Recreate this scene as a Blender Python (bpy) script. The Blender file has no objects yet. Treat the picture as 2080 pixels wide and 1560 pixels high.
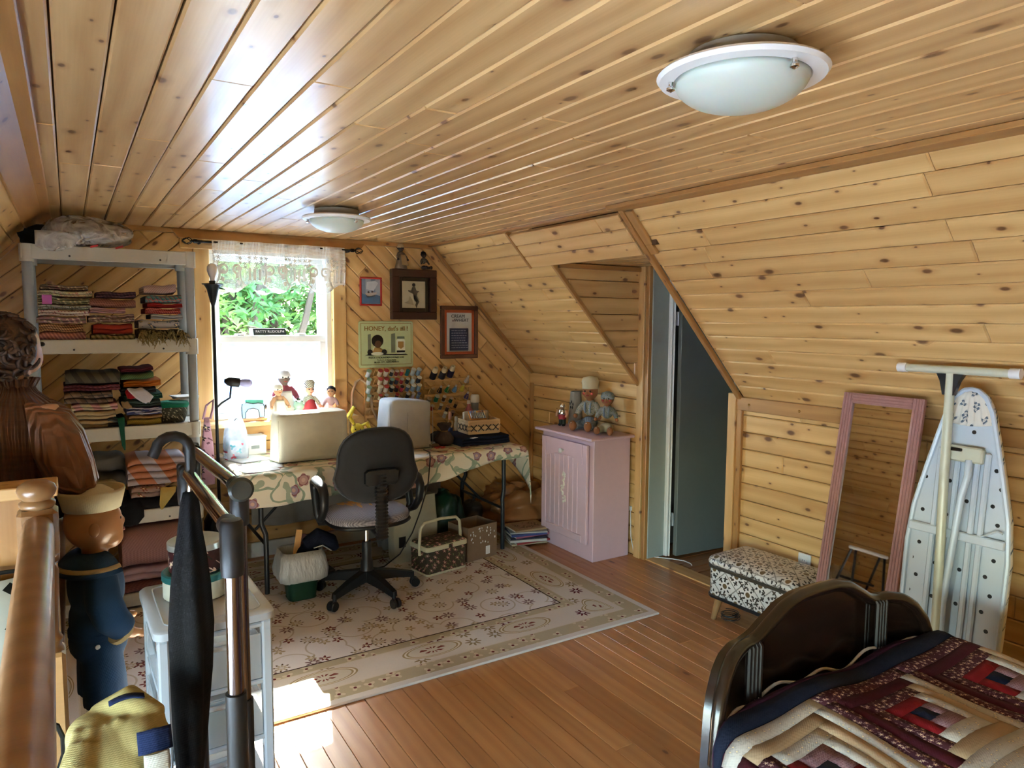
import bpy, math, random
from mathutils import Vector, Matrix, Euler
random.seed(7)
PI = math.pi
sc = bpy.context.scene
C = sc.collection
# ---------------------------------------------------------------- camera
cam = bpy.data.objects.new('camera', bpy.data.cameras.new('camera'))
C.objects.link(cam)
_y, _p, _r = (math.radians(a) for a in (31.923, -5.082, 0.345))
_f = Vector((math.sin(_y)*math.cos(_p), math.cos(_y)*math.cos(_p), math.sin(_p)))
_r0 = Vector((math.cos(_y), -math.sin(_y), 0)); _u0 = _r0.cross(_f)
_rt = _r0*math.cos(_r) + _u0*math.sin(_r); _up = _rt.cross(_f)
cam.matrix_world = Matrix(((_rt.x, _up.x, -_f.x, 0), (_rt.y, _up.y, -_f.y, 0), (_rt.z, _up.z, -_f.z, 1.58), (0, 0, 0, 1)))
cam.data.sensor_fit = 'HORIZONTAL'; cam.data.sensor_width = 36; cam.data.lens = 1443.7/2080*36
cam.data.clip_start = 0.02; cam.data.clip_end = 200
sc.camera = cam
# ---------------------------------------------------------------- sky, sun, exposure
SUN = Vector((-0.29, -1.0, -0.80)).normalized()
wd = bpy.data.worlds.new('sky'); sc.world = wd; wd.use_nodes = True
_nt = wd.node_tree; _bg = _nt.nodes['Background']
_sky = _nt.nodes.new('ShaderNodeTexSky'); _sky.sky_type = 'NISHITA'; _sky.sun_disc = False
_sky.sun_elevation = math.asin(-SUN.z); _sky.sun_rotation = math.atan2(-SUN.x, -SUN.y)
_nt.links.new(_sky.outputs[0], _bg.inputs[0]); _bg.inputs[1].default_value = SKY_STRENGTH = 1.3
_l = bpy.data.lights.new('sun', 'SUN'); _l.energy = 36; _l.angle = 0.009; _l.color = (1, 0.985, 0.96)
sun = bpy.data.objects.new('sun', _l); C.objects.link(sun)
sun.rotation_euler = SUN.to_track_quat('-Z', 'Y').to_euler()
def portal(name, loc, w, h, rot):
    l = bpy.data.lights.new(name, 'AREA'); l.shape = 'RECTANGLE'; l.size = w; l.size_y = h; l.cycles.is_portal = True
    o = bpy.data.objects.new(name, l); C.objects.link(o); o.location = loc; o.rotation_euler = rot
portal('window_portal', (1.155, 4.99, 1.475), 0.8, 1.1, (-PI/2, 0, 0))
portal('added_window_portal', (-1.16, 0.125, 0.615), 3.2, .92, Vector((-1, 0, 0)).to_track_quat('Z', 'Y').to_euler())  # serves the unseen side window added to brighten the room
vs = sc.view_settings
vs.view_transform = 'Standard'; vs.look = 'None'; vs.gamma = 1; vs.use_curve_mapping = False
vs.exposure = 2.52
sc.cycles.max_bounces = 7; sc.cycles.diffuse_bounces = 4; sc.cycles.glossy_bounces = 3; sc.cycles.use_adaptive_sampling = True; sc.cycles.adaptive_threshold = 0.08; sc.cycles.adaptive_min_samples = 20; sc.cycles.transparent_max_bounces = 16
sc.cycles.sample_clamp_indirect = 6; sc.cycles.caustics_reflective = False; sc.cycles.caustics_refractive = False

# ---------------------------------------------------------------- node expressions
class S:
    """a socket (or number) with arithmetic that grows the node tree"""
    def __init__(s, nt, v): s.nt = nt; s.v = v
    def _m(s, op, *a):
        n = s.nt.nodes.new('ShaderNodeMath'); n.operation = op
        for i, x in enumerate((s,)+a):
            x = x.v if isinstance(x, S) else x
            if isinstance(x, (int, float)): n.inputs[i].default_value = x
            else: s.nt.links.new(x, n.inputs[i])
        return S(s.nt, n.outputs[0])
    def __add__(s, o): return s._m('ADD', o)
    def __radd__(s, o): return s._m('ADD', o)
    def __sub__(s, o): return s._m('SUBTRACT', o)
    def __rsub__(s, o): return S(s.nt, o)._m('SUBTRACT', s)
    def __mul__(s, o): return s._m('MULTIPLY', o)
    def __rmul__(s, o): return s._m('MULTIPLY', o)
    def __truediv__(s, o): return s._m('DIVIDE', o)
    def lt(s, o): return s._m('LESS_THAN', o)
    def gt(s, o): return s._m('GREATER_THAN', o)
    def sin(s): return s._m('SINE')
    def cos(s): return s._m('COSINE')
    def abs(s): return s._m('ABSOLUTE')
    def fr(s): return s._m('FRACT')
    def floor(s): return s._m('FLOOR')
    def sqrt(s): return s._m('SQRT')
    def min(s, o): return s._m('MINIMUM', o)
    def max(s, o): return s._m('MAXIMUM', o)
    def atan2(s, o): return s._m('ARCTAN2', o)
    def sm(s, a, b):
        n = s.nt.nodes.new('ShaderNodeMapRange'); n.interpolation_type = 'SMOOTHSTEP'
        s.nt.links.new(s.v, n.inputs[0]); n.inputs[1].default_value = a; n.inputs[2].default_value = b
        return S(s.nt, n.outputs[0])
class Mat:
    """a material under construction; coordinates are the object's own"""
    def __init__(s, name, rough=0.6, metal=0.0, spec=0.5):
        s.m = bpy.data.materials.new(name); s.m.use_nodes = True; s.nt = s.m.node_tree
        s.b = s.nt.nodes['Principled BSDF']
        s.b.inputs['Roughness'].default_value = rough; s.b.inputs['Metallic'].default_value = metal
        s.b.inputs['Specular IOR Level'].default_value = spec
    def num(s, v): return S(s.nt, v)
    def xyz(s, rnd=0.0):
        t = s.nt.nodes.new('ShaderNodeTexCoord'); q = s.nt.nodes.new('ShaderNodeSeparateXYZ')
        s.nt.links.new(t.outputs['Object'], q.inputs[0])
        o = [S(s.nt, q.outputs[i]) for i in range(3)]
        if rnd:
            r = s.rnd(); o = [o[0]+r*rnd, o[1]+r*rnd*1.7, o[2]]
        return o
    def rnd(s): return S(s.nt, s.nt.nodes.new('ShaderNodeObjectInfo').outputs['Random'])
    def vec(s, x, y, z=0.0):
        n = s.nt.nodes.new('ShaderNodeCombineXYZ')
        for i, a in enumerate((x, y, z)):
            if isinstance(a, S): a = a.v
            if isinstance(a, (int, float)): n.inputs[i].default_value = a
            else: s.nt.links.new(a, n.inputs[i])
        return n.outputs[0]
    def noise(s, v, scale=5, det=3, dist=0.0):
        n = s.nt.nodes.new('ShaderNodeTexNoise'); s.nt.links.new(v, n.inputs['Vector'])
        n.inputs['Scale'].default_value = scale; n.inputs['Detail'].default_value = det; n.inputs['Distortion'].default_value = dist
        return S(s.nt, n.outputs[0])
    def vor(s, v, scale=5, rand=1.0):
        """distance, random value of the cell, offset x and y from the cell's centre"""
        n = s.nt.nodes.new('ShaderNodeTexVoronoi'); n.voronoi_dimensions = '2D'; s.nt.links.new(v, n.inputs['Vector'])
        n.inputs['Scale'].default_value = scale; n.inputs['Randomness'].default_value = rand
        c = s.nt.nodes.new('ShaderNodeSeparateColor'); s.nt.links.new(n.outputs['Color'], c.inputs[0])
        d = s.nt.nodes.new('ShaderNodeVectorMath'); d.operation = 'SUBTRACT'
        s.nt.links.new(v, d.inputs[0]); s.nt.links.new(n.outputs['Position'], d.inputs[1])
        q = s.nt.nodes.new('ShaderNodeSeparateXYZ'); s.nt.links.new(d.outputs[0], q.inputs[0])
        s.c2 = S(s.nt, c.outputs[1]); return S(s.nt, n.outputs[0]), S(s.nt, c.outputs[0]), S(s.nt, q.outputs[0]), S(s.nt, q.outputs[1])
    def flower(s, v, scale, n=5, rad=0.3, rand=0.8, keep=1.0, soft=0.32):
        """masks of petals and of hearts, and the cell's random value"""
        d, c, dx, dy = s.vor(v, scale, rand)
        r = (dx*dx+dy*dy).sqrt()*scale
        a = dy.atan2(dx)+c*6.28
        k = c.lt(keep)
        pet = r.lt(rad*((1-soft)+soft*(a*n).cos()))*k
        return pet, r.lt(rad*0.28)*k, c, r*(1/rad)
    def mix(s, f, a, b):
        n = s.nt.nodes.new('ShaderNodeMix'); n.data_type = 'RGBA'
        if isinstance(f, S): f = f.v
        if isinstance(f, (int, float)): n.inputs[0].default_value = f
        else: s.nt.links.new(f, n.inputs[0])
        for i, x in ((6, a), (7, b)):
            if isinstance(x, tuple): n.inputs[i].default_value = (*x[:3], 1)
            else: s.nt.links.new(x, n.inputs[i])
        return n.outputs[2]
    def col(s, c):
        if isinstance(c, tuple): s.b.inputs['Base Color'].default_value = (*c[:3], 1)
        else: s.nt.links.new(c, s.b.inputs['Base Color'])
        return s
    def set(s, **k):
        for a, v in k.items():
            i = s.b.inputs[a.replace('_', ' ')]
            if isinstance(v, S): s.nt.links.new(v.v, i)
            else: i.default_value = v
        return s
    def bump(s, h, strength=0.3, dist=0.01):
        n = s.nt.nodes.new('ShaderNodeBump'); n.inputs['Strength'].default_value = strength; n.inputs['Distance'].default_value = dist
        s.nt.links.new(h.v, n.inputs['Height']); s.nt.links.new(n.outputs[0], s.b.inputs['Normal']); return s
def rgb(h):
    """sRGB hex -> linear"""
    v = [int(h[i:i+2], 16)/255 for i in (0, 2, 4)]
    return tuple(x/12.92 if x < 0.04045 else ((x+0.055)/1.055)**2.4 for x in v)
def plain(name, hexc, rough=0.6, metal=0.0, noise=0.12, scale=30, bump=0.0, **k):
    m = Mat(name, rough, metal); c = rgb(hexc); x, y, z = m.xyz()
    n = m.noise(m.vec(x, y, z), scale, 3)
    m.col(m.mix(n, tuple(a*(1-noise) for a in c), tuple(min(1, a*(1+noise)) for a in c)))
    if bump: m.bump(n, bump)
    m.set(**k); return m.m
def wood(name, c0, c1, knot, rough=0.42, knots=0.5, var=0.35, grain=9.0, ksize=0.16, coat=0.0):
    """boards: grain along the object's X axis, a different stretch of tree in each board"""
    m = Mat(name, rough); x, y, z = m.xyz(37.0); r = m.rnd()
    w = m.noise(m.vec(x*1.6, y*7, z*7), 1.0, 2)
    rings = ((y*grain*9+w*9.0).sin()*0.5+0.5)
    fine = m.noise(m.vec(x*4, y*160, z*160), 1.0, 3)
    t = rings*0.50+fine*0.50+w*0.45-0.25
    base = m.mix(t, c0, c1)
    tone = (r*91.7).fr()
    base = m.mix(tone*var, base, tuple(a*b for a, b in zip(c1, (0.62, 0.52, 0.42))))
    d, c, dx, dy = m.vor(m.vec(x*6.2, y*12.0), 1.0, 1.0)
    d = d/(m.c2*m.c2*1.1+0.28)
    k = (1-d.sm(ksize*0.4, ksize))*c.lt(knots)
    halo = (1-d.sm(ksize*0.7, ksize*2.4))*c.lt(knots)*0.36
    base = m.mix(halo, base, tuple(a*b for a, b in zip(c1, (0.7, 0.55, 0.45))))
    base = m.mix(k*0.9, base, knot)
    m.col(base); m.bump(t+k, 0.08, 0.004)
    if coat: m.set(Coat_Weight=coat, Coat_Roughness=0.25)
    return m.m
PINE = wood('knotty_pine', (0.82, 0.55, 0.235), (0.60, 0.34, 0.115), (0.13, 0.05, 0.018), 0.42, 0.52, 0.30, coat=0.25)
PINE_CEIL = wood('varnished_pine_ceiling', (0.79, 0.53, 0.25), (0.54, 0.31, 0.12), (0.16, 0.065, 0.025), 0.33, 0.45, 0.30, coat=1.0)
PINE_DARK = wood('pine_trim', (0.50, 0.265, 0.085), (0.36, 0.17, 0.05), (0.13, 0.05, 0.02), 0.4, 0.15, 0.2, coat=0.2)
PINE_LIGHT = wood('pale_pine', (0.72, 0.46, 0.2), (0.6, 0.34, 0.12), (0.16, 0.06, 0.02), 0.45, 0.5, 0.15)
FIR = wood('fir_floor', (0.60, 0.30, 0.11), (0.45, 0.195, 0.065), (0.15, 0.05, 0.02), 0.36, 0.04, 0.55, 14.0, coat=0.25)
OAK = wood('golden_oak', (0.34, 0.185, 0.075), (0.23, 0.115, 0.04), (0.2, 0.08, 0.03), 0.33, 0.0, 0.1, coat=0.3)
WALNUT = wood('dark_walnut', (0.018, 0.009, 0.006), (0.008, 0.0045, 0.003), (0.01, 0.005, 0.003), 0.22, 0.0, 0.1, coat=0.5)

# ---------------------------------------------------------------- mesh builder
def rz(a): return Matrix.Rotation(a, 4, 'Z')
def rx(a): return Matrix.Rotation(a, 4, 'X')
def ry(a): return Matrix.Rotation(a, 4, 'Y')
def tr(x, y, z): return Matrix.Translation((x, y, z))
def frame(o, ux, uy, un=None):
    ux = Vector(ux).normalized(); uy = Vector(uy); un = un or ux.cross(uy).normalized(); uy = un.cross(ux)
    return Matrix(((ux.x, uy.x, un.x, o[0]), (ux.y, uy.y, un.y, o[1]), (ux.z, uy.z, un.z, o[2]), (0, 0, 0, 1)))
class B:
    def __init__(s): s.v = []; s.f = []
    def add(s, v, f, M=None):
        k = len(s.v); s.v += [(M @ Vector(p)) if M else Vector(p) for p in v]; s.f += [tuple(i+k for i in q) for q in f]; return s
    def box(s, c, d, M=None, b=0.0):
        """centre, full size, chamfer b"""
        x, y, z = (a/2 for a in d)
        b = min(b, x*0.9, y*0.9, z*0.9)
        T = (M if M is not None else Matrix.Identity(4)) @ tr(*c)
        if b <= 0:
            v = [(i*x, j*y, k*z) for k in (-1, 1) for j in (-1, 1) for i in (-1, 1)]
            return s.add(v, [(0, 2, 3, 1), (4, 5, 7, 6), (0, 1, 5, 4), (2, 6, 7, 3), (0, 4, 6, 2), (1, 3, 7, 5)], T)
        v = []; ix = {}
        for i in (-1, 1):
            for j in (-1, 1):
                for k in (-1, 1):
                    for a in range(3):
                        ix[i, j, k, a] = len(v)
                        v.append((i*(x-(0 if a == 0 else b)), j*(y-(0 if a == 1 else b)), k*(z-(0 if a == 2 else b))))
        f = []
        for a in range(3):
            o1, o2 = [q for q in range(3) if q != a]
            for sg in (-1, 1):
                q = []
                for p1, p2 in ((-1, -1), (1, -1), (1, 1), (-1, 1)):
                    w = [0, 0, 0]; w[a] = sg; w[o1] = p1; w[o2] = p2; q.append(ix[(*w, a)])
                f.append(tuple(q))
        for a in range(3):                       # edges along axis a
            o1, o2 = [q for q in range(3) if q != a]
            for p1 in (-1, 1):
                for p2 in (-1, 1):
                    w0 = [0, 0, 0]; w0[o1] = p1; w0[o2] = p2; w1 = list(w0); w0[a] = -1; w1[a] = 1
                    f.append((ix[(*w0, o1)], ix[(*w1, o1)], ix[(*w1, o2)], ix[(*w0, o2)]))
        for i in (-1, 1):
            for j in (-1, 1):
                for k in (-1, 1): f.append((ix[i, j, k, 0], ix[i, j, k, 1], ix[i, j, k, 2]))
        return s.add(v, f, T)
    def tube(s, pts, r, n=10, closed=False, M=None, sq=1.0):
        """a tube along points; r a number or one per point; sq flattens it along its second axis"""
        P = [Vector(p) for p in pts]; N = len(P); rs = r if isinstance(r, (list, tuple)) else [r]*N
        v = []; f = []; up = None
        for i in range(N):
            t = (P[(i+1) % N]-P[i-1]) if closed else (P[min(i+1, N-1)]-P[max(i-1, 0)])
            t = t.normalized() if t.length > 1e-9 else Vector((0, 0, 1))
            if up is None: up = Vector((0, 0, 1)) if abs(t.z) < 0.9 else Vector((1, 0, 0))
            a = (up-t*up.dot(t)).normalized(); b = t.cross(a); up = a
            for j in range(n):
                th = 2*PI*j/n; v.append(P[i]+a*(rs[i]*math.cos(th))*sq+b*(rs[i]*math.sin(th)))
        for i in range(N if closed else N-1):
            for j in range(n):
                k = (i+1) % N; f.append((i*n+j, i*n+(j+1) % n, k*n+(j+1) % n, k*n+j))
        if not closed: f += [tuple(range(n-1, -1, -1)), tuple(range((N-1)*n, N*n))]
        return s.add(v, f, M)
    def lathe(s, prof, n=24, M=None, sx=1.0, sy=1.0):
        """profile of (r, z) turned about Z; ends with r == 0 close it"""
        v = []; f = []; rings = []
        for r, z in prof:
            if r < 1e-6: rings.append([len(v)]); v.append((0, 0, z))
            else:
                rings.append(list(range(len(v), len(v)+n)))
                v += [(r*sx*math.cos(2*PI*j/n), r*sy*math.sin(2*PI*j/n), z) for j in range(n)]
        for a, b in zip(rings, rings[1:]):
            for j in range(n):
                k = (j+1) % n
                if len(a) == 1 and len(b) == 1: continue
                if len(a) == 1: f.append((a[0], b[k], b[j]))
                elif len(b) == 1: f.append((a[j], a[k], b[0]))
                else: f.append((a[j], a[k], b[k], b[j]))
        if len(rings[0]) > 1: f.append(tuple(reversed(rings[0])))
        if len(rings[-1]) > 1: f.append(tuple(rings[-1]))
        return s.add(v, f, M)
    def prism(s, poly, z0, z1, M=None, inset=0.0):
        """extrude a polygon in XY; the top face may be a little inset (chamfer, convex outlines only)"""
        n = len(poly); zc = z1-inset if inset else z1
        v = [(x, y, z0) for x, y in poly]+[(x, y, zc) for x, y in poly]
        f = [tuple(range(n-1, -1, -1))]+[(i, (i+1) % n, n+(i+1) % n, n+i) for i in range(n)]
        if inset:
            cx = sum(p[0] for p in poly)/n; cy = sum(p[1] for p in poly)/n
            q = []
            for i in range(n):
                x0, y0 = poly[i-1]; x1, y1 = poly[i]; x2, y2 = poly[(i+1) % n]
                e1 = Vector((x1-x0, y1-y0)); e2 = Vector((x2-x1, y2-y1))
                n1 = Vector((-e1.y, e1.x)).normalized(); n2 = Vector((-e2.y, e2.x)).normalized()
                if n1.dot(Vector((cx-x1, cy-y1))) < 0: n1 = -n1
                if n2.dot(Vector((cx-x1, cy-y1))) < 0: n2 = -n2
                d = n1+n2; d = d*(inset/max(0.3, d.dot(n1)))
                q.append((x1+d.x, y1+d.y, z1))
            v += q; f += [(n+i, n+(i+1) % n, 2*n+(i+1) % n, 2*n+i) for i in range(n)]+[tuple(range(2*n, 3*n))]
        else: f.append(tuple(range(n, 2*n)))
        return s.add(v, f, M)
    def ell(s, c, r, nu=16, nv=10, M=None, e=1.0):
        """ellipsoid; e < 1 makes it boxier"""
        sg = lambda t: math.copysign(abs(t)**e, t)
        v = []; f = []
        for i in range(1, nv):
            ph = -PI/2+PI*i/nv
            for j in range(nu):
                th = 2*PI*j/nu
                v.append((c[0]+r[0]*sg(math.cos(ph))*sg(math.cos(th)), c[1]+r[1]*sg(math.cos(ph))*sg(math.sin(th)), c[2]+r[2]*sg(math.sin(ph))))
        for i in range(nv-2):
            for j in range(nu):
                k = (j+1) % nu; f.append((i*nu+j, i*nu+k, (i+1)*nu+k, (i+1)*nu+j))
        b = len(v); v += [(c[0], c[1], c[2]-r[2]), (c[0], c[1], c[2]+r[2])]
        for j in range(nu):
            k = (j+1) % nu; f.append((b, k, j)); f.append((b+1, (nv-2)*nu+j, (nv-2)*nu+k))
        return s.add(v, f, M)
    def loft(s, rings, M=None, caps=True):
        n = len(rings[0]); v = [p for r in rings for p in r]; f = []
        for i in range(len(rings)-1):
            for j in range(n):
                k = (j+1) % n; f.append((i*n+j, i*n+k, (i+1)*n+k, (i+1)*n+j))
        if caps: f += [tuple(range(n-1, -1, -1)), tuple(range((len(rings)-1)*n, len(rings)*n))]
        return s.add(v, f, M)
    def sheet(s, fn, nu, nv, th=0.0, M=None):
        """fn(u, v) -> point, u and v in 0..1; a closed slab when th > 0"""
        g = [[Vector(fn(i/nu, j/nv)) for j in range(nv+1)] for i in range(nu+1)]
        v = [p for row in g for p in row]; w = nv+1
        f = [(i*w+j, (i+1)*w+j, (i+1)*w+j+1, i*w+j+1) for i in range(nu) for j in range(nv)]
        if th:
            nn = []
            for i in range(nu+1):
                for j in range(nv+1):
                    a = g[min(i+1, nu)][j]-g[max(i-1, 0)][j]; b = g[i][min(j+1, nv)]-g[i][max(j-1, 0)]
                    q = a.cross(b); nn.append(q.normalized() if q.length > 1e-9 else Vector((0, 0, 1)))
            k = len(v); v += [p-q*th for p, q in zip(v[:k], nn)]
            f += [tuple(k+i for i in reversed(q)) for q in f]
            rim = [(i, 0) for i in range(nu)]+[(nu, j) for j in range(nv)]+[(i, nv) for i in range(nu, 0, -1)]+[(0, j) for j in range(nv, 0, -1)]
            ids = [i*w+j for i, j in rim]
            for a, b in zip(ids, ids[1:]+ids[:1]): f.append((b, a, a+k, b+k))
        return s.add(v, f, M)
    def obj(s, name, mat, parent=None, smooth=False, M=None, world=False, angle=40, sub=0, remesh=0.0):
        me = bpy.data.meshes.new(name)
        o = bpy.data.objects.new(name, me); C.objects.link(o)
        vs_ = s.v
        if parent is not None:
            o.parent = parent
            if world:
                inv = (Matrix.LocRotScale(parent.location, parent.rotation_euler, None)).inverted(); vs_ = [inv @ p for p in vs_]
        if M is not None: o.matrix_local = M
        me.from_pydata([tuple(p) for p in vs_], [], s.f); me.update()
        me.materials.append(mat)
        if remesh:
            r = o.modifiers.new('skin', 'REMESH'); r.mode = 'VOXEL'; r.voxel_size = remesh; r.use_smooth_shade = True
            q = o.modifiers.new('soft', 'SMOOTH'); q.iterations = 6; q.factor = 0.5
        if sub:
            q = o.modifiers.new('round', 'SUBSURF'); q.levels = sub; q.render_levels = sub
        if smooth or sub:
            me.polygons.foreach_set('use_smooth', [True]*len(me.polygons))
            if not sub and not remesh and angle < 180: me.set_sharp_from_angle(angle=math.radians(angle))
        return o
def tag(o, label=None, cat=None, group=None, kind=None):
    if label: o['label'] = label
    if cat: o['category'] = cat
    if group: o['group'] = group
    if kind: o['kind'] = kind
    return o
def thing(name, label, cat, loc=(0, 0, 0), rot=0.0, group=None):
    o = bpy.data.objects.new(name, None); C.objects.link(o); o.location = loc
    o.rotation_euler = (0, 0, rot) if isinstance(rot, (int, float)) else rot
    o.empty_display_size = 0.05
    return tag(o, label, cat, group)
def structure(o): o['kind'] = 'structure'; return o
def clip(poly, a, b, c):
    """keep a*x + b*y <= c"""
    out = []
    for i in range(len(poly)):
        p, q = poly[i], poly[(i+1) % len(poly)]
        dp = a*p[0]+b*p[1]-c; dq = a*q[0]+b*q[1]-c
        if dp <= 0: out.append(p)
        if dp*dq < 0:
            t = dp/(dp-dq); out.append((p[0]+t*(q[0]-p[0]), p[1]+t*(q[1]-p[1])))
    return out
def boards(parent, F, region, ang, width, mat, th=0.018, lmin=1.2, lmax=2.6, gap=0.003, ch=0.005, name='plank', phase=0.0, seed=1):
    """lay boards over a convex region of the plane F (a matrix: X, Y in the plane, Z out of it); one object each"""
    rnd = random.Random(seed); ca, sa = math.cos(ang), math.sin(ang)
    reg = [(x*ca+y*sa, -x*sa+y*ca) for x, y in region]     # boards now run along x
    y0 = min(p[1] for p in reg); y1 = max(p[1] for p in reg); x0 = min(p[0] for p in reg); x1 = max(p[0] for p in reg)
    k = math.floor((y0-phase)/width); G = F @ rz(ang); out = []
    while phase+k*width < y1:
        a, b = phase+k*width+gap/2, phase+(k+1)*width-gap/2; k += 1
        x = x0-rnd.uniform(0, lmax)
        while x < x1:
            L = rnd.uniform(lmin, lmax); e = x+L-0.001
            p = clip(clip(clip(clip(reg, 1, 0, e), -1, 0, -x), 0, 1, b), 0, -1, -a); x += L
            if len(p) < 3: continue
            ar = abs(sum(p[i-1][0]*p[i][1]-p[i][0]*p[i-1][1] for i in range(len(p))))/2
            if ar < 0.00008: continue
            q = [p[0]]
            for t in p[1:]:
                if (t[0]-q[-1][0])**2+(t[1]-q[-1][1])**2 > 1e-7: q.append(t)
            if (q[0][0]-q[-1][0])**2+(q[0][1]-q[-1][1])**2 < 1e-7: q.pop()
            if len(q) < 3: continue
            cx = sum(t[0] for t in q)/len(q); cy = (a+b)/2
            m = B().prism([(t[0]-cx, t[1]-cy) for t in q], -th, 0, None, ch)
            o = m.obj(name, mat, parent); o.matrix_local = G @ tr(cx, cy, rnd.uniform(-0.0008, 0.0008)); out.append(o)
    return out
def bar(bld, p, q, w, t, up=(0, 0, 1), b=0.002):
    """a rectangular bar from p to q: width w across, thickness t along up"""
    p, q = Vector(p), Vector(q); d = (q-p).normalized(); up = Vector(up); s_ = d.cross(up).normalized(); u = s_.cross(d)
    M = Matrix(((d.x, s_.x, u.x, 0), (d.y, s_.y, u.y, 0), (d.z, s_.z, u.z, 0), (0, 0, 0, 1)))
    return bld.box((0, 0, 0), ((q-p).length, w, t), tr(*((p+q)/2)) @ M, b)
# ================================================================ the room
CZ, XR, XK, ZK, XL, XKL, YF, YN = 2.13, 2.30, 3.20, 1.16, -0.10, -1.05, 4.83, -1.70
SH = plain('backing_board', '5a3c1e', 0.9)
WHITE_PAINT = plain('white_paint', 'dfe0dc', 0.45, noise=0.04)
GREY_PAINT = plain('grey_green_paint', 'a3aba3', 0.5, noise=0.05)
GLASS = bpy.data.materials.new('window_glass'); GLASS.use_nodes = True
_n = GLASS.node_tree; _n.nodes.remove(_n.nodes['Principled BSDF'])
_a = _n.nodes.new('ShaderNodeBsdfTransparent'); _a.inputs[0].default_value = (0.93, 0.97, 0.96, 1); _b = _n.nodes.new('ShaderNodeBsdfGlossy'); _b.inputs['Roughness'].default_value = 0.02
_c = _n.nodes.new('ShaderNodeMixShader'); _c.inputs[0].default_value = 0.05
_n.links.new(_a.outputs[0], _c.inputs[1]); _n.links.new(_b.outputs[0], _c.inputs[2]); _n.links.new(_c.outputs[0], _n.nodes['Material Output'].inputs[0])
def stick(name, mat, parent, p, q, w, t, up=(0, 0, 1), b=0.003):
    """a straight piece of timber: its own X axis runs along its grain"""
    p, q = Vector(p), Vector(q); d = (q-p).normalized(); up = Vector(up); s_ = up.cross(d).normalized(); u = d.cross(s_)
    M = Matrix(((d.x, s_.x, u.x, 0), (d.y, s_.y, u.y, 0), (d.z, s_.z, u.z, 0), (0, 0, 0, 1)))
    return B().box((0, 0, 0), ((q-p).length, w, t), None, b).obj(name, mat, parent, M=tr(*((p+q)/2)) @ M)
def shell(name, verts, faces, mat=None):
    return structure(B().add(verts, faces).obj(name, mat or SH))
def slab(name, pts, off, mat=None):
    """a thick backing: polygon pushed by the vector off"""
    n = len(pts); v = [Vector(p) for p in pts]; v += [p+Vector(off) for p in v]
    f = [tuple(range(n)), tuple(range(2*n-1, n-1, -1))]+[(i, n+i, n+(i+1) % n, (i+1) % n) for i in range(n)]
    return shell(name, v, f, mat)
T = 0.02
floor = slab('floor', [(XKL-.3, YN-.2, -T), (4.6, YN-.2, -T), (4.6, YF+.2, -T), (XKL-.3, YF+.2, -T)], (0, 0, -.15))
boards(floor, frame((0, 0, 0), (0, 1, 0), (-1, 0, 0)), [(YN, 1.05), (YF, 1.05), (YF, -3.2), (YN, -3.2)], 0, 0.0835, FIR, 0.02, 1.3, 3.2, 0.0012, 0.0016, seed=3, phase=0.015)
boards(floor, frame((0, 0, -0.002), (1, 0, 0), (0, 1, 0)), [(3.31, 2.2), (4.5, 2.2), (4.5, 3.9), (3.31, 3.9)], 0, 0.0835, FIR, 0.018, 2, 3, seed=5)
stick('threshold', PINE_LIGHT, floor, (3.255, 2.70, -0.003), (3.255, 3.55, -0.003), 0.11, 0.018)
ceiling = slab('ceiling', [(XL-.2, YN-.1, CZ+T), (XR+.2, YN-.1, CZ+T), (XR+.2, YF+.1, CZ+T), (XL-.2, YF+.1, CZ+T)], (0, 0, .12))
boards(ceiling, frame((0, 0, CZ), (0, 1, 0), (1, 0, 0)), [(YN, XL), (YF, XL), (YF, XR), (YN, XR)], 0, 0.102, PINE_CEIL, 0.018, 1.0, 2.4, 0.004, 0.005, seed=11, phase=-0.007)
# right slope
SD = Vector((XK-XR, 0, ZK-CZ)); SLN = SD.length; SD.normalize(); SNR = Vector((-(CZ-ZK), 0, -(XK-XR))).normalized()
def slope_pts(a, b, s0=0.0, s1=SLN): return [(a, s0), (b, s0), (b, s1), (a, s1)]
FS = frame((XR, 0, CZ), (0, 1, 0), tuple(SD))
def P_slope(y, s, n=0.0): return Vector((XR, y, CZ))+SD*s+SNR*n
def slope_backing(name, y0, y1, s0, s1):
    return slab(name, [P_slope(y0, s0, -T), P_slope(y1, s0, -T), P_slope(y1, s1, -T), P_slope(y0, s1, -T)], tuple(-SNR*0.05))
wr = slope_backing('wall_right_slope', YN, 2.68, 0, SLN)
boards(wr, FS, slope_pts(YN, 2.68), 0, SLN/14, PINE, lmin=0.9, lmax=2.2, seed=21)
ws = slope_backing('wall_right_slope', 3.535, YF, 0, SLN)
boards(ws, FS, slope_pts(3.535, YF), 0, SLN/14, PINE, lmin=0.9, lmax=1.5, seed=22)
SOF = 0.275
wh = slope_backing('wall_right_slope', 2.68, 3.535, 0, SOF)
boards(wh, FS @ tr(0, 0, 0.032), slope_pts(2.72, 3.73, 0.02, SOF), 0, (SOF-0.02)/3, PINE_LIGHT, th=0.03, lmin=2, lmax=3, seed=23, phase=0.02)
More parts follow.
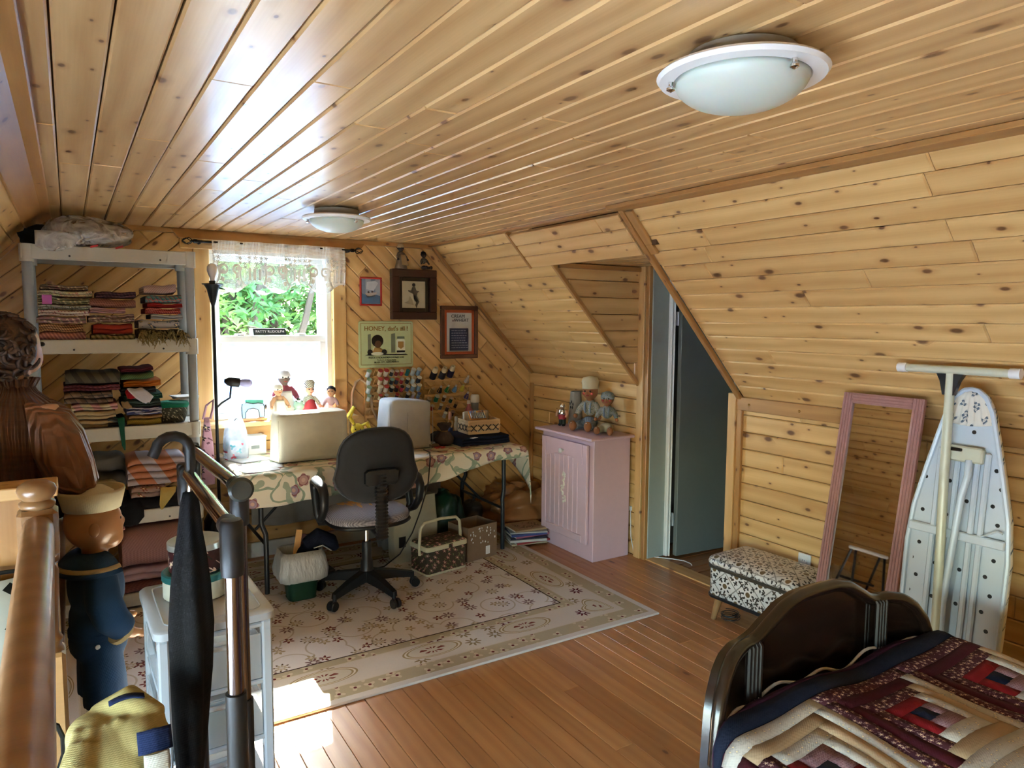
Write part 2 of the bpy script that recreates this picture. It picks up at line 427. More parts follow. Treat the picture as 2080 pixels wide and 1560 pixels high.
# knee wall on the right
FK = frame((XK, 0, 0), (0, -1, 0), (0, 0, 1))
wk = slab('wall_right', [(XK+T, YN, 0), (XK+T, 2.76, 0), (XK+T, 2.76, ZK+.03), (XK+T, YN, ZK+.03)], (.08, 0, 0))
boards(wk, FK, [(-2.76, 0), (-YN, 0), (-YN, ZK-.0), (-2.76, ZK-.0)], 0, 0.0965, PINE, lmin=0.7, lmax=1.8, seed=31)
wk2 = slab('wall_right', [(XK+T, 3.47, 0), (XK+T, YF, 0), (XK+T, YF, ZK+.03), (XK+T, 3.47, ZK+.03)], (.08, 0, 0))
boards(wk2, FK, [(-YF, 0), (-3.47, 0), (-3.47, ZK), (-YF, ZK)], 0, 0.0965, PINE, lmin=1.5, lmax=1.8, seed=32)
# recess over the door: far cheek, near cheek, its ceiling
SX = lambda z: XR+(CZ-z)*(XK-XR)/(CZ-ZK)
ZR = 1.935
wc = slab('wall_recess_far', [(SX(ZR)+.02, 3.535+T, ZR+.06), (XK+.1, 3.535+T, ZR+.06), (XK+.1, 3.535+T, ZK+.04), (XK+.03, 3.535+T, ZK+.04)], (0, .12, 0))
boards(wc, frame((0, 3.527, 0), (1, 0, 0), (0, 0, 1)), [(SX(ZR), ZR), (XK, ZK), (XK, ZR)], 0, 0.105, PINE, seed=41, phase=0.05)
wn = slab('wall_recess_near', [(SX(ZR)+.03, 2.68-T, ZR+.06), (XK+.1, 2.68-T, ZR+.06), (XK+.1, 2.68-T, ZK+.04), (XK+.03, 2.68-T, ZK+.04)], (0, -.06, 0))
boards(wn, frame((0, 2.68, 0), (-1, 0, 0), (0, 0, 1)), [(-SX(ZR), ZR), (-XK, ZK), (-XK, ZR)], 0, 0.105, PINE, seed=42)
wt = slab('ceiling_recess', [(2.44, 2.60, ZR+T), (XK+.1, 2.60, ZR+T), (XK+.1, 3.62, ZR+T), (2.44, 3.62, ZR+T)], (0, 0, .12))
boards(wt, frame((0, 0, ZR), (0, 1, 0), (1, 0, 0)), [(2.68, 2.47), (3.535, 2.47), (3.535, XK), (2.68, XK)], 0, 0.12, PINE, seed=43)
# left slope and left knee wall
SDL = Vector((XKL-XL, 0, ZK-CZ)).normalized(); LL = Vector((XKL-XL, 0, ZK-CZ)).length
FL_ = frame((XL, 0, CZ), (0, -1, 0), tuple(SDL)); NL = Vector((CZ-ZK, 0, XKL-XL)).normalized()
pl = lambda y, s, n: Vector((XL, y, CZ))+SDL*s+NL*n
wl = slab('wall_left_slope', [pl(YN, 0, -T), pl(YN, LL, -T), pl(YF, LL, -T), pl(YF, 0, -T)], tuple(-NL*0.05))
boards(wl, FL_, [(-YF, 0), (-YN, 0), (-YN, LL), (-YF, LL)], 0, LL/14, PINE, lmin=0.9, lmax=2.2, seed=51)
KW = (-1.50, 1.75, 0.14, 1.09)                # low unseen side window, added to bring in more daylight: y0, y1, z0, z1
for y0, y1, z0, z1 in ((KW[1], YF, 0, ZK), (YN, KW[0], 0, ZK), (KW[0], KW[1], 0, KW[2]), (KW[0], KW[1], KW[3], ZK)):
    o = slab('wall_left', [(XKL-T, y0, z0), (XKL-T, y1, z0), (XKL-T, y1, z1+(.03 if z1 == ZK else 0)), (XKL-T, y0, z1+(.03 if z1 == ZK else 0))], (-.08, 0, 0))
    boards(o, frame((XKL, 0, 0), (0, 1, 0), (0, 0, 1)), [(y0, z0), (y1, z0), (y1, z1), (y0, z1)], 0, 0.0965, PINE, lmin=0.9, lmax=2.2, seed=52)
W2 = structure(bpy.data.objects.new('added_side_window', None)); C.objects.link(W2)
for c_, d_ in (((KW[0]+.025, (KW[2]+KW[3])/2), (.05, KW[3]-KW[2])), ((KW[1]-.025, (KW[2]+KW[3])/2), (.05, KW[3]-KW[2])), (((KW[0]+KW[1])/2, KW[2]+.025), (KW[1]-KW[0]-.1, .05)), (((KW[0]+KW[1])/2, KW[3]-.025), (KW[1]-KW[0]-.1, .05)), (((KW[0]+KW[1])/2, (KW[2]+KW[3])/2), (.05, KW[3]-KW[2]-.1))):
    B().box((XKL-.05, c_[0], c_[1]), (.08, d_[0], d_[1]), None, .004).obj('window_frame', WHITE_PAINT, W2)
for sy in (-1, 1): B().box((XKL-.05, (KW[0]+KW[1])/2+sy*(KW[1]-KW[0]-.05)/4, (KW[2]+KW[3])/2), (.004, (KW[1]-KW[0]-.15)/2, KW[3]-KW[2]-.1)).obj('pane', GLASS, W2)
# far wall: boards in a chevron either side of the window
FF = frame((0, YF, 0), (1, 0, 0), (0, 0, 1))
WX0, WX1, WZ0, WZ1 = 0.765, 1.548, 0.930, 2.025
def far_slab(pts): return slab('wall_far', [(x, YF+T, z) for x, z in pts], (0, .09, 0))
wf = far_slab([(XKL-.1, 0), (WX0, 0), (WX0, CZ+.05), (XL, CZ+.05), (XKL-.1, ZK+.05)])
boards(wf, FF, [(XKL, 0), (WX0-.09, 0), (WX0-.09, CZ), (XL, CZ), (XKL, ZK)], math.radians(40), 0.0985, PINE, lmin=1.0, lmax=2.4, seed=61)
wf2 = far_slab([(WX1, 0), (XK+.1, 0), (XK+.1, ZK+.05), (XR, CZ+.05), (WX1, CZ+.05)])
boards(wf2, FF, [(WX1+.095, 0), (XK, 0), (XK, ZK), (XR, CZ), (WX1+.095, CZ)], math.radians(-44), 0.0985, PINE, lmin=1.2, lmax=2.6, seed=62)
wf3 = far_slab([(WX0, 0), (WX1, 0), (WX1, WZ0), (WX0, WZ0)])
boards(wf3, FF, [(WX0-.09, 0), (WX1+.095, 0), (WX1+.095, WZ0-.15), (WX0-.09, WZ0-.15)], 0, 0.0985, PINE, lmin=1.2, lmax=2.6, seed=63)
wf4 = far_slab([(WX0, WZ1), (WX1, WZ1), (WX1, CZ+.05), (WX0, CZ+.05)])
boards(wf4, FF, [(WX0-.09, WZ1+.03), (WX1+.095, WZ1+.03), (WX1+.095, CZ), (WX0-.09, CZ)], 0, 0.0985, PINE, seed=64)
# near wall, behind the camera
wn_ = slab('wall_near', [(x, YN-T, z) for x, z in ((XKL-.1, 0), (XK+.1, 0), (XK+.1, ZK+.05), (XR, CZ+.05), (XL, CZ+.05), (XKL-.1, ZK+.05))], (0, -.09, 0))
boards(wn_, frame((0, YN, 0), (-1, 0, 0), (0, 0, 1)), [(-XK, 0), (-XKL, 0), (-XKL, ZK), (-XL, CZ), (-XR, CZ), (-XK, ZK)], 0, 0.0985, PINE, lmin=1.2, lmax=2.6, seed=71)
def rect_frame(b, x0, x1, z0, z1, w, y0, y1, bev=0.003, wt=None):
    wt = wt or w; c = (y0+y1)/2; d = y1-y0
    b.box(((x0+x1)/2, c, z0+wt/2), (x1-x0, d, wt), None, bev); b.box(((x0+x1)/2, c, z1-wt/2), (x1-x0, d, wt), None, bev)
    b.box((x0+w/2, c, (z0+z1)/2), (w, d, z1-z0-2*wt), None, bev); b.box((x1-w/2, c, (z0+z1)/2), (w, d, z1-z0-2*wt), None, bev); return b
# window_1: the double-hung window over the table
W1 = structure(bpy.data.objects.new('window_1', None)); C.objects.link(W1)
rect_frame(B(), WX0, WX1, WZ0, WZ1, 0.035, YF+.02, YF+.16).obj('window_frame', WHITE_PAINT, W1)
ZM = 1.442
up_ = rect_frame(B(), WX0+.03, WX1-.03, ZM-.02, WZ1-.03, 0.04, YF+.10, YF+.135).obj('upper_sash', WHITE_PAINT, W1)
lo_ = rect_frame(B(), WX0+.03, WX1-.03, WZ0+.03, ZM+.03, 0.045, YF+.055, YF+.095).obj('lower_sash', WHITE_PAINT, W1)
B().box(((WX0+WX1)/2, YF+.118, (ZM+WZ1)/2), (WX1-WX0-.13, .004, WZ1-ZM-.04)).obj('pane', GLASS, up_)
B().box(((WX0+WX1)/2, YF+.075, (ZM+WZ0)/2+.02), (WX1-WX0-.14, .004, ZM-WZ0-.06)).obj('pane', GLASS, lo_)
for dx in (-.2, .2): B().box(((WX0+WX1)/2+dx, YF+.075, ZM+.036), (.05, .03, .014), None, .004).obj('latch', WHITE_PAINT, lo_)
stick('casing', PINE, W1, (WX0-.045, YF-.008, WZ0-.03), (WX0-.045, YF-.008, WZ1+.04), .09, .02, (0, -1, 0))
stick('casing', PINE, W1, (WX1+.048, YF-.008, WZ0-.03), (WX1+.048, YF-.008, WZ1+.04), .09, .02, (0, -1, 0))
stick('head_casing', PINE, W1, (0.60, YF-.010, WZ1+.025), (1.72, YF-.010, WZ1+.025), .075, .024, (0, -1, 0))
stick('jamb_lining', PINE_LIGHT, W1, (WX1+.004, YF+.045, WZ0), (WX1+.004, YF+.045, WZ1), .09, .012, (-1, 0, 0))
stick('jamb_lining', PINE_LIGHT, W1, (WX0-.004, YF+.045, WZ0), (WX0-.004, YF+.045, WZ1), .09, .012, (1, 0, 0))
stick('jamb_lining', PINE_LIGHT, W1, (WX0, YF+.045, WZ1+.004), (WX1, YF+.045, WZ1+.004), .09, .012, (0, 0, -1))
stick('window_sill', PINE, W1, (WX0-.11, YF-.07, WZ0-.012), (WX1+.115, YF-.07, WZ0-.012), .24, .026)
stick('apron', PINE_LIGHT, W1, (WX0-.10, YF-.012, WZ0-.085), (WX1+.105, YF-.012, WZ0-.085), .125, .022, (0, -1, 0))
# valance board above the window: a shallow shelf with slanted ends
b = B(); b.add([(.55, YF-.03, 2.125), (1.775, YF-.03, 2.105), (1.735, YF-.055, 2.062), (.59, YF-.055, 2.072), (.55, YF, 2.125), (1.775, YF, 2.105), (1.735, YF, 2.062), (.59, YF, 2.072)],
      [(0, 3, 2, 1), (4, 5, 6, 7), (0, 1, 5, 4), (3, 7, 6, 2), (0, 4, 7, 3), (1, 2, 6, 5)])
b.obj('head_board', PINE_DARK, W1)
# ---------------------------------------------------------------- trims
def trim(n, mat, p, q, w, t, up): return structure(stick('trim_%d' % n, mat, None, p, q, w, t, up))
trim(1, PINE_DARK, (XR-.05, YN, CZ-.010), (XR-.05, 2.70, CZ-.010), .10, .02, (0, 0, -1))            # ceiling edge, near run
trim(2, PINE_DARK, (XR-.015, 2.70, CZ-.006), (XR-.015, YF, CZ-.006), .05, .016, (0, 0, -1))
trim(3, PINE_DARK, (XL+.012, YN, CZ-.008), (XL+.012, YF, CZ-.008), .07, .018, (0, 0, -1))
trim(4, PINE_DARK, pl(YN, .055, .008), pl(YF, .055, .008), .11, .018, tuple(NL))
trim(5, PINE_DARK, (XL, YF-.012, CZ-.014), (XR, YF-.012, CZ-.014), .03, .03, (0, -1, 0))              # far wall / ceiling
trim(6, PINE_DARK, P_slope(2.695, 0.0, .012), P_slope(2.695, SLN-.005, .012), .03, .024, tuple(SNR))      # edges of the recess
trim(7, PINE_DARK, P_slope(3.525, SOF, .012), P_slope(3.525, SLN-.005, .012), .022, .024, tuple(SNR))
trim(8, PINE_DARK, P_slope(3.735, 0.0, .02), P_slope(3.735, SOF+.0, .02), .018, .04, tuple(SNR))
trim(9, PINE_DARK, P_slope(2.655, 0.02, .008), P_slope(2.655, SOF+.01, .008), .05, .016, tuple(SNR))
trim(10, PINE_DARK, P_slope(YF-.02, 0, .01), P_slope(YF-.02, SLN, .01), .035, .02, tuple(SNR))         # slope / far wall
trim(11, PINE_DARK, (XK-.012, YN, ZK-.035), (XK-.012, 2.72, ZK-.035), .075, .02, (-1, 0, 0))             # knee wall head, near
trim(12, PINE, (XK-.012, 3.53, ZK-.04), (XK-.012, YF, ZK-.04), .085, .02, (-1, 0, 0))
trim(13, PINE_DARK, (XK-.012, YF-.018, 0), (XK-.012, YF-.018, ZK-.08), .035, .022, (-1, 0, 0))
trim(14, PINE, (XK-.012, 3.505, 0), (XK-.012, 3.505, ZR), .06, .035, (-1, 0, 0))                # posts either side of the door
trim(15, PINE_DARK, (XK-.004, 3.455, 0), (XK-.004, 3.455, ZR), .03, .03, (-1, 0, 0))
trim(16, PINE_LIGHT, (XK-.014, 2.735, 0), (XK-.014, 2.735, ZK+.02), .055, .035, (-1, 0, 0))
trim(17, PINE_DARK, (XK-.010, 2.690, 0), (XK-.010, 2.690, ZK-.06), .035, .022, (-1, 0, 0))
trim(18, PINE_DARK, (2.52, 3.52, ZR-.02), (XK, 3.52, ZR-.02), .03, .02, (0, -1, 0))
trim(19, PINE_DARK, pl(YF-.018, 0, .01), pl(YF-.018, LL, .01), .035, .02, tuple(NL))
trim(20, PINE, (XK-.012, 2.60, ZK-.055), (XK-.012, 1.0, ZK-.055), .02, .008, (-1, 0, 0))
bb = structure(stick('baseboard_far', WHITE_PAINT, None, (XKL, YF-.012, .05), (XK, YF-.012, .05), .10, .022, (0, -1, 0)))
# the small brass screws in the knee-wall head board
BRASS = plain('brass', 'b98a45', 0.35, 0.9)
for k, y in enumerate((2.62, 2.30)):
    B().lathe([(0, 0), (.006, .001), (.007, .004), (.004, .007), (0, .008)], 10, ry(-PI/2)).obj('screw', BRASS, wk, True, M=tr(XK-.022, y, ZK-.035))
for k, y in enumerate((1.9, 2.5, 3.1, 3.6, 4.05, 4.5)):
    p = pl(y, .06, .017); B().lathe([(0, 0), (.006, .001), (.006, .003), (0, .004)], 8, frame((0, 0, 0), (0, 1, 0), tuple(SDL))).obj('nail_head', BRASS, wl, True, M=tr(*p))
# ---------------------------------------------------------------- door_1: opening to the closet, door swung inward
D1 = structure(bpy.data.objects.new('door_1', None)); C.objects.link(D1)
B().box((XK+.085, 3.452, ZR/2), (.15, .03, ZR), None, .004).obj('jamb', GREY_PAINT, D1)
B().box((XK+.165, 3.438, ZR/2), (.022, .055, ZR), None, .008).obj('door_stop', WHITE_PAINT, D1)
B().box((XK+.185, 3.428, ZR/2), (.012, .040, ZR), None, .005).obj('door_stop', WHITE_PAINT, D1)
B().box((XK+.08, 2.752, ZR/2), (.14, .02, ZR), None, .003).obj('jamb', GREY_PAINT, D1)
lf = B().box((.37, 0, .965), (.74, .035, 1.90), None, .003).obj('door_leaf', plain('dark_grey_door_paint', '6c716d', .5, noise=.05), D1, M=tr(3.395, 3.375, 0) @ rz(math.radians(-5)))
STEEL = plain('brushed_steel', 'b9bcc0', 0.35, 0.9, 0.05)
for z in (.26, 1.60):
    B().box((0, 0, 0), (.012, .02, .09), None, .002).obj('hinge', STEEL, D1, M=tr(3.388, 3.392, z))
B().lathe([(0, 0), (.022, 0), (.022, .006), (.010, .01), (.010, .03), (.026, .04), (.028, .055), (.018, .066), (0, .068)], 16, rx(PI/2)).obj('knob', plain('dark_bronze', '2a2622', 0.35, 0.8), lf, True, M=tr(.67, -.018, .98))
# closet walls beyond
CL = plain('closet_plaster', '6b6a66', 0.9)
slab('wall_closet_far', [(XK+.1, 3.62, 0), (4.5, 3.62, 0), (4.5, 3.62, 2.0), (XK+.1, 3.62, 2.0)], (0, .06, 0), CL)
slab('wall_closet_back', [(4.5, 2.3, 0), (4.5, 3.7, 0), (4.5, 3.7, 2.0), (4.5, 2.3, 2.0)], (.06, 0, 0), CL)
slab('wall_closet_near', [(XK+.1, 2.62, 0), (4.5, 2.62, 0), (4.5, 2.62, 2.0), (XK+.1, 2.62, 2.0)], (0, -.06, 0), CL)
slab('ceiling_closet', [(XK, 2.5, ZR+.02), (4.6, 2.5, ZR+.02), (4.6, 3.75, ZR+.02), (XK, 3.75, ZR+.02)], (0, 0, .06), CL)
# ---------------------------------------------------------------- outlet on the knee wall
ot = thing('wall_outlet', 'white double wall outlet low on the boards above the patterned footstool', 'outlet', (XK-.001, 2.245, .325))
B().box((-.004, 0, 0), (.008, .075, .12), None, .003).obj('cover_plate', WHITE_PAINT, ot)
for dz in (-.024, .024):
    q = B().lathe([(0, 0), (.017, 0), (.016, .003), (0, .004)], 16, tr(-.008, 0, dz) @ ry(-PI/2)).obj('socket', WHITE_PAINT, ot, True)
    for dy in (-.006, .006): B().box((-.0125, dy, dz+.003), (.001, .002, .008)).obj('slot', plain('black_slot', '151515', 0.6), q)
# ================================================================ outside
ROOFM = Mat('sunlit_roof_panel', 0.75); _x, _yy, _z = ROOFM.xyz(9.0); _q = ROOFM.noise(ROOFM.vec(_x*2, _yy*2, _z), 3, 4)
ROOFM.col(ROOFM.mix(_q, rgb('6c839c'), rgb('9aaec0'))); ROOFM = ROOFM.m
rf = tag(slab('porch_roof', [(-4, 5.15, .62), (6, 5.15, .62), (7, 9.2, 1.30), (-5, 9.2, 1.30)], (0, 0, -.2), plain('roof_deck', '2e363e', .9)), 'pale grey shingled roof outside below the window', 'roof', kind='structure')
RFM = frame((0, 5.15, .645), (1, 0, 0), (0, 4.05, .68))
boards(rf, RFM, [(-1.5, 0), (4.5, 0), (4.5, 4.1), (-1.5, 4.1)], math.radians(-24), .33, ROOFM, .02, .8, 1.4, .018, .004, 'shingle', seed=81)
lawn = tag(slab('ground', [(-50, -40, -3), (40, -40, -3), (40, 60, -3), (-50, 60, -3)], (0, 0, -.3), plain('bounce_ground', '9aa0a8', .9)), 'pale grey ground toned to bounce daylight, far below the window beyond the roof', 'ground', kind='structure')  # unseen ground all round, its pale tone picked to bounce cool daylight indoors
LEAF = Mat('sunlit_leaf', 0.55); _r = LEAF.rnd(); _x, _yy, _z = LEAF.xyz(); _q = LEAF.noise(LEAF.vec(_x, _yy, _z), 1.7, 3)
LEAF.col(LEAF.mix(_q.sm(.35, .7), rgb('3f6f30'), rgb('8fb050'))); LEAF.set(Transmission_Weight=0.0, Subsurface_Weight=0.0); LEAF = LEAF.m
BARK = plain('bark', '5a4a3c', .9)
def tree(label, x, y, z0, zc, rad, n, seed, hs=1.0):
    rn = random.Random(seed); t = thing('leafy_tree', label, 'tree', (x, y, z0), group='trees outside the window')
    h = zc-z0
    b = B().tube([(0, 0, 0), (.05, 0, h*.4), (-.05, .05, h*.75), (0, 0, h+rad*.5)], [.2, .16, .11, .03], 8); b.obj('trunk', BARK, t, True)
    for k in range(6):
        a = rn.uniform(0, 6.28); b = B().tube([(0, 0, h*.55+k*.2), (math.cos(a)*rad*.5, math.sin(a)*rad*.5, h*.75+k*.25), (math.cos(a)*rad*.9, math.sin(a)*rad*.9, h+rad*.1*k)], [.07, .045, .015], 6)
        b.obj('branch', BARK, t, True)
    cl = [(Vector((rn.gauss(0, 1), rn.gauss(0, 1), rn.gauss(0, .8*hs))).normalized()*rn.uniform(.3, 1)*rad, rn.uniform(.25, .55)*rad*.75) for _ in range(26)]
    b = B(); vv = []; ff = []
    for k in range(n):
        c, r = rn.choice(cl); d = Vector((rn.gauss(0, 1), rn.gauss(0, 1), rn.gauss(0, 1))).normalized()*r*rn.uniform(.5, 1)
        p = c+d+Vector((0, 0, h)); s_ = rn.uniform(.05, .11); e = Euler((rn.uniform(-.9, .9), rn.uniform(-.9, .9), rn.uniform(0, 6.28))).to_matrix()
        i = len(vv); vv += [p+e @ Vector(q) for q in ((-s_, 0, 0), (0, -s_*.45, .01), (s_, 0, 0), (0, s_*.45, .01))]; ff.append((i, i+1, i+2, i+3))
    b.v = vv; b.f = ff; tag(b.obj('foliage', LEAF, t), kind='stuff')
tree('broad leafy tree filling the middle of the window view', 2.6, 10.6, -3, 2.4, 2.1, 15000, 1)
tree('leafy tree on the left of the window view behind the floor lamp', -.6, 11.4, -3, 2.6, 2.2, 12000, 2)
tree('leafy tree at the right edge of the window view', 5.4, 11.6, -3, 2.2, 2.2, 11000, 3)
tree('tall leafy tree further back showing through the lace valance', 2.0, 15.0, -3, 4.6, 3.6, 15000, 4)
tree('low dark leafy tree just above the roof edge outside', 1.1, 12.6, -3, 1.0, 1.9, 9000, 5)
tree('spreading tree whose low crown shades the roof outside', 1.9, 10.1, -3, 3.5, 1.35, 9000, 6)
tree('spreading tree at the right shading the roof outside', 4.1, 10.2, -3, 3.5, 1.35, 8000, 7)
# ================================================================ fabrics
def fabric(name, c0, c1=None, kind='plain', scale=40, c2=None, rough=0.85, axes='xy', amount=1.0):
    """cloth: plain / stripe / plaid / dots / floral / knit, on the object's own coordinates"""
    m = Mat(name, rough, 0, 0.25); a = rgb(c0); b_ = rgb(c1 or c0); x, y, z = m.xyz()
    u, v = {'xy': (x, y), 'xz': (x, z), 'yz': (y, z), 'sum': (x+z*.6, y+z)}[axes]
    n = m.noise(m.vec(x, y, z), 25, 4)
    base = m.mix(n, tuple(q*.82 for q in a), a)
    w = ((u*900).sin()*(v*900).sin())
    if kind == 'stripe': base = m.mix((u*scale).fr().lt(.45), base, b_)
    if kind == 'plaid':
        base = m.mix((u*scale).fr().lt(.4)*.6, base, b_); base = m.mix((v*scale).fr().lt(.4)*.6, base, b_)
        if c2: base = m.mix(((u*scale).fr().gt(.9)).max((v*scale).fr().gt(.9)), base, rgb(c2))
    if kind == 'dots':
        d, c, dx, dy = m.vor(m.vec(u, v), scale, .35); base = m.mix((dx*dx+dy*dy).sqrt().lt(.24/scale), base, b_)
    if kind == 'floral':
        p, h, c, r = m.flower(m.vec(u, v), scale, 5, .36, .9, .75*amount); base = m.mix(p, base, b_)
        l, h2, c_, r_ = m.flower(m.vec(u+.013, v+.02), scale*1.7, 2, .34, 1, .5*amount); base = m.mix(l*(1-p), base, rgb(c2 or '6a7a55')); base = m.mix(h, base, rgb('d9c9a0'))
    if kind == 'knit':
        q = ((u*scale).sin()*(v*scale).sin()); base = m.mix(q*.5+.5, base, b_); w = q
    m.col(base); m.bump(w*.3+n, .25, .004); return m.m
_fab = {}
def fab(c0, c1=None, kind='plain', scale=40, c2=None, axes='sum'):
    k = (c0, c1, kind, scale, c2, axes)
    if k not in _fab: _fab[k] = fabric('cloth_%d' % len(_fab), c0, c1, kind, scale, c2, .85, axes)
    return _fab[k]
BLACK = plain('black_plastic', '17181a', .42, noise=.1)
GREYP = plain('warm_grey_plastic', 'b4b3a8', .5, noise=.04)
GREYD = plain('grey_plastic_post', '90979b', .45, noise=.04)
CHROME = plain('chrome', 'd9d6d2', .12, 1.0, 0)
DARKMETAL = plain('dark_grey_metal', '34383c', .4, .6, .1)
WHITEP = plain('white_plastic', 'e6e8ea', .35, noise=.03)
# ================================================================ rug
RX0, RX1, RY0, RY1 = -0.35, 2.655, 2.735, 4.72
m = Mat('woven_rug', .95, 0, .1); x, y, z = m.xyz()
ex = (x.abs()*-1+(RX1-RX0)/2); ey = (y.abs()*-1+(RY1-RY0)/2); e = ex.min(ey)
cream, tan, tan2, red, brown = rgb('cdc6c0'), rgb('a08d68'), rgb('b3a283'), rgb('5a1722'), rgb('5f4c3a')
n = m.noise(m.vec(x, y), 3, 4)
fld = m.mix(n, rgb('d2cdcc'), rgb('e0dbd8'))
d, c, dx, dy = m.vor(m.vec(x, y), 4.2, .85); r = (dx*dx+dy*dy).sqrt()*4.2
fld = m.mix(((r-.40).abs().lt(.018))*.55, fld, tan)                                 # vine scrolls
p, h, c, r = m.flower(m.vec(x, y), 6.5, 8, .26, .95, .75)
out = (r.gt(.72))*p
fld = m.mix(p*.8, fld, m.mix(c.lt(.38), tan2, red)); fld = m.mix(out*c.gt(.38), fld, brown); fld = m.mix(h, fld, cream)
p, h, c, r = m.flower(m.vec(x+.31, y+.17), 9.5, 5, .28, 1, .5); fld = m.mix(p, fld, m.mix(c.lt(.2), rgb('a79778'), rgb('743a35'))); fld = m.mix(h, fld, rgb('d4c7b2'))
t = m.mix((ex.lt(ey)), m.vec(x, x), m.vec(y, y))
sep = m.nt.nodes.new('ShaderNodeSeparateXYZ'); m.nt.links.new(t, sep.inputs[0]); along = S(m.nt, sep.outputs[0])
brd = m.mix(n, rgb('c6bcb0'), rgb('d6cdc2'))
ph = (along*1.9).fr()-.5; q = (ph*ph*4.5+(e-.24)*(e-.24)*85).sqrt()                   # medallions along the border
brd = m.mix(q.lt(.62), brd, tan); brd = m.mix(q.lt(.50), brd, rgb('c9c0ae')); brd = m.mix(((q-.56).abs().lt(.02)), brd, rgb('d9cfbb'))
a = (e-.24).atan2(ph*.55); brd = m.mix(q.lt(.27+.0)*((a*9).sin().gt(.1)), brd, rgb('7d4238')); brd = m.mix(q.lt(.12), brd, rgb('c9c0ae'))
p, h, c, r = m.flower(m.vec(x, y), 7.0, 8, .3, .7, .55); brd = m.mix(p*q.gt(.66), brd, m.mix(c.lt(.28), rgb('8d7b5a'), red)); brd = m.mix(h*q.gt(.66), brd, cream)
grd = m.mix(n, rgb('ab9d80'), rgb('bbae92')); p, h, c, r = m.flower(m.vec(x, y), 15, 3, .42, .6, .8); grd = m.mix(p, grd, rgb('cdbfa3')); grd = m.mix(h, grd, rgb('6b2a2a'))
colr = m.mix(e.lt(.385), fld, grd); colr = m.mix(((e-.385).abs()).lt(.004), colr, rgb('3b2a22'))
colr = m.mix(e.lt(.325), colr, brd); colr = m.mix(e.lt(.135), colr, grd); colr = m.mix(e.lt(.04), colr, rgb('d2ccc6'))
colr = m.mix(((e-.135).abs().min((e-.325).abs())).lt(.003), colr, rgb('c9bda6'))
fz = m.noise(m.vec(x, y), 260, 2); m.col(colr); m.bump(fz, .5, .004); RUGM = m.m
rug = tag(B().box((0, 0, .006), (RX1-RX0, RY1-RY0, .012), None, .004).obj('area_rug', RUGM, M=tr((RX0+RX1)/2, (RY0+RY1)/2, .0)), 'cream and tan floral patterned rug under the office chair', 'rug')
RUGZ = .0125
# ================================================================ ceiling lights
DOME = Mat('frosted_glass', .35); DOME.col(rgb('c9d3cc')); DOME.set(Subsurface_Weight=.25); DOME = DOME.m
def ceiling_light(label, x, y, R=.165, rot=0.0):
    t = thing('ceiling_light', label, 'ceiling light', (x, y, CZ-.004), rot, 'flush ceiling lights')
    B().lathe([(0, 0), (R*.66, 0), (R*.66, -.035), (0, -.035)], 32).obj('base', plain('lamp_base', '8f8b80', .4), t, True)
    B().lathe([(0, -.036), (R, -.036), (R+.006, -.042), (R, -.050), (R*.83, -.052), (R*.80, -.048), (0, -.048)], 48).obj('rim', WHITEP, t, True)
    B().lathe([(R*.81, -.050)]+[(R*.81*math.cos(k*PI/20), -.050-.062*math.sin(k*PI/20)) for k in range(1, 10)]+[(0, -.112)], 48).obj('dome', DOME, t, True, angle=180)
    for k in range(3):
        a = 2*PI*k/3+.4; B().lathe([(0, 0), (.005, 0), (.005, -.01), (.009, -.014), (.009, -.018), (0, -.023)], 12, tr(R*.86*math.cos(a), R*.86*math.sin(a), -.050)).obj('glass_clip', CHROME, t, True)
ceiling_light('round frosted glass ceiling light, the large near one', 1.195, 1.035)
ceiling_light('round frosted glass ceiling light in front of the lace curtain, the small far one', 1.165, 3.54, rot=.5)
# ================================================================ plastic shelving unit
SHX0, SHX1, SHY0, SHY1 = -.185, .60, 4.235, 4.62
sh = thing('shelving_unit', 'tall grey plastic shelving unit loaded with folded fabric', 'shelves', (.2, 4.43, 0))
LEV = [.095, .545, 1.005, 1.465, 1.935]          # top surface of each shelf
for z in LEV:
    b = B(); b.box(((SHX0+SHX1)/2, (SHY0+SHY1)/2, z-.010), (SHX1-SHX0-.01, SHY1-SHY0-.01, .018), None, .004)
    hz = .072
    for yy in (SHY0+.006, SHY1-.006): b.box(((SHX0+SHX1)/2, yy, z-hz/2+.006), (SHX1-SHX0, .012, hz), None, .004)
    for xx in (SHX0+.006, SHX1-.006): b.box((xx, (SHY0+SHY1)/2, z-hz/2+.006), (.012, SHY1-SHY0, hz), None, .004)
    for xx in (SHX0+.026, SHX1-.026):
        for yy in (SHY0+.026, SHY1-.026): b.lathe([(.032, z-.078), (.033, z+.008)], 16, tr(xx, yy, 0))
    s1 = b.obj('shelf', GREYP, sh, True, world=True)
    for xx in (.02, .43): B().lathe([(0, 0), (.005, 0), (.005, .002), (0, .002)], 10, tr(xx, SHY0, z-.045) @ rx(PI/2)).obj('rivet', BLACK, s1, world=False, M=tr(-.2, -4.43, 0))
for a, b2 in zip([0]+LEV, LEV):
    for xx in (SHX0+.026, SHX1-.026):
        for yy in (SHY0+.026, SHY1-.026):
            if b2-a > .1: B().lathe([(.022, a+.008), (.024, a+.02), (.024, b2-.085), (.022, b2-.078)], 16, tr(xx, yy, 0)).obj('post', GREYD, sh, True, world=True)
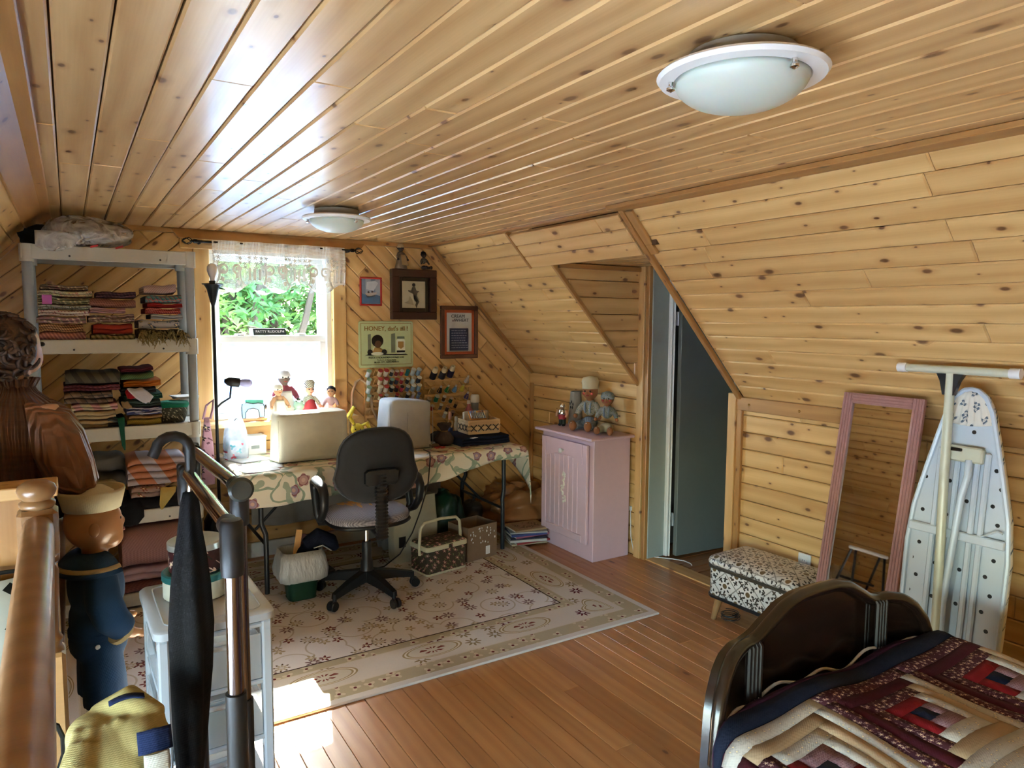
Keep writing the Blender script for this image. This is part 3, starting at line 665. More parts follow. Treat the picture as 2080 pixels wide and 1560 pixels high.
# ================================================================ folding table and its cloth
TZ = .722; TX0, TX1, TY0, TY1 = .77, 2.62, 4.03, 4.785
tb = thing('folding_table', 'long folding table with dark metal legs under a floral cloth', 'table', (1.7, 4.4, 0))
B().box(((TX0+TX1)/2, (TY0+TY1)/2, TZ-.022), (TX1-TX0, TY1-TY0, .044), None, .008).obj('tabletop', plain('almond_laminate', 'cfc9b6', .5), tb, world=True)
for xs, sgn in ((.905, 1), (2.478, -1)):
    for yy in (TY0+.06, TY1-.10):
        k = -1 if yy < 4.4 else 1
        B().tube([(xs-.02*sgn, yy-k*.02, TZ-.045), (xs-.02*sgn, yy-k*.02, .42), (xs, yy-k*.005, .36), (xs, yy, .30), (xs, yy, .014)], .0145, 10).obj('leg', DARKMETAL, tb, True, world=True)
    B().tube([(xs, TY0+.06, .30), (xs, TY1-.10, .30)], .010, 8).obj('crossbar', DARKMETAL, tb, True, world=True)
    b = B().tube([(xs, 4.40, .30), (xs+.20*sgn, 4.40, .50), (xs+.42*sgn, 4.40, TZ-.045)], .009, 8); b.obj('brace', DARKMETAL, tb, True, world=True)
m = Mat('floral_tablecloth', .7, 0, .3); x, y, z = m.xyz(); u, v = x, y+z*1.0
n = m.noise(m.vec(x, y, z), 6, 3); base = m.mix(n, rgb('d8d0bd'), rgb('e4decd'))
d, c, dx, dy = m.vor(m.vec(u+n*.06, v+n*.05), 5.2, 1.0); r = (dx*dx+dy*dy).sqrt()*5.2
base = m.mix(((r-.42+.1*(dy.atan2(dx)*3).sin()).abs().lt(.035)), base, rgb('8fa08c'))
p, h, c, r = m.flower(m.vec(u, v), 11, 2, .46, .9, .5); base = m.mix(p*.85, base, rgb('93a48e'))
p, h, c, r = m.flower(m.vec(u, v), 8.6, 5, .34, .9, .62, .14); base = m.mix(p, base, m.mix(c.lt(.3), rgb('b58f86'), rgb('9d8898'))); base = m.mix(p*((r*11).sin().gt(.5)), base, rgb('8a5a5c')); base = m.mix(h, base, rgb('c9a79a'))
m.col(base); CLOTHM = m.m
def cloth_pt(u, v):
    """u along x (0..1), v from the back edge to the front hem; the right end hangs in a point"""
    L = TX1-TX0; hang = .17+.012*math.sin(u*17)-.115*max(0, min(1, (u-.60)/.2)); D = TY1-TY0
    s_ = v*(D+.012+hang); ax = -.012+u*(L+.012+.185); xx = TX0+ax; zz = TZ+.003; yy = TY1-s_
    if s_ > D:
        q = s_-D; bend = .012; zz = TZ+.003-max(0, q-bend*.5); yy = TY0-.006-.012*math.sin(min(1, q/.03)*PI/2)-.010*math.sin(u*31)*q/.15
        yy -= .008*math.sin(u*61+1)*q/.17
    over = ax-L
    if over > 0:
        cn = max(0, (s_-.55*D)/(.45*D)); zz -= over*(.75+.45*min(1, cn))+.10*(over/.185)*cn**2; xx = TX1+.012+over*.22; yy += .05*(over/.185)*max(0, cn-.8)
    if ax < 0: zz -= -ax*.9; xx = TX0-.01+ax*.15
    return (xx, yy, zz)
cl = tag(B().sheet(cloth_pt, 96, 48, .002).obj('tablecloth', CLOTHM, smooth=True, angle=180), 'cream floral vinyl cloth with pink flowers draped over the folding table', 'tablecloth')
TT = TZ+.0055
# grey sheet hanging behind the table legs
gs = tag(B().sheet(lambda u, v: (.95+u*1.35, TY1-.10+.012*math.sin(u*38)+.01*math.sin(u*13), .66-v*(.40+.03*math.sin(u*9))), 60, 8, .003).obj('hanging_sheet', fab('a5a4a0'), smooth=True, angle=180), 'plain grey white sheet hanging under the back of the folding table', 'sheet')
# ================================================================ office chair
ch = thing('office_chair', 'black swivel office chair with worn grey seat and five castors', 'chair', (1.395, 3.80, RUGZ), math.radians(-3))
for k in range(5):
    a = math.radians(-147+72*k); ca, sa = math.cos(a), math.sin(a)
    B().loft([[(r*ca-w*sa*j, r*sa+w*ca*j, zz+(h_ if i else 0)) for j, i in ((-1, 0), (1, 0), (.8, 1), (-.8, 1))] for r, w, zz, h_ in ((.03, .03, .085, .06), (.16, .024, .078, .045), (.275, .018, .062, .03))]).obj('base_arm', BLACK, ch, True, angle=50)
    c_ = B().tube([(.27*ca, .27*sa, .045), (.27*ca, .27*sa, .09)], .012, 8).obj('caster', BLACK, ch, True)
    px, py = .285*ca, .285*sa
    for sd in (-1, 1):
        B().lathe([(0, -.009), (.024, -.009), (.027, -.005), (.027, .005), (.024, .009), (0, .009)], 20, tr(px-sa*.014*sd, py+ca*.014*sd, .0275) @ rz(a) @ rx(PI/2)).obj('wheel', BLACK, c_, True)
B().lathe([(0, .085), (.045, .085), (.045, .13), (.036, .15), (.034, .20), (.027, .21), (.027, .30), (.024, .31), (0, .31)], 20).obj('column', BLACK, ch, True)
B().lathe([(.013, .30), (.013, .42)], 12).obj('gas_lift', CHROME, ch, True)
B().box((0, 0, .425), (.2, .16, .03), None, .01).obj('tilt_plate', BLACK, ch)
m = Mat('worn_grey_seat_fabric', .9, 0, .2); x, y, z = m.xyz(); q = ((x*420+y*420).sin()*(y*420-x*420).sin()); n = m.noise(m.vec(x, y, z), 9, 4)
cc = m.mix(q*.5+.5, rgb('4a4852'), rgb('a5a1a5')); cc = m.mix((m.noise(m.vec(x*5, y*1.2, z), 4, 4)+(y*1.5)).sm(.56, .60)*(x.abs().lt(.13)), cc, rgb('b58c55')); m.col(cc); m.bump(q, .3, .003)
B().ell((0, 0, .475), (.235, .225, .042), 36, 12, None, .75).obj('seat', m.m, ch, True, angle=180)
B().ell((0, 0, .448), (.238, .228, .022), 36, 8, None, .7).obj('seat_pan', BLACK, ch, True, angle=180)
# back: the rear of the backrest faces the camera (local -y)
def back_ring(s_):
    pts = []
    for k in range(28):
        th = 2*PI*k/28; cx = math.copysign(abs(math.cos(th))**.75, math.cos(th)); sz = math.copysign(abs(math.sin(th))**.75, math.sin(th))
        pts.append((cx*(.226+(.010 if sz < 0 else -.014))*s_[0], s_[1]+.05*cx*cx, .795+sz*.198*s_[0]))
    return pts
B().loft([back_ring(q) for q in ((.82, -.275), (.95, -.270), (1.0, -.255), (1.0, -.235), (.96, -.220), (.80, -.212))]).obj('backrest', plain('black_upholstery', '1c1d21', .75, noise=.2, scale=60), ch, True, angle=80)
B().tube([p for p in back_ring((1.012, -.245))], .0055, 6, True).obj('piping', plain('grey_piping', '4a4b50', .5), ch, True)
B().loft([[(x_*w, -.275-d_, .735+z_*h_) for x_, z_ in ((-1, -.6), (-.8, -1), (.8, -1), (1, -.6), (1, .7), (.8, 1), (-.8, 1), (-1, .7))] for w, h_, d_ in ((.095, .045, 0), (.09, .04, .018), (.06, .028, .024))]).obj('back_bracket', BLACK, ch, True, angle=30)
b = B(); zs = [.40+.0095*k for k in range(38)]
B().tube([(0, -.265-.035*math.sin((z_-.40)/.36*PI)*0-.012, z_) for z_ in zs], [.030 if k % 2 else .024 for k in range(38)], 12, M=Matrix.Diagonal((1.25, 1, 1, 1))).obj('bellows', BLACK, ch, True, angle=20)
B().tube([(0, -.28, .41), (0, -.20, .415), (0, -.02, .43)], .022, 8).obj('back_bar', BLACK, ch, True)
for sd in (-1, 1):
    P = [(sd*.17, .02, .438), (sd*.255, .02, .45), (sd*.27, .01, .50), (sd*.272, .07, .62), (sd*.272, .075, .665), (sd*.272, .03, .685), (sd*.272, -.10, .675), (sd*.272, -.145, .64), (sd*.270, -.135, .56), (sd*.268, -.06, .49), (sd*.262, .0, .465)]
    B().tube(P, [.016, .018, .02, .019, .021, .024, .024, .021, .019, .018, .016], 10, sq=1.2).obj('armrest', BLACK, ch, True, angle=180)
# ================================================================ pink cabinet
PINK = plain('pink_paint', 'd7b9c4', .5, noise=.04)
CX0, CX1, CY0, CY1, CH = 2.845, 3.165, 3.575, 4.16, .81
cb = thing('storage_cabinet', 'pale pink cupboard with arched beadboard door beside the doorway', 'cabinet', ((CX0+CX1)/2, (CY0+CY1)/2, 0))
W_ = dict(parent=cb, world=True)
b = B(); b.box(((CX0+CX1)/2+.006, (CY0+CY1)/2, CH/2), (CX1-CX0-.012, CY1-CY0, CH), None, .003); b.obj('carcass', PINK, **W_)
B().box(((CX0+CX1)/2-.015, (CY0+CY1)/2, CH+.009), (CX1-CX0+.05, CY1-CY0+.07, .018), None, .005).obj('top_panel', PINK, **W_)
FD = frame((CX0, 0, 0), (0, -1, 0), (0, 0, 1))       # cabinet front: x = -y
y0, y1, z0, z1 = -(CY1-.035), -(CY0+.035), .115, CH-.035
dr = B(); dr.box(((y0+y1)/2, (z0+z1)/2, .006), (y1-y0, z1-z0, .012), FD, .003); dr = dr.obj('door', PINK, **W_)
ins = .05; b = B()
def front_piece(name, poly, a, c, par=None, mat=PINK, inset=.003):
    q = B().prism(poly, a, c, FD, inset); o = q.obj(name, mat, par or cb); 
    if par is None: o.matrix_local = tr(-cb.location.x, -cb.location.y, 0)
    return o
front_piece('stile', [(y0, z0), (y0+ins, z0), (y0+ins, z1), (y0, z1)], .012, .022, dr); front_piece('stile', [(y1-ins, z0), (y1, z0), (y1, z1), (y1-ins, z1)], .012, .022, dr)
front_piece('rail', [(y0+ins, z0), (y1-ins, z0), (y1-ins, z0+ins), (y0+ins, z0+ins)], .012, .022, dr)
arch = [(y1-ins-(y1-y0-2*ins)*k/12, z1-.135+.045*math.sin(PI*k/12)) for k in range(13)]
front_piece('rail', [(y0+ins, z1), (y1-ins, z1)][::1]+arch, .012, .022, dr, inset=0)
nb = 8; wb = (y1-y0-2*ins)/nb
for k in range(nb): front_piece('beadboard_strip', [(y0+ins+k*wb+.001, z0+ins), (y0+ins+(k+1)*wb-.001, z0+ins), (y0+ins+(k+1)*wb-.001, z1-.10), (y0+ins+k*wb+.001, z1-.10)], .012, .0165, dr)
for o in dr.children: o.matrix_local = tr(-cb.location.x, -cb.location.y, 0)
B().lathe([(0, 0), (.009, 0), (.008, .012), (.017, .02), (.018, .03), (.010, .037), (0, .038)], 16, FD @ tr((y0+y1)/2, z1-.07, .02)).obj('knob', plain('glass_knob', 'd8d4d2', .08, 0, 0), dr, True, M=tr(-cb.location.x, -cb.location.y, 0))
ap = B(); rn = random.Random(5)
for k in range(26):
    t_ = k/25; ap.ell(((y0+y1)/2+.012*math.sin(t_*9)+rn.uniform(-.014, .014), .47-t_*.20+.08, .019), (rn.uniform(.006, .012), rn.uniform(.006, .011), .004), 8, 5)
q = B(); q.v = [FD @ p for p in ap.v]; q.f = ap.f; ap = q.obj('applique', plain('white_plaster', 'e9e4da', .6), dr, True, M=tr(-cb.location.x, -cb.location.y, 0)); tag(ap, 'white raised flower applique', kind='stuff')
# ================================================================ footstool
m = Mat('damask_vinyl', .28, 0, .5); x, y, z = m.xyz(); u = x+y*.0+z*.0; 
nrm = m.nt.nodes.new('ShaderNodeNewGeometry'); sp = m.nt.nodes.new('ShaderNodeSeparateXYZ'); tcn = m.nt.nodes.new('ShaderNodeTexCoord'); m.nt.links.new(tcn.outputs['Normal'], sp.inputs[0])
nz = S(m.nt, sp.outputs[2]).abs().gt(.6); nx = S(m.nt, sp.outputs[0]).abs().gt(.7)
u = x*(1-nx)+y*nx; v = z*(1-nz)+y*nz
p1, p2 = (u+v)*7.0, (u-v)*7.0; lat = ((p1.fr()-.5).abs().gt(.47)).max((p2.fr()-.5).abs().gt(.47))
fx, fy = p1.fr()-.5, p2.fr()-.5; r = (fx*fx+fy*fy).sqrt(); a = fy.atan2(fx)
mot = r.lt(.26+.12*(a*8).cos())*(((r*26).sin()).gt(-.35))
sm_ = m.flower(m.vec(u, v), 30, 4, .42, .7, .7)[0]
cc = m.mix(m.noise(m.vec(x, y, z), 14, 2), rgb('dcd9d4'), rgb('c9c4bd')); dk = m.mix(r.lt(.17), rgb('2f2a25'), rgb('6b5537'))
cc = m.mix(lat*.7, cc, rgb('6e675e')); cc = m.mix(sm_*r.gt(.3), cc, rgb('3a342e')); cc = m.mix(mot, cc, dk); m.col(cc); DAMASK = m.m
os_ = thing('footstool', 'white and brown damask vinyl footstool with storage lid and wooden legs', 'footstool', (3.00, 2.315, 0), math.radians(2))
def rr(w, d, r, n=5):
    pts = []
    for cx, cy, a0 in ((w/2-r, d/2-r, 0), (-w/2+r, d/2-r, PI/2), (-w/2+r, -d/2+r, PI), (w/2-r, -d/2+r, 1.5*PI)):
        pts += [(cx+r*math.cos(a0+k*PI/2/n), cy+r*math.sin(a0+k*PI/2/n)) for k in range(n+1)]
    return pts
def rbox(b, w, d, zs, r=.03, M=None):
    """lofted rounded box; zs = [(z, inset), ...]"""
    return b.loft([[(x_, y_, z_) for x_, y_ in rr(w-2*i, d-2*i, max(.004, r-i))] for z_, i in zs], M)
rbox(B(), .32, .53, [(.135, .006), (.14, 0), (.29, 0)], .05).obj('body', DAMASK, os_, True, angle=50)
rbox(B(), .33, .54, [(.128, .004), (.133, 0), (.143, 0), (.148, .006)], .05).obj('base_trim', BLACK, os_, True)
rbox(B(), .335, .545, [(.288, .004), (.292, 0), (.304, 0), (.308, .004)], .05).obj('lid_trim', plain('brown_vinyl', '3d362c', .4), os_, True)
rbox(B(), .335, .545, [(.306, .004), (.318, -.004), (.335, .002), (.350, .022), (.357, .06), (.36, .12)], .055).obj('lid', DAMASK, os_, True, angle=60)
for sx in (-1, 1):
    for sy in (-1, 1):
        B().tube([(sx*.115, sy*.21, .13), (sx*.13, sy*.235, .0)], [.022, .013], 12).obj('leg', OAK, os_, True)
# ================================================================ leaning mirror
MIR = plain('mirror_silver', 'e8e8e8', .02, 1.0, 0); ROSE = plain('dusty_pink_wood', 'a97d78', .5, noise=.15)
mt = thing('leaning_mirror', 'tall narrow mirror with dusty pink frame leaning on the knee wall', 'mirror', (2.835, 1.785, .004))
MW, MHH = .368, 1.275
lean = math.atan2(.215, 1.25)
MF = Matrix(((0, math.sin(lean), -math.cos(lean), 0), (-1, 0, 0, 0), (0, math.cos(lean), math.sin(lean), 0), (0, 0, 0, 1)))   # x across (-y world), y up the lean, z towards the room
b = B().box((0, MHH/2, -.012), (MW-.02, MHH-.02, .012), MF); b.obj('backing', plain('hardboard', '5b4433', .9), mt)
B().box((0, MHH/2, -.003), (MW-.08, MHH-.08, .004), MF).obj('glass', MIR, mt)
for k, (sx, sy, w, h_) in enumerate(((-MW/2+.024, MHH/2, .048, MHH), (MW/2-.024, MHH/2, .048, MHH), (0, .024, MW-.096, .048), (0, MHH-.024, MW-.096, .048))):
    b = B().box((sx, sy, 0), (w, h_, .022), MF, .003)
    for j in (-.013, 0, .013):
        if w < h_: b.box((sx+j, sy, .012), (.007, h_-.004, .008), MF, .002)
        else: b.box((sx, sy+j, .012), (w, .007, .008), MF, .002)
    b.obj('frame_rail', ROSE, mt)
# ================================================================ ironing board
ib = thing('ironing_board', 'folded pale blue metal ironing board standing on end against the wall', 'ironing board', (2.82, 1.372, .004))
PALE = plain('pale_blue_enamel', 'c3d0dc', .4, .1, .04); CREAMM = plain('cream_enamel', 'c9ccb8', .38, .1, .05)
lb = math.atan2(.125, 1.4)
IF = Matrix(((0, math.sin(lb), -math.cos(lb), 0), (-1, 0, 0, 0), (0, math.cos(lb), math.sin(lb), 0), (0, 0, 0, 1)))
def board_half(h_):
    """half-width of the board at height h_ (tail down, nose up)"""
    k = [(0, .165), (.1, .18), (.7, .185), (.85, .172), (1.0, .14), (1.15, .105), (1.25, .08), (1.30, .055), (1.325, .025), (1.33, .0)]
    for (a, p_), (c_, q_) in zip(k, k[1:]):
        if a <= h_ <= c_: return p_+(q_-p_)*(h_-a)/(c_-a)
    return 0
hs = [0, .03, .1, .25, .4, .55, .7, .78, .85, .92, 1.0, 1.08, 1.15, 1.2, 1.25, 1.28, 1.30, 1.315, 1.325, 1.33]
out = [(board_half(h_), h_) for h_ in hs]+[(-board_half(h_), h_) for h_ in reversed(hs[:-1])]
m = Mat('perforated_enamel', .4, .1); x, y, z = m.xyz(); w_, h2 = x, y
row = (h2*15).floor(); off = ((row*.5).fr())*.5
gx = (w_*11+off).fr()-.5; gy = (h2*15).fr()-.5; hole = (gx*gx*1.8+gy*gy).sqrt().lt(.115)*w_.abs().lt(.155)
m.col(m.mix(hole, rgb('c3d0dc'), rgb('10141a'))); PERF = m.m
B().prism([(x_*.965, y_*.99+.004) for x_, y_ in out], -.006, 0).obj('deck', PERF, ib, M=IF)
B().tube([(x_*.99, y_, .002) for x_, y_ in out], .010, 8, True).obj('rim', PALE, ib, True, M=IF)
m = Mat('paisley_cover', .85, 0, .2); x, y, z = m.xyz(); p, h, c, r = m.flower(m.vec(x, y+z), 26, 3, .42, .9, .9)
cc = m.mix(p, rgb('ded9cd'), rgb('5d6a78')); cc = m.mix(p*((r*9).sin().gt(.2)), cc, rgb('c5c3bb')); m.col(cc)
b = B(); n_ = len(out)
prof = [(.96, -.004), (1.02, .010), (1.045, .0), (1.05, -.014), (1.02, -.030), (0.9, -.036)]
rings = [[((x_*s_)+(0), .665+(y_-.665)*(1+(s_-1)*.22), z_) for x_, y_ in out] for s_, z_ in prof]
b.loft([list(r_) for r_ in rings], None, False); v0 = b.v
b.f.append(tuple(range(5*n_, 6*n_))); b.obj('fabric_cover', m.m, ib, True, M=IF, angle=60)
B().sheet(lambda u, v: ((u-.5)*2*board_half(1.20+v*.12)*.93, 1.20+v*.122+.012*(1-4*(u-.5)**2)*(1-v)*-1, .006+.006*math.sin(u*40)*(1-v)), 30, 6, .003).obj('nose_pocket', m.m, ib, True, M=IF, angle=180)
for sx in (-.085, .085, -.02, .05): B().box((sx, .57, .010), (.022, 1.05, .014), None, .005).obj('rib', PALE, ib, M=IF)
B().box((0, .765, .014), (.35, .035, .018), None, .004).obj('cross_rail', PALE, ib, M=IF)
B().box((.0, 1.08, .02), (.15, .06, .03), None, .006).obj('latch_housing', CREAMM, ib, M=IF)
B().box((-.02, 1.095, .04), (.05, .012, .012), None, .003).obj('latch_lever', BLACK, ib, M=IF)
B().tube([(-.005, .02, .045), (-.02, .5, .05), (-.045, 1.0, .05), (-.062, 1.385, .045)], .017, 12).obj('leg', CREAMM, ib, True, M=IF)
B().tube([(.0, .10, .04), (-.005, .5, .04), (.02, .92, .04), (.035, 1.0, .04), (.03, 1.06, .03)], .013, 12).obj('leg', PALE, ib, True, M=IF)
B().tube([(-.25, 1.398, .045), (.16, 1.398, .045)], .0165, 14).obj('foot_bar', CREAMM, ib, True, M=IF)
for sx in (-.25, .16): B().tube([(sx-.018, 1.398, .045), (sx+.018, 1.398, .045)], .0195, 14).obj('end_cap', WHITEP, ib, True, M=IF)
B().loft([[(-.062-w, y_, .030), (-.062+w, y_, .030), (-.062+w, y_, .055), (-.062-w, y_, .055)] for w, y_ in ((.02, 1.30), (.035, 1.355), (.05, 1.382))]).obj('gusset', BLACK, ib, M=IF)
B().tube([(.09, .78, .022), (.15, .815, .022), (.165, .81, .022)], .004, 6).obj('wire_stop', PALE, ib, True, M=IF)
# ================================================================ bed with its log-cabin quilt
BCX, BW, BY = 1.85, .505, 1.265
bd = thing('bed', 'dark walnut bed with curved footboard under the log cabin quilt', 'bed', (BCX, .3, 0))
def foot_top(a):
    k = [(0, .795), (.08, .792), (.15, .775), (.21, .742), (.26, .712), (.30, .702), (.34, .706), (.40, .694), (.44, .668), (.475, .62), (.497, .55), (.505, .46)]
    a = abs(a)
    for (p_, q_), (r_, s_) in zip(k, k[1:]):
        if p_ <= a <= r_: return q_+(s_-q_)*(a-p_)/(r_-p_)
    return .46
def foot_y(a): return BY-.075*max(0, (abs(a)-.27)/.235)**1.6
xs_ = [-.505+1.01*k/64 for k in range(65)]
def fb(u, v):
    a = -.505+1.01*u; return (BCX+a, foot_y(a), .16+v*(foot_top(a)-.16))
WALNUT2 = wood('matt_walnut', (0.014, 0.007, 0.005), (0.007, 0.004, 0.003), (0.01, 0.005, 0.003), 0.55, 0.0, 0.1)
def bed_end(name, Y, flip, extra):
    o = B().sheet(lambda u, v: (lambda p: (p[0], Y+(p[1]-BY)*flip, p[2]+(extra*v)))(fb(u, v)), 64, 8, .028*flip).obj(name, WALNUT, bd, True, world=True)
    B().tube([(BCX+a, Y+(foot_y(a)-BY)*flip-.014*flip, foot_top(a)+extra) for a in xs_], .019, 10).obj('top_rail', WALNUT, o, True, M=tr(-BCX, -.3, 0))
    for sx in (-1, 1):
        for j in (-.022, -.007, .008, .023): B().tube([(BCX+sx*.30+j, Y+(foot_y(.3)-BY)*flip-.028*0+d_, z_) for z_, d_ in ((.17, .006), (.68+extra, .006), (.705+extra, 0), (.712+extra, -.02), (.70+extra, -.034), (.17, -.034))], .007, 6).obj('reeded_moulding', WALNUT2, o, True, M=tr(-BCX, -.3, 0))
        B().box((BCX+sx*.49, Y-.10*flip+.0, .10), (.05, .05, .2), None, .006).obj('bed_foot', WALNUT, bd, world=True)
bed_end('footboard', BY, 1, 0); bed_end('headboard', -.70, -1, .22)
for sx in (-1, 1): B().box((BCX+sx*.47, .27, .24), (.025, 1.80, .14), None, .004).obj('side_rail', WALNUT, bd, world=True)
ms = thing('mattress', 'mattress hidden under the log cabin quilt', 'mattress', (BCX, .27, .31))
rbox(B(), .96, 1.86, [(.0, .02), (.02, 0), (.20, 0), (.225, .02)], .06).obj('padding', fab('c9c4b8'), ms, True, angle=60)
for zz in (.02, .20): B().tube([(x_, y_, zz) for x_, y_ in rr(.965, 1.865, .06)], .006, 6, True).obj('piping', fab('8f8a80'), ms, True)
qt = thing('quilt', 'red, navy and cream log cabin patchwork quilt spread on the bed', 'quilt', (BCX, .3, .55))
def qsurf(x, y, up=0.0):
    """flat quilt coordinates (world x, y when lying flat) to a point on the bedding"""
    e = .49; a = x-BCX; sg = 1 if a > 0 else -1; a = abs(a)
    zt = .562+.009*math.sin(x*9+y*5)+.005*math.sin(x*17-y*13)
    if y > 1.10: zt += .012*math.sin((y-1.10)/.12*PI/2)-.04*max(0, (y-1.17)/.05)
    yl = min(y, 1.215-.06*max(0, (a-.3)/.2)) if y > 1.1 else y
    if a <= e: return (BCX+sg*a, yl, zt+up)
    q = a-e; R = .055
    if q < R*PI/2: t = q/R; return (BCX+sg*(e+(R+up)*math.sin(t)), yl, zt-R+(R+up)*math.cos(t))
    d = q-R*PI/2; return (BCX+sg*(e+R+up+.012*math.sin(y*19)*min(1, d/.1)), yl, zt-R-d)
B().sheet(lambda u, v: qsurf(BCX-.80+1.60*u, 1.235-1.93*v), 64, 60, .008).obj('backing', fab('4a1a2c'), qt, True, world=True, angle=180)
QC = dict(navy=fab('10182e'), plum=fab('3a1530'), red=fab('7c101c'), maroon=fab('451020'), pais=fab('46202c', 'a98b86', 'floral', 60, '7d6266'), mauve=fab('8a6a72', '6a4652', 'dots', 140),
          white=fab('b9b5b2', 'a19d9c', 'floral', 45, 'a8a4a2'), cream=fab('b29a80'), cream2=fab('a28a70'))
def patch(x0, x1, y0, y1, c):
    nx = max(2, int((x1-x0)/.03)); ny = max(2, int((y1-y0)/.03))
    B().sheet(lambda u, v: qsurf(x0+(x1-x0)*u, y1-(y1-y0)*v, (.008+.004*math.sin(PI*u)**.5*math.sin(PI*v)**.5) if 0 < u < 1 and 0 < v < 1 else .007), nx, ny, .006).obj('patch', QC[c], qt, True, world=True, angle=180)
def block(cx, cy, fx, fy):
    s0, w = .026, .0422
    patch(cx-s0, cx+s0, cy-s0, cy+s0, 'navy'); h = s0
    for k, (da, db, la, lb) in enumerate((('red', 'red', 'mauve', 'mauve'), ('pais', 'pais', 'white', 'white'), ('maroon', 'maroon', 'cream', 'cream2'), ('pais', 'pais', 'white', 'white'))):
        def q(a0, a1, b0, b1, c):
            X = sorted((cx+fx*a0, cx+fx*a1)); Y = sorted((cy+fy*b0, cy+fy*b1)); patch(X[0], X[1], Y[0], Y[1], c)
        q(h, h+w, -h, h, la); q(-h, h+w, -h-w, -h, lb if k else 'mauve'); q(-h-w, -h, -h-w, h, da); q(-h-w, h+w, h, h+w, db); h += w
for i, cx in enumerate((1.432, 1.824, 2.216)):
    for j, cy in enumerate((.915, .523, .131, -.261)): block(cx, cy, 1, 1 if (i > 0) == (j % 2 == 0) else -1)
for x0, x1, y0, y1, c in ((1.09, 2.56, 1.115, 1.165, 'navy'), (1.09, 2.56, 1.167, 1.23, 'plum'), (1.18, 1.235, -.46, 1.113, 'navy'), (1.09, 1.178, -.46, 1.113, 'plum'), (2.415, 2.47, -.46, 1.113, 'navy'), (2.472, 2.56, -.46, 1.113, 'plum')): patch(x0, x1, y0, y1, c)
B().tube([Vector(qsurf(BCX-.47+.94*k/40, 1.215))+Vector((0, .012, .016+.012*math.sin(k*.7))) for k in range(41)], .0045, 6).obj('white_piping', fab('d8d6d2'), qt, True, world=True)
# ================================================================ stairwell: half wall, newel post, handrail
hw = structure(bpy.data.objects.new('wall_stair', None)); C.objects.link(hw)
boards(hw, frame((0, 2.42, 0), (1, 0, 0), (0, 0, 1)), [(XKL, 0), (-.10, 0), (-.10, 1.07), (XKL, 1.07)], PI/2, .0985, PINE_DARK, .03, 1.5, 2, seed=91)
stick('end_post', PINE_DARK, hw, (-.078, 2.435, 0), (-.078, 2.435, 1.075), .045, .07, (0, -1, 0)); stick('cap_rail', PINE, hw, (XKL, 2.43, 1.092), (-.045, 2.43, 1.092), .12, .034)
B().box(((XKL-.1)/2, 2.47, .53), (-XKL-.1, .03, 1.06)).obj('backing', SH, hw)
nw = thing('stair_railing', 'golden oak turned newel post with handrail beside the stairwell', 'railing', (-.078, 1.95, 0))
b = B().box((0, 0, .40), (.082, .082, .80), None, .008); b.obj('newel_base', OAK, nw)
B().lathe([(.040, .795), (.034, .81), (.038, .825), (.030, .84), (.033, .92), (.036, .99), (.030, 1.005), (.039, 1.015), (.039, 1.03)], 20).obj('newel_shaft', OAK, nw, True)
B().box((0, 0, 1.085), (.08, .08, .115), None, .010).obj('newel_block', OAK, nw)
B().lathe([(.030, 1.14), (.036, 1.148), (.036, 1.156), (.028, 1.162), (.036, 1.172), (.040, 1.184), (.036, 1.196), (.022, 1.205), (0, 1.208)], 24).obj('newel_cap', OAK, nw, True, angle=60)
prof = [(-.029, -.028), (.029, -.028), (.032, -.012), (.030, .006), (.022, .020), (.008, .026), (-.008, .026), (-.022, .020), (-.030, .006), (-.032, -.012)]
b = B().loft([[(x_+px, yy, z_+1.105) for x_, z_ in prof] for yy, px in ((-.03, 0), (-.5, .006), (-1.1, .016), (-2.0, .03), (-2.9, .04))]); b.obj('handrail', OAK, nw, True, angle=50)
IRON = plain('black_iron', '141414', .5, .5)
for k in range(11):
    yy = -.20-.14*k; px = .016*(-yy-.03)/1.07; bl = B().tube([(px+.004, yy, 0), (px+.004, yy, 1.08)], .0065, 8).obj('baluster', IRON, nw, True)
    if k % 2 == 0:
        B().tube([(px+.004+.026*math.sin(t/10*2*PI), yy, .66+.06*math.cos(t/10*2*PI)) for t in range(10)], .005, 6, True).obj('scroll', IRON, bl, True)
# white cloth with black diamonds hanging in the stairwell
m = Mat('diamond_cloth', .9, 0, .2); x, y, z = m.xyz(); q = ((x*9).fr()-.5).abs()+((z*9).fr()-.5).abs(); m.col(m.mix(q.lt(.16), rgb('9b9a90'), rgb('14120f')))
o = B().sheet(lambda u, v: (-.50+.38*u, 2.36+.012*math.sin(u*14), .86-.62*v), 24, 6, .003).obj('hanging_cloth', m.m, smooth=True, angle=180); tag(o, 'off white cloth with small black diamonds hanging behind the handrail', 'cloth')
o = thing('cloth_rod', 'black iron rod carrying the diamond cloth behind the handrail', 'rod', (-.31, 2.375, .875))
B().tube([(-.22, 0, 0), (.21, 0, 0)], .006, 8).obj('bar', IRON, o, True); B().tube([(.20+.03*math.cos(t/12*2*PI), 0, .03*math.sin(t/12*2*PI)) for t in range(12)], .005, 6, True).obj('scroll', IRON, o, True)
for sx in (-.2, .19): B().tube([(sx, 0, 0), (sx, .045, 0)], .005, 6).obj('bracket', IRON, o, True)
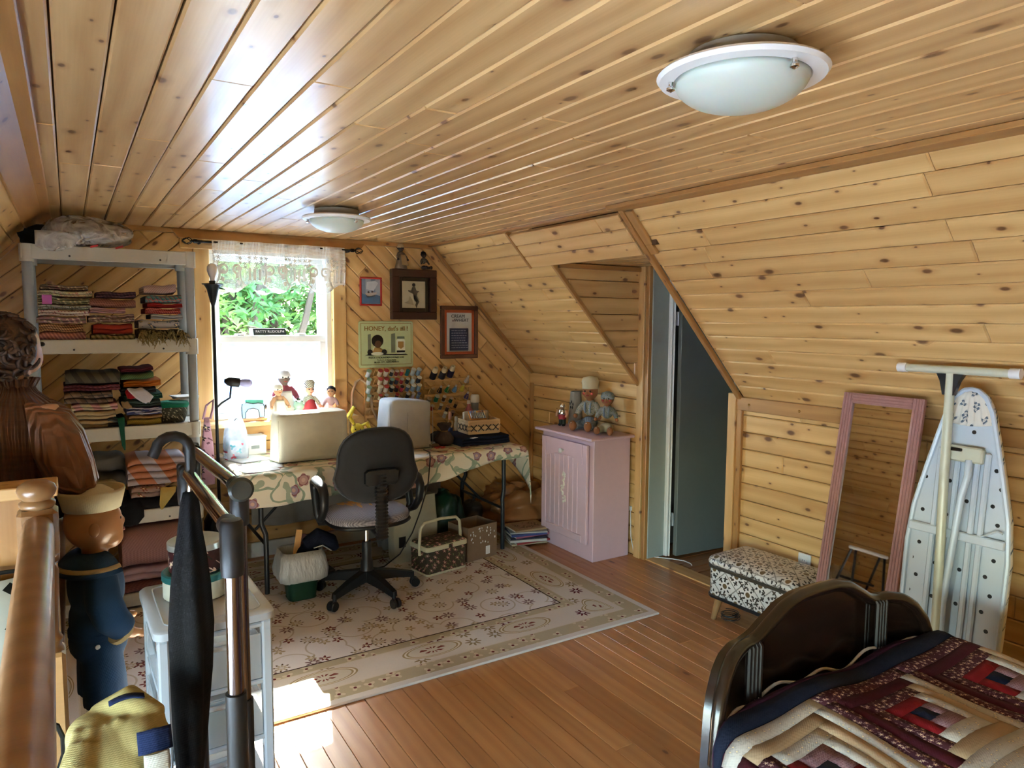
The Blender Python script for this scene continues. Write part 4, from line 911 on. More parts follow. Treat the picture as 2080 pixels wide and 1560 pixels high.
# ================================================================ three-drawer plastic chest
dw = thing('drawer_chest', 'white plastic drawer chest with clear drawer fronts beside the garment rack', 'drawers', (.350, 2.505, RUGZ*0), math.radians(1))
DW, DD, DH = .335, .42, .645
FROST = Mat('frosted_clear_plastic', .25, 0, .5); FROST.col(rgb('cfd3d8')); FROST.set(Alpha=.42); FROST = FROST.m
CHW = plain('white_grey_plastic', 'bfc4cc', .4, noise=.03)
for sx in (-1, 1):
    for sy in (-1, 1): B().box((sx*(DW/2-.016), sy*(DD/2-.02), DH/2-.016), (.032, .04, DH-.03), None, .006).obj('frame_post', CHW, dw)
rbox(B(), DW+.02, DD+.02, [(DH-.03, .008), (DH-.026, 0), (DH-.004, 0), (DH+.004, .01)], .03).obj('top', CHW, dw, True, angle=50)
B().tube([(x_, y_, DH+.004) for x_, y_ in rr(DW-.05, DD-.05, .03)], .003, 6, True).obj('top_lip', CHW, dw, True)
for k in range(4):
    zz = .02+k*.19; B().box((0, 0, zz+.01), (DW-.01, DD-.01, .016), None, .004).obj('divider', CHW, dw)
for k in range(3):
    z0 = .04+k*.19; d_ = B(); d_.box((0, -DD/2+.006, z0+.078), (DW-.07, .006, .15), None, .002)
    for sx in (-1, 1): d_.box((sx*(DW/2-.040), 0, z0+.075), (.004, DD-.03, .145), None, .001)
    d_.box((0, 0, z0+.003), (DW-.08, DD-.03, .004)); dn = d_.obj('drawer', FROST, dw)
    B().box((0, -DD/2-.004, z0+.135), (.11, .018, .016), None, .005).obj('handle', CHW, dn)
    for sx in (-1, 1): B().box((sx*(DW/2-.004), 0, z0+.075), (.006, DD-.1, .10), None, .002).obj('side_panel', FROST, dn)
for nm, c, k, p, d_, lb in (('craft_box', '3f6a45', 1, (.03, -.12), (.12, .05, .11), 'green craft box inside the middle clear drawer'), ('thread_box', 'b7b2ac', 2, (-.06, -.1), (.1, .1, .1), 'pale box inside the top clear drawer'), ('yarn_box', '8f7f72', 0, (.0, -.06), (.16, .16, .09), 'brown box inside the bottom clear drawer')):
    o = thing(nm, lb, 'box', (.350+p[0], 2.505+p[1], .048+k*.19)); B().box((0, 0, d_[2]/2), d_, None, .006).obj('body', plain(nm, c, .6), o)
    B().box((0, 0, d_[2]+.004), (d_[0]+.006, d_[1]+.006, .012), None, .003).obj('lid', plain(nm+'_lid', 'c9c6c0', .6), o)
TOPZ = DH+.0075
def tin(label, x, y, z, R, h, body, lid):
    t = thing('biscuit_tin', label, 'tin', (x, y, z)); B().lathe([(0, 0), (R-.003, 0), (R, .003), (R, h-.02), (R-.002, h-.018), (0, h-.018)], 32).obj('body', body, t, True)
    B().lathe([(0, h-.017), (R+.003, h-.024), (R+.003, h-.004), (R-.004, h), (R-.02, h-.003), (0, h-.002)], 32).obj('lid', lid, t, True); return t
TEAL = plain('teal_tin', '2f6f70', .3, .4); FLT = fabric('floral_tin', '3a1a1c', 'c9a79a', 'floral', 26, '1a1d1a', .3, 'sum')
tin('round cream tin with dark teal lid on the drawer chest', .335, 2.56, TOPZ, .105, .085, plain('cream_tin', 'c6c4b4', .35, .2), TEAL)
tin('dark floral round tin stacked on the cream tin', .338, 2.563, TOPZ+.086, .088, .10, FLT, plain('silver_lid', 'b9bcbc', .3, .6))
# ================================================================ garment rack
gr = thing('garment_rack', 'chrome garment rack with two hanging rails and black joints beside the drawers', 'garment rack', (.28, 1.9, 0))
TUBE = plain('dark_chrome', '857a76', .16, 1.0, .05)
for (x0, y0), (x1, y1), zt, zs in (((.236, 1.34), (.236, 1.93), 1.2, .89), ((.313, 1.67), (.292, 2.235), 1.2, .70)):
    B().tube([(x0, y0+.01, zt), (x1, y1-.01, zt)], .0155, 16).obj('hanging_rail', CHROME, gr, True, world=True)
    for k, (px, py) in enumerate(((x0, y0), (x1, y1))):
        B().tube([(px, py, zs-.02), (px, py, zt-.03)], .0145, 16).obj('upright', TUBE, gr, True, world=True)
        B().tube([(px, py, .02), (px, py, zs)], .019, 16).obj('lower_upright', BLACK, gr, True, world=True)
        B().lathe([(0, zt-.085), (.020, zt-.085), (.021, zt-.07), (.021, zt+.012), (.018, zt+.018), (0, zt+.020)], 20, tr(px, py, 0)).obj('corner_joint', BLACK, gr, True, world=True)
        dy = 1 if k == 0 else -1
        B().tube([(px, py, zt), (px+(x1-x0)*.06*dy, py+dy*.04, zt)], .0195, 16).obj('rail_socket', BLACK, gr, True, world=True)
        B().tube([(px-.0, py-.17, .018), (px, py+.17, .018)] if False else [(px-.14, py, .018), (px+.14, py, .018)], .016, 10).obj('foot', BLACK, gr, True, world=True)
B().lathe([(0, 0), (.027, 0), (.028, .01), (.022, .016), (0, .016)], 24, tr(.313, 1.655, 1.2) @ rx(PI/2)).obj('end_cap', plain('dark_grey_cap', '3a403c', .35), gr, True, world=True)
B().tube([(.236, 1.93, .03), (.236, 1.34, .03)], .012, 10).obj('base_bar', TUBE, gr, True, world=True); B().tube([(.313, 1.67, .05), (.292, 2.235, .05)], .012, 10).obj('base_bar', TUBE, gr, True, world=True)
# ================================================================ black umbrella hooked on the rack
um = thing('umbrella', 'folded black umbrella hanging by its crook handle from the garment rack', 'umbrella', (.250, 1.86, .33), 0)
CAN = fab('0d0d11')
def ring(z_, R, ph): return [((R*(1+.16*math.sin(k*5*2*PI/40+z_*5)))*math.cos(2*PI*k/40), (R*(1+.16*math.sin(k*5*2*PI/40+z_*5)))*math.sin(2*PI*k/40), z_) for k in range(40)]
B().loft([[(x_-.040+z_*.03, y_, z_) for x_, y_, z_ in ring(z_, R, 0)] for z_, R in ((.02, .014), (.06, .024), (.2, .036), (.38, .046), (.50, .048), (.60, .042), (.68, .033), (.73, .026), (.80, .02), (.83, .014))]).obj('canopy', CAN, um, True, angle=180)
B().tube([(-.041, 0, -.06), (-.040, 0, .02)], .006, 8).obj('ferrule', IRON, um, True)
B().tube([(-.016, 0, .82), (-.012, 0, .93)], .006, 8).obj('shaft', CHROME, um, True)
B().tube([(-.012, 0, .875)]+[(-.012+.044+.0-.044*math.cos(t), .01*t, .94+.042*math.sin(t)) for t in (0, .4, .8, 1.2, 1.6, 2.0, 2.4, 2.8, 3.1)][:1]+[(-.012, 0, .93)]+[(-.05+.038*math.cos(t), -.004*t, .935+.036*math.sin(t)) for t in (0.2, .6, 1.0, 1.4, 1.8, 2.2, 2.6, 3.0)]+[(-.095, -.012, .925)], .0125, 12).obj('handle', BLACK, um, True)

# ================================================================ hamper with a yellow sweatshirt heaped on it
hp = thing('laundry_hamper', 'low round wicker hamper under the yellow sweatshirt', 'hamper', (.048, 1.68, 0))
m = Mat('wicker', .8); x, y, z = m.xyz(); q = (z*190).sin()*((y.atan2(x))*36).sin(); m.col(m.mix(q*.5+.5, rgb('5c432a'), rgb('a5835a'))); m.bump(q, .8, .006)
B().lathe([(0, 0), (.088, 0), (.095, .3), (.10, .60), (.092, .60), (.087, .3), (.08, .02), (0, .02)], 36).obj('basket', m.m, hp, True, angle=60)
B().lathe([(.095, .59), (.106, .595), (.106, .61), (.095, .615)], 36).obj('rim', m.m, hp, True)
YEL = fab('b0a06a')
ys = thing('yellow_sweatshirt', 'crumpled pale yellow sweatshirt with navy patches lying on the hamper', 'clothing', (.050, 1.68, .618))
b = B(); b.ell((0, 0, .045), (.098, .12, .05), 20, 12); b.ell((-.045, .04, .065), (.05, .07, .04)); b.ell((.045, -.02, .06), (.06, .08, .045)); b.tube([(-.03, .09, .07), (.03, .07, .10), (.08, .01, .08)], [.035, .042, .03], 10); b.tube([(-.06, -.03, .07), (-.075, -.09, .05), (-.05, -.12, .02)], [.035, .04, .034], 10)
for k in range(7): b.tube([(-.09+.028*k, -.09+.01*k, .06+.008*math.sin(k*2)), (-.07+.026*k, 0, .092+.008*math.sin(k*3)), (-.06+.02*k, .08, .075)], [.008, .014, .008], 8)
b.obj('garment', YEL, ys, True, remesh=.006)
NAVY = fab('16244a')
B().sheet(lambda u, v: (.035+.065*u, -.105-.010*math.sin(PI*u)+.03*v, .075+.035*v-.012*abs(u-.5)), 8, 6, .004).obj('navy_print', NAVY, ys, True, angle=180)
B().sheet(lambda u, v: (-.01+.07*u, .03+.02*v, .126+.008*math.sin(PI*u)), 8, 2, .004).obj('navy_stripe', NAVY, ys, True, angle=180)
B().sheet(lambda u, v: (.045+.045*u, -.118-.008*v-.006*math.sin(PI*u), .075-.06*v), 8, 4, .004).obj('white_print', fab('b9b5ab'), ys, True, angle=180)
# ================================================================ boy mannequin in a sailor suit
SKIN = plain('mannequin_skin', 'a9784f', .35, noise=.05); SKIN2 = plain('mannequin_face', 'b98a6a', .4, noise=.05)
SAIL = fab('26405e'); TRIMC = fab('b09468')
by = thing('boy_mannequin', 'toddler mannequin in navy sailor suit and cream sailor hat', 'mannequin', (.045, 2.86, RUGZ), math.radians(8))
b = B(); b.ell((.0, 0, .855), (.092, .080, .10), 24, 16); b.ell((.045, 0, .83), (.05, .062, .06)); b.ell((.05, .0, .795), (.045, .055, .045)); b.ell((.092, 0, .845), (.012, .012, .014), 10, 8); b.ell((.080, 0, .795), (.016, .022, .014), 10, 8)
b.tube([(0, 0, .79), (0, 0, .68)], [.038, .045], 14); b.ell((0, 0, .58), (.065, .095, .13)); b.ell((0, 0, .45), (.07, .085, .10))
for sy in (-1, 1):
    b.tube([(0, sy*.09, .655), (.0, sy*.125, .56), (.05, sy*.115, .48), (.10, sy*.10, .455)], [.036, .032, .026, .020], 12); b.ell((.125, sy*.098, .45), (.026, .016, .018), 10, 8)
    b.tube([(0, sy*.045, .42), (.005, sy*.048, .22), (0, sy*.048, .06)], [.055, .045, .03], 14); b.ell((.025, sy*.05, .025), (.055, .026, .026), 12, 8)
b.obj('body', SKIN, by, True, remesh=.007)
for sy in (-1, 1):
    e = B().ell((-.010, sy*.081, .842), (.017, .010, .025), 12, 8).obj('ear', SKIN, by, True); 
    B().ell((.078, sy*.030, .862), (.007, .010, .007), 10, 8).obj('eye', BLACK, by, True)
B().ell((.094, 0, .812), (.006, .016, .006), 10, 6).obj('mouth', plain('lip', '8a4a42', .5), by, True)
HAT = fab('cfc4a4')
B().lathe([(0, .985), (.04, .98), (.07, .96), (.080, .925), (.078, .92), (.0, .92)], 28).obj('hat_crown', HAT, by, True, angle=60)
B().lathe([(.083, .905), (.090, .903), (.105, .965), (.103, .975), (.099, .968), (.088, .915)], 36).obj('hat_brim', HAT, by, True, angle=180)
b = B(); b.ell((0, 0, .625), (.088, .118, .105), 20, 12, None, .8); b.ell((0, 0, .705), (.06, .085, .035)); b.ell((0, 0, .50), (.088, .105, .09), 20, 12, None, .8)
for sy in (-1, 1): b.tube([(0, sy*.085, .69), (.0, sy*.135, .60), (.02, sy*.142, .54), (.06, sy*.13, .49)], [.052, .058, .056, .046], 14)
b.obj('sailor_shirt', SAIL, by, True, remesh=.008)
for sy in (-1, 1): B().tube([(.045, sy*.13, .488), (.056, sy*.127, .475)], [.046, .044], 16).obj('cuff', TRIMC, by, True)
def collar(u, v):
    a = PI/2+(u-.5)*2*2.2; R = .048+.068*v; return (R*math.cos(a+PI/2)*1.0-.004, R*math.sin(a+PI/2)*1.22, .748-.060*v*v+.002)
B().sheet(collar, 36, 8, .006).obj('collar', SAIL, by, True, angle=180)
B().sheet(lambda u, v: tuple(Vector(collar(u, .82+.12*v))+Vector((-.003*math.sin(u*PI), 0, .009))), 28, 2, .003).obj('collar_stripe', TRIMC, by, True, angle=180)
b = B(); b.ell((0, 0, .425), (.092, .108, .065), 20, 10, None, .8)
for sy in (-1, 1): b.tube([(0, sy*.048, .43), (.005, sy*.055, .30), (.006, sy*.058, .21)], [.062, .070, .072], 16)
b.obj('shorts', SAIL, by, True, remesh=.008)
B().lathe([(.088, .452), (.093, .455), (.093, .475), (.088, .478)], 28, None, 1.0, 1.14).obj('waistband', SAIL, by, True)
B().lathe([(0, 0), (.008, 0), (.008, .003), (0, .004)], 12, tr(-.02, -.107, .44) @ rx(PI/2)).obj('button', plain('white_button', 'd9d4c4', .4), by, True)
# ================================================================ taller mannequin in a bronze blouse
wm = thing('blouse_mannequin', 'tall mannequin seen from behind with curly brown wig and bronze pleated blouse', 'mannequin', (-.165, 2.98, RUGZ), math.radians(40))
b = B(); b.ell((0, 0, 1.47), (.088, .072, .105), 22, 14); b.ell((.05, 0, 1.43), (.05, .05, .06)); b.ell((.098, 0, 1.455), (.012, .012, .016), 10, 8); b.tube([(0, 0, 1.40), (-.01, 0, 1.28)], [.042, .052], 14); b.ell((0, 0, 1.16), (.09, .13, .16)); b.ell((0, 0, .90), (.10, .14, .17))
for sy in (-1, 1):
    b.tube([(0, sy*.13, 1.27), (.0, sy*.19, 1.10), (.06, sy*.17, .92), (.12, sy*.13, .86)], [.045, .038, .030, .022], 12); b.ell((.15, sy*.12, .85), (.035, .018, .022), 10, 8); b.tube([(0, sy*.07, .86), (.01, sy*.07, .48), (0, sy*.07, .08)], [.085, .062, .042], 14); b.ell((.04, sy*.072, .035), (.085, .036, .035), 12, 8)
b.obj('body', SKIN2, wm, True, remesh=.012)
for sy in (-1, 1): B().ell((.083, sy*.032, 1.475), (.008, .011, .008), 10, 8).obj('eye', BLACK, wm, True)
B().ell((.095, 0, 1.412), (.006, .020, .007), 10, 6).obj('mouth', plain('lip_rose', '9a4a4a', .5), wm, True)
m = Mat('curly_brown_hair', .45, 0, .4); x, y, z = m.xyz(); n = m.noise(m.vec(x, y, z), 40, 4, 1.5); m.col(m.mix(n.sm(.3, .7), rgb('1d120c'), rgb('5a3d28'))); HAIRM = m.m
rn = random.Random(12); b = B(); b.ell((-.035, 0, 1.462), (.098, .098, .108), 24, 14)
for k in range(190):
    th = rn.uniform(0, 6.28); ph = rn.uniform(-1.15, 1.5); d = Vector((math.cos(ph)*math.cos(th), math.cos(ph)*math.sin(th), math.sin(ph)))
    if d.x > .35 and d.z < .6: continue
    c = Vector((-.035, 0, 1.462))+Vector((d.x*.098, d.y*.098, d.z*.108)); a1 = d.orthogonal().normalized(); a2 = d.cross(a1); R = rn.uniform(.014, .024); f0 = rn.uniform(0, 6.28)
    b.tube([c+a1*(R*math.cos(f0+t*.7))+a2*(R*math.sin(f0+t*.7))+d*(.003*t-.008) for t in range(9)], [.004, .007, .008, .008, .008, .008, .007, .006, .003], 6)
o = b.obj('curly_hair', HAIRM, wm, True, angle=180); tag(o, kind='stuff')
m = Mat('bronze_pleated_satin', .38, .15, .5); x, y, z = m.xyz(); a = y.atan2(x); q = (a*46+m.noise(m.vec(x, y, z), 8, 2)*5).sin(); n = m.noise(m.vec(x*4, y*4, z*30), 3, 3)
m.col(m.mix(n, rgb('4a2b1a'), rgb('7d5134'))); m.bump(q, .8, .010); BRONZE = m.m
b = B(); b.loft([[(rx_*math.cos(2*PI*k/40), ry_*math.sin(2*PI*k/40), z_) for k in range(40)] for z_, rx_, ry_ in ((.88, .125, .165), (.98, .105, .145), (1.10, .11, .15), (1.22, .11, .165), (1.28, .085, .14), (1.315, .062, .075), (1.335, .055, .06))]); b.obj('blouse', BRONZE, wm, True, angle=180)
m2 = Mat('gathered_satin_sleeve', .38, .15, .5); x, y, z = m2.xyz(); q = (y*260+x*120).sin(); m2.col(m2.mix(m2.noise(m2.vec(x, y, z), 12, 3), rgb('5a3521'), rgb('95643f'))); m2.bump(q, .7, .008)
for sy in (-1, 1):
    sl = B().loft([[Vector(c)+Vector((R*(1+.05*math.sin(9*2*PI*k/36))*math.cos(2*PI*k/36), R*(1+.05*math.sin(9*2*PI*k/36))*math.sin(2*PI*k/36)*.95, .35*R*sy*math.sin(2*PI*k/36)*-1)) for k in range(36)] for c, R in (((0, sy*.12, 1.285), .045), ((0, sy*.145, 1.265), .068), ((.005, sy*.17, 1.20), .082), ((.015, sy*.185, 1.10), .090), ((.04, sy*.185, 1.02), .085), ((.06, sy*.178, .965), .055), ((.068, sy*.173, .945), .040))]).obj('puff_sleeve', m2.m, wm, True, angle=180)
    B().loft([[Vector((.07+.03*t_, sy*(.172-.01*t_), .945-.05*t_))+Vector(((.040+.022*t_)*(1+.18*t_*math.sin(12*2*PI*k/72))*math.cos(2*PI*k/72), (.040+.022*t_)*(1+.18*t_*math.sin(12*2*PI*k/72))*math.sin(2*PI*k/72), 0)) for k in range(72)] for t_ in (0, .5, 1)]).obj('cuff_ruffle', m2.m, sl, True, angle=180)
b = B().loft([[((.052+.018*t_)*(1+.10*math.sin(14*2*PI*k/84))*math.cos(2*PI*k/84), (.056+.018*t_)*(1+.1*math.sin(14*2*PI*k/84))*math.sin(2*PI*k/84), 1.325+.035*t_) for k in range(84)] for t_ in (0, .5, 1)], None, False); b.obj('neck_ruffle', BRONZE, wm, True, angle=180)
# ================================================================ folded fabrics on the shelves
def folded(label, x0, x1, z0, h, mat, n=3, y0=4.262, d=.30, tilt=0.0, seed=0, name='folded_fabric', sag=0.0, group=None):
    """folded cloth: one continuous body whose front shows n rounded folds"""
    rn = random.Random(seed or int(abs(x0*997+z0*7919))); L = x1-x0; rings = []; N = 14
    for i in range(N+1):
        t = i/N; x = -L/2+L*t; e = 1-.10*(abs(2*t-1)**6); dz = tilt*(t-.5)+.004*math.sin(t*7+rn.random()); r = []
        fy = rn.uniform(-.004, .004)
        for k in range(n):
            hh = h/n; zc = hh*(k+.5)
            off = .012*math.sin(k*2.3+seed+i*.25)+fy
            for q in range(5):
                a = -PI/2+PI*q/4; r.append((x*(1-.02*(k % 2)), -math.cos(a)*hh*.5+off*.6+.02, (zc+math.sin(a)*hh*.49)*e+dz+(-sag*(1-q/4) if k == 0 and False else 0)))
        r += [(x, d*.5, h*e+dz+.002*math.sin(i)), (x, d, h*.96*e+dz), (x, d, dz*.3), (x, d*.5, 0)]
        zmin = min(p[2] for p in r); r = [(p[0], p[1], max(0.0005, p[2])) for p in r]
        rings.append(r)
    t_ = thing(name, label, 'fabric', ((x0+x1)/2, y0, z0), group=group)
    B().loft(rings).obj('cloth', mat, t_, True, angle=75); return t_
z2 = LEV[3]+.003; z3 = LEV[2]+.003; z4 = LEV[1]+.003; z5 = LEV[0]+.003
def pile(x0, x1, z, rows, **k):
    for lb, h, mat, n, dx0, dx1, tl in rows:
        folded(lb, x0+dx0, x1+dx1, z, h, mat, n, tilt=tl, **k); z += h+.004+abs(tl)*.5
pile(-.125, .045, z2, [
    ('pink striped fabric at the bottom left of the upper fabric shelf', .040, fab('a06a62', 'c08a7c', 'stripe', 60), 1, .0, .03, 0),
    ('brown and orange striped fabric above the pink striped fabric', .036, fab('7d5a40', 'b98d64', 'stripe', 90), 3, 0, .02, 0),
    ('mauve flowered fabric in the left pile of the upper fabric shelf', .034, fab('8a6a6c', 'b79a94', 'floral', 40), 2, -.01, .035, 0),
    ('white fabric with small pink dots in the left pile', .030, fab('c4b4aa', '8a4a52', 'dots', 70), 2, .0, .05, 0),
    ('grey white fabric with black sprigs in the left pile', .022, fab('9a9c98', '2c2c30', 'floral', 50), 2, .0, .06, 0),
    ('green and cream flowered fabric in the left pile', .034, fab('7d7860', 'b8ac84', 'floral', 50, '5d6a45'), 3, .0, .065, 0),
    ('cream fabric with pink sticky label in the left pile', .030, fab('b7ab8c', '8c4a55', 'floral', 60), 2, .0, .068, 0),
    ('crumpled dark print fabric topping the left pile', .024, fab('6a5b4c', 'b09a7c', 'floral', 60, '6a2c3a'), 2, .01, .05, 0)])
o = thing('sticky_label', 'bright pink paper label stuck on the left fabric pile', 'label', (-.085, 4.256, 1.672)); B().box((0, 0, 0), (.042, .002, .046), None, .0005).obj('paper', plain('pink_paper', 'b55fae', .8), o)
pile(.098, .300, z2, [
    ('beige and green striped fabric under the red fabric', .026, fab('a39a78', '6b6a4c', 'stripe', 40), 1, -.0, .0, 0),
    ('plain red orange fabric in the middle of the upper fabric shelf', .052, fab('8f3020'), 2, .01, -.01, .006),
    ('mauve and white print fabric above the red orange fabric', .040, fab('8f7470', 'b9a49a', 'floral', 40, '5c5a48'), 4, -.01, .0, .012),
    ('pale pink folded fabric in the middle pile', .026, fab('b58a8c'), 3, .0, -.04, 0),
    ('brown checked fabric in the middle pile', .044, fab('6b4136', '8f6556', 'plaid', 90), 1, .0, .008, -.006),
    ('dark purple plaid fabric topping the middle pile', .030, fab('3c2a34', '60424c', 'plaid', 60), 2, .03, .012, .006)])
pile(.318, .535, z2+.002, [
    ('shaggy black and gold fringe rug folded at the right of the upper fabric shelf', .052, fab('4a4228', '948558', 'floral', 55, '2a2618'), 1, .0, .0, 0),
    ('white fabric roll with blue and yellow flowers above the shaggy rug', .045, fab('a9a8aa', '5b6276', 'floral', 22, '8a8450'), 1, .0, -.02, 0),
    ('plain silver grey folded fabric in the right pile', .026, fab('94979c'), 2, .06, .0, 0),
    ('red checked fabric folded in the right pile', .030, fab('8f2f2a', 'b4665c', 'plaid', 90), 3, .035, -.01, 0),
    ('bright red fabric with frayed edge in the right pile', .022, fab('8c1f1c'), 2, .045, .0, 0),
    ('teal and white tartan fabric in the right pile', .040, fab('5f8a88', '2c4f58', 'plaid', 45, 'b05a50'), 1, .035, -.005, .01),
    ('rolled pink seersucker fabric topping the right pile', .046, fab('b39a94', '8d6f6c', 'stripe', 120), 1, .03, -.03, .014)])
fr = B(); rn = random.Random(4)
for k in range(150):
    x = .318+.225*rn.random(); z = z2+.05*rn.random(); L = rn.uniform(.03, .055); a = rn.uniform(-.6, .6)
    fr.tube([(x, 4.262, z), (x+a*L*.3, 4.236, z-.006), (x+a*L, 4.222, z-L*rn.uniform(.4, 1))], [.0035, .003, .0015], 4)
q = [o for o in bpy.data.objects if o.get('label', '').startswith('shaggy black')][0]; tag(fr.obj('fringe', fab('9a8a5c', '4f4630', 'floral', 80), q, True, world=True), kind='stuff')
# lower fabric shelf
pile(.025, .185, z3, [
    ('cream folded fabric at the bottom of the lower shelf pile', .040, fab('b09a78'), 2, -.02, .01, 0),
    ('pale cream flannel second from the bottom on the lower shelf', .044, fab('b3a585'), 2, -.02, .01, 0),
    ('ivory fabric with pink edge on the lower shelf', .034, fab('bdb39c', 'b58a90', 'stripe', 12), 2, -.03, .02, 0),
    ('brown and grey plaid blanket folded on the lower shelf', .060, fab('5a4a40', '7d6a5a', 'plaid', 22, '3a3a3a'), 2, -.06, .0, 0),
    ('maroon fringed edge of a throw on the lower shelf', .034, fab('43202a', '6a3a42', 'knit', 300), 2, -.06, .035, 0),
    ('striped olive throw with rolled end topping the lower shelf pile', .062, fab('5a5546', '3f3a33', 'stripe', 16), 1, -.05, .035, 0)])
pile(.225, .36, z3, [
    ('yellow gingham fabric at the bottom beside the green ribbon', .030, fab('b9ac5c', '8f8440', 'plaid', 110), 1, .02, .05, 0),
    ('tan edged fabric above the yellow gingham', .016, fab('9a7a50'), 1, .03, .055, 0),
    ('blue and white striped fabric folded in five layers', .040, fab('a9aec4', '4a568c', 'stripe', 60, axes='yz'), 5, .02, .055, 0),
    ('dark grey green fabric with paper tag', .036, fab('34423c'), 2, .0, .05, 0),
    ('emerald green plaid fabric under the white ribbons', .030, fab('2f5a48', '173a30', 'plaid', 60), 2, .01, .06, 0),
    ('black satin fabric in the colourful lower shelf pile', .030, fab('1d1f22'), 2, .0, .03, 0),
    ('bright orange felt folded near the top of the lower shelf pile', .032, fab('c9752c'), 3, .01, .055, .008),
    ('green corduroy roll in the colourful lower shelf pile', .032, fab('56704a', '3d5234', 'stripe', 120), 1, .0, .02, .01),
    ('maroon felt topping the colourful lower shelf pile', .020, fab('521a24'), 2, .0, .02, .012)])
def scrap(name, label, cat, pts, mat, th=.003, n=12):
    """a draped strip through points (centre line) with widths"""
    o = thing(name, label, cat, pts[0][:3]); P = [Vector(p[:3])-Vector(pts[0][:3]) for p in pts]; Wd = [p[3] for p in pts]
    def f(u, v):
        s = u*(len(P)-1); i = min(int(s), len(P)-2); t = s-i; c = P[i].lerp(P[i+1], t); w = Wd[i]+(Wd[i+1]-Wd[i])*t; return (c.x+(v-.5)*w, c.y, c.z+.003*math.sin(v*9+u*7))
    B().sheet(f, n, 6, th).obj('strip', mat, o, True, angle=180); return o
scrap('ribbon', 'wide white ribbon with scalloped edge hanging over the colourful fabrics', 'ribbon', [(.285, 4.235, z3+.205, .075), (.300, 4.222, z3+.19, .09), (.33, 4.216, z3+.155, .085), (.335, 4.214, z3+.125, .03)], fab('c4c8dc'))
scrap('ribbon', 'short crimson red ribbon beside the white ribbon', 'ribbon', [(.262, 4.240, z3+.20, .03), (.262, 4.226, z3+.185, .045), (.268, 4.220, z3+.15, .04)], fab('8f1424'))
scrap('ribbon', 'long dark green satin ribbon trailing over the shelf edge', 'ribbon', [(.205, 4.25, z3+.055, .05), (.215, 4.232, z3+.05, .035), (.218, 4.216, z3-.01, .022), (.222, 4.214, z3-.09, .018), (.226, 4.214, z3-.12, .006)], fab('124a38'))
scrap('price_tag', 'brown paper price tag on the lower shelf fabrics', 'tag', [(.235, 4.232, z3+.135, .035), (.25, 4.222, z3+.10, .045)], plain('kraft_paper', '8a7355', .9))
folded('slate grey wool with white piping slanting on the lower shelf', .155, .235, z3, .05, fab('4a4c4e'), 2, y0=4.255, name='folded_fabric', d=.2)
bk = thing('fabric_basket', 'round dark print basket lined with emerald green cloth on the lower shelf', 'basket', (.475, 4.35, z3))
B().lathe([(0, 0), (.06, 0), (.075, .04), (.078, .085), (.072, .085), (.068, .04), (.0, .01)], 28).obj('bowl', fab('4a4a40', '8f8f7c', 'floral', 60, '20221e'), bk, True, angle=60)
B().lathe([(.068, .06), (.080, .082), (.088, .098), (.078, .112), (.04, .118), (0, .112)], 28, None, 1.0, .95).obj('liner', fab('14765c'), bk, True, angle=180)
pp = thing('paper_stack', 'white papers on a plate at the right end of the lower shelf', 'papers', (.50, 4.40, z3+.119)); 
for k in range(3): B().box((.045, 0, .004+.006*k), (.12, .14, .003), rz(.1*k)).obj('sheet', plain('white_paper', 'c9ccca', .8), pp)
# third shelf down
folded('charcoal grey wool blanket folded under the shelf edge', .06, .235, z4, .30, fab('5e5d59'), 3, y0=4.40, d=.18, name='folded_blanket')
folded('cream wool batting bulging beside the ruffled cuff', .03, .185, z4, .17, fab('b0a888'), 2, y0=4.262, d=.13, name='folded_batting')
folded('orange and white waffle blanket folded on the third shelf', .235, .525, z4+.130, .15, fab('b5785a', 'a8a0a8', 'stripe', 6.5), 4, y0=4.25, name='folded_blanket', tilt=0)
folded('rose flowered cotton under the waffle blanket', .25, .42, z4+.062, .062, fab('a58a80', '7d4636', 'floral', 20), 2, y0=4.255)
folded('black velvet spilling over the third shelf', .21, .50, z4, .058, fab('15151a'), 1, y0=4.24)
scrap('yellow_cloth', 'pale yellow cloth corner hanging below the waffle blanket', 'fabric', [(.43, 4.245, z4+.115, .08), (.425, 4.226, z4+.09, .075), (.40, 4.22, z4+.03, .04), (.39, 4.218, z4+.0, .01)], fab('b9a25c'))
scrap('black_garment', 'black knit garment drooping in front of the third shelf', 'clothing', [(.22, 4.245, z4+.055, .14), (.225, 4.222, z4+.02, .16), (.235, 4.216, z4-.03, .14), (.24, 4.216, z4-.07, .06)], fab('121216'), .006)
# bottom shelf
folded('dusty pink quilted bedspread filling the bottom shelf', .19, .535, z5+.145, .225, fab('9a7672', '7d5a58', 'knit', 420), 1, y0=4.24, name='folded_bedspread', d=.32)
folded('pale rose blanket under the quilted bedspread', .19, .535, z5+.06, .08, fab('a98a90'), 2, y0=4.235, name='folded_blanket')
folded('rust brown chenille blanket at the bottom of the shelves', .19, .54, z5, .056, fab('7a4a42', '55302c', 'knit', 300), 1, y0=4.23, name='folded_blanket')
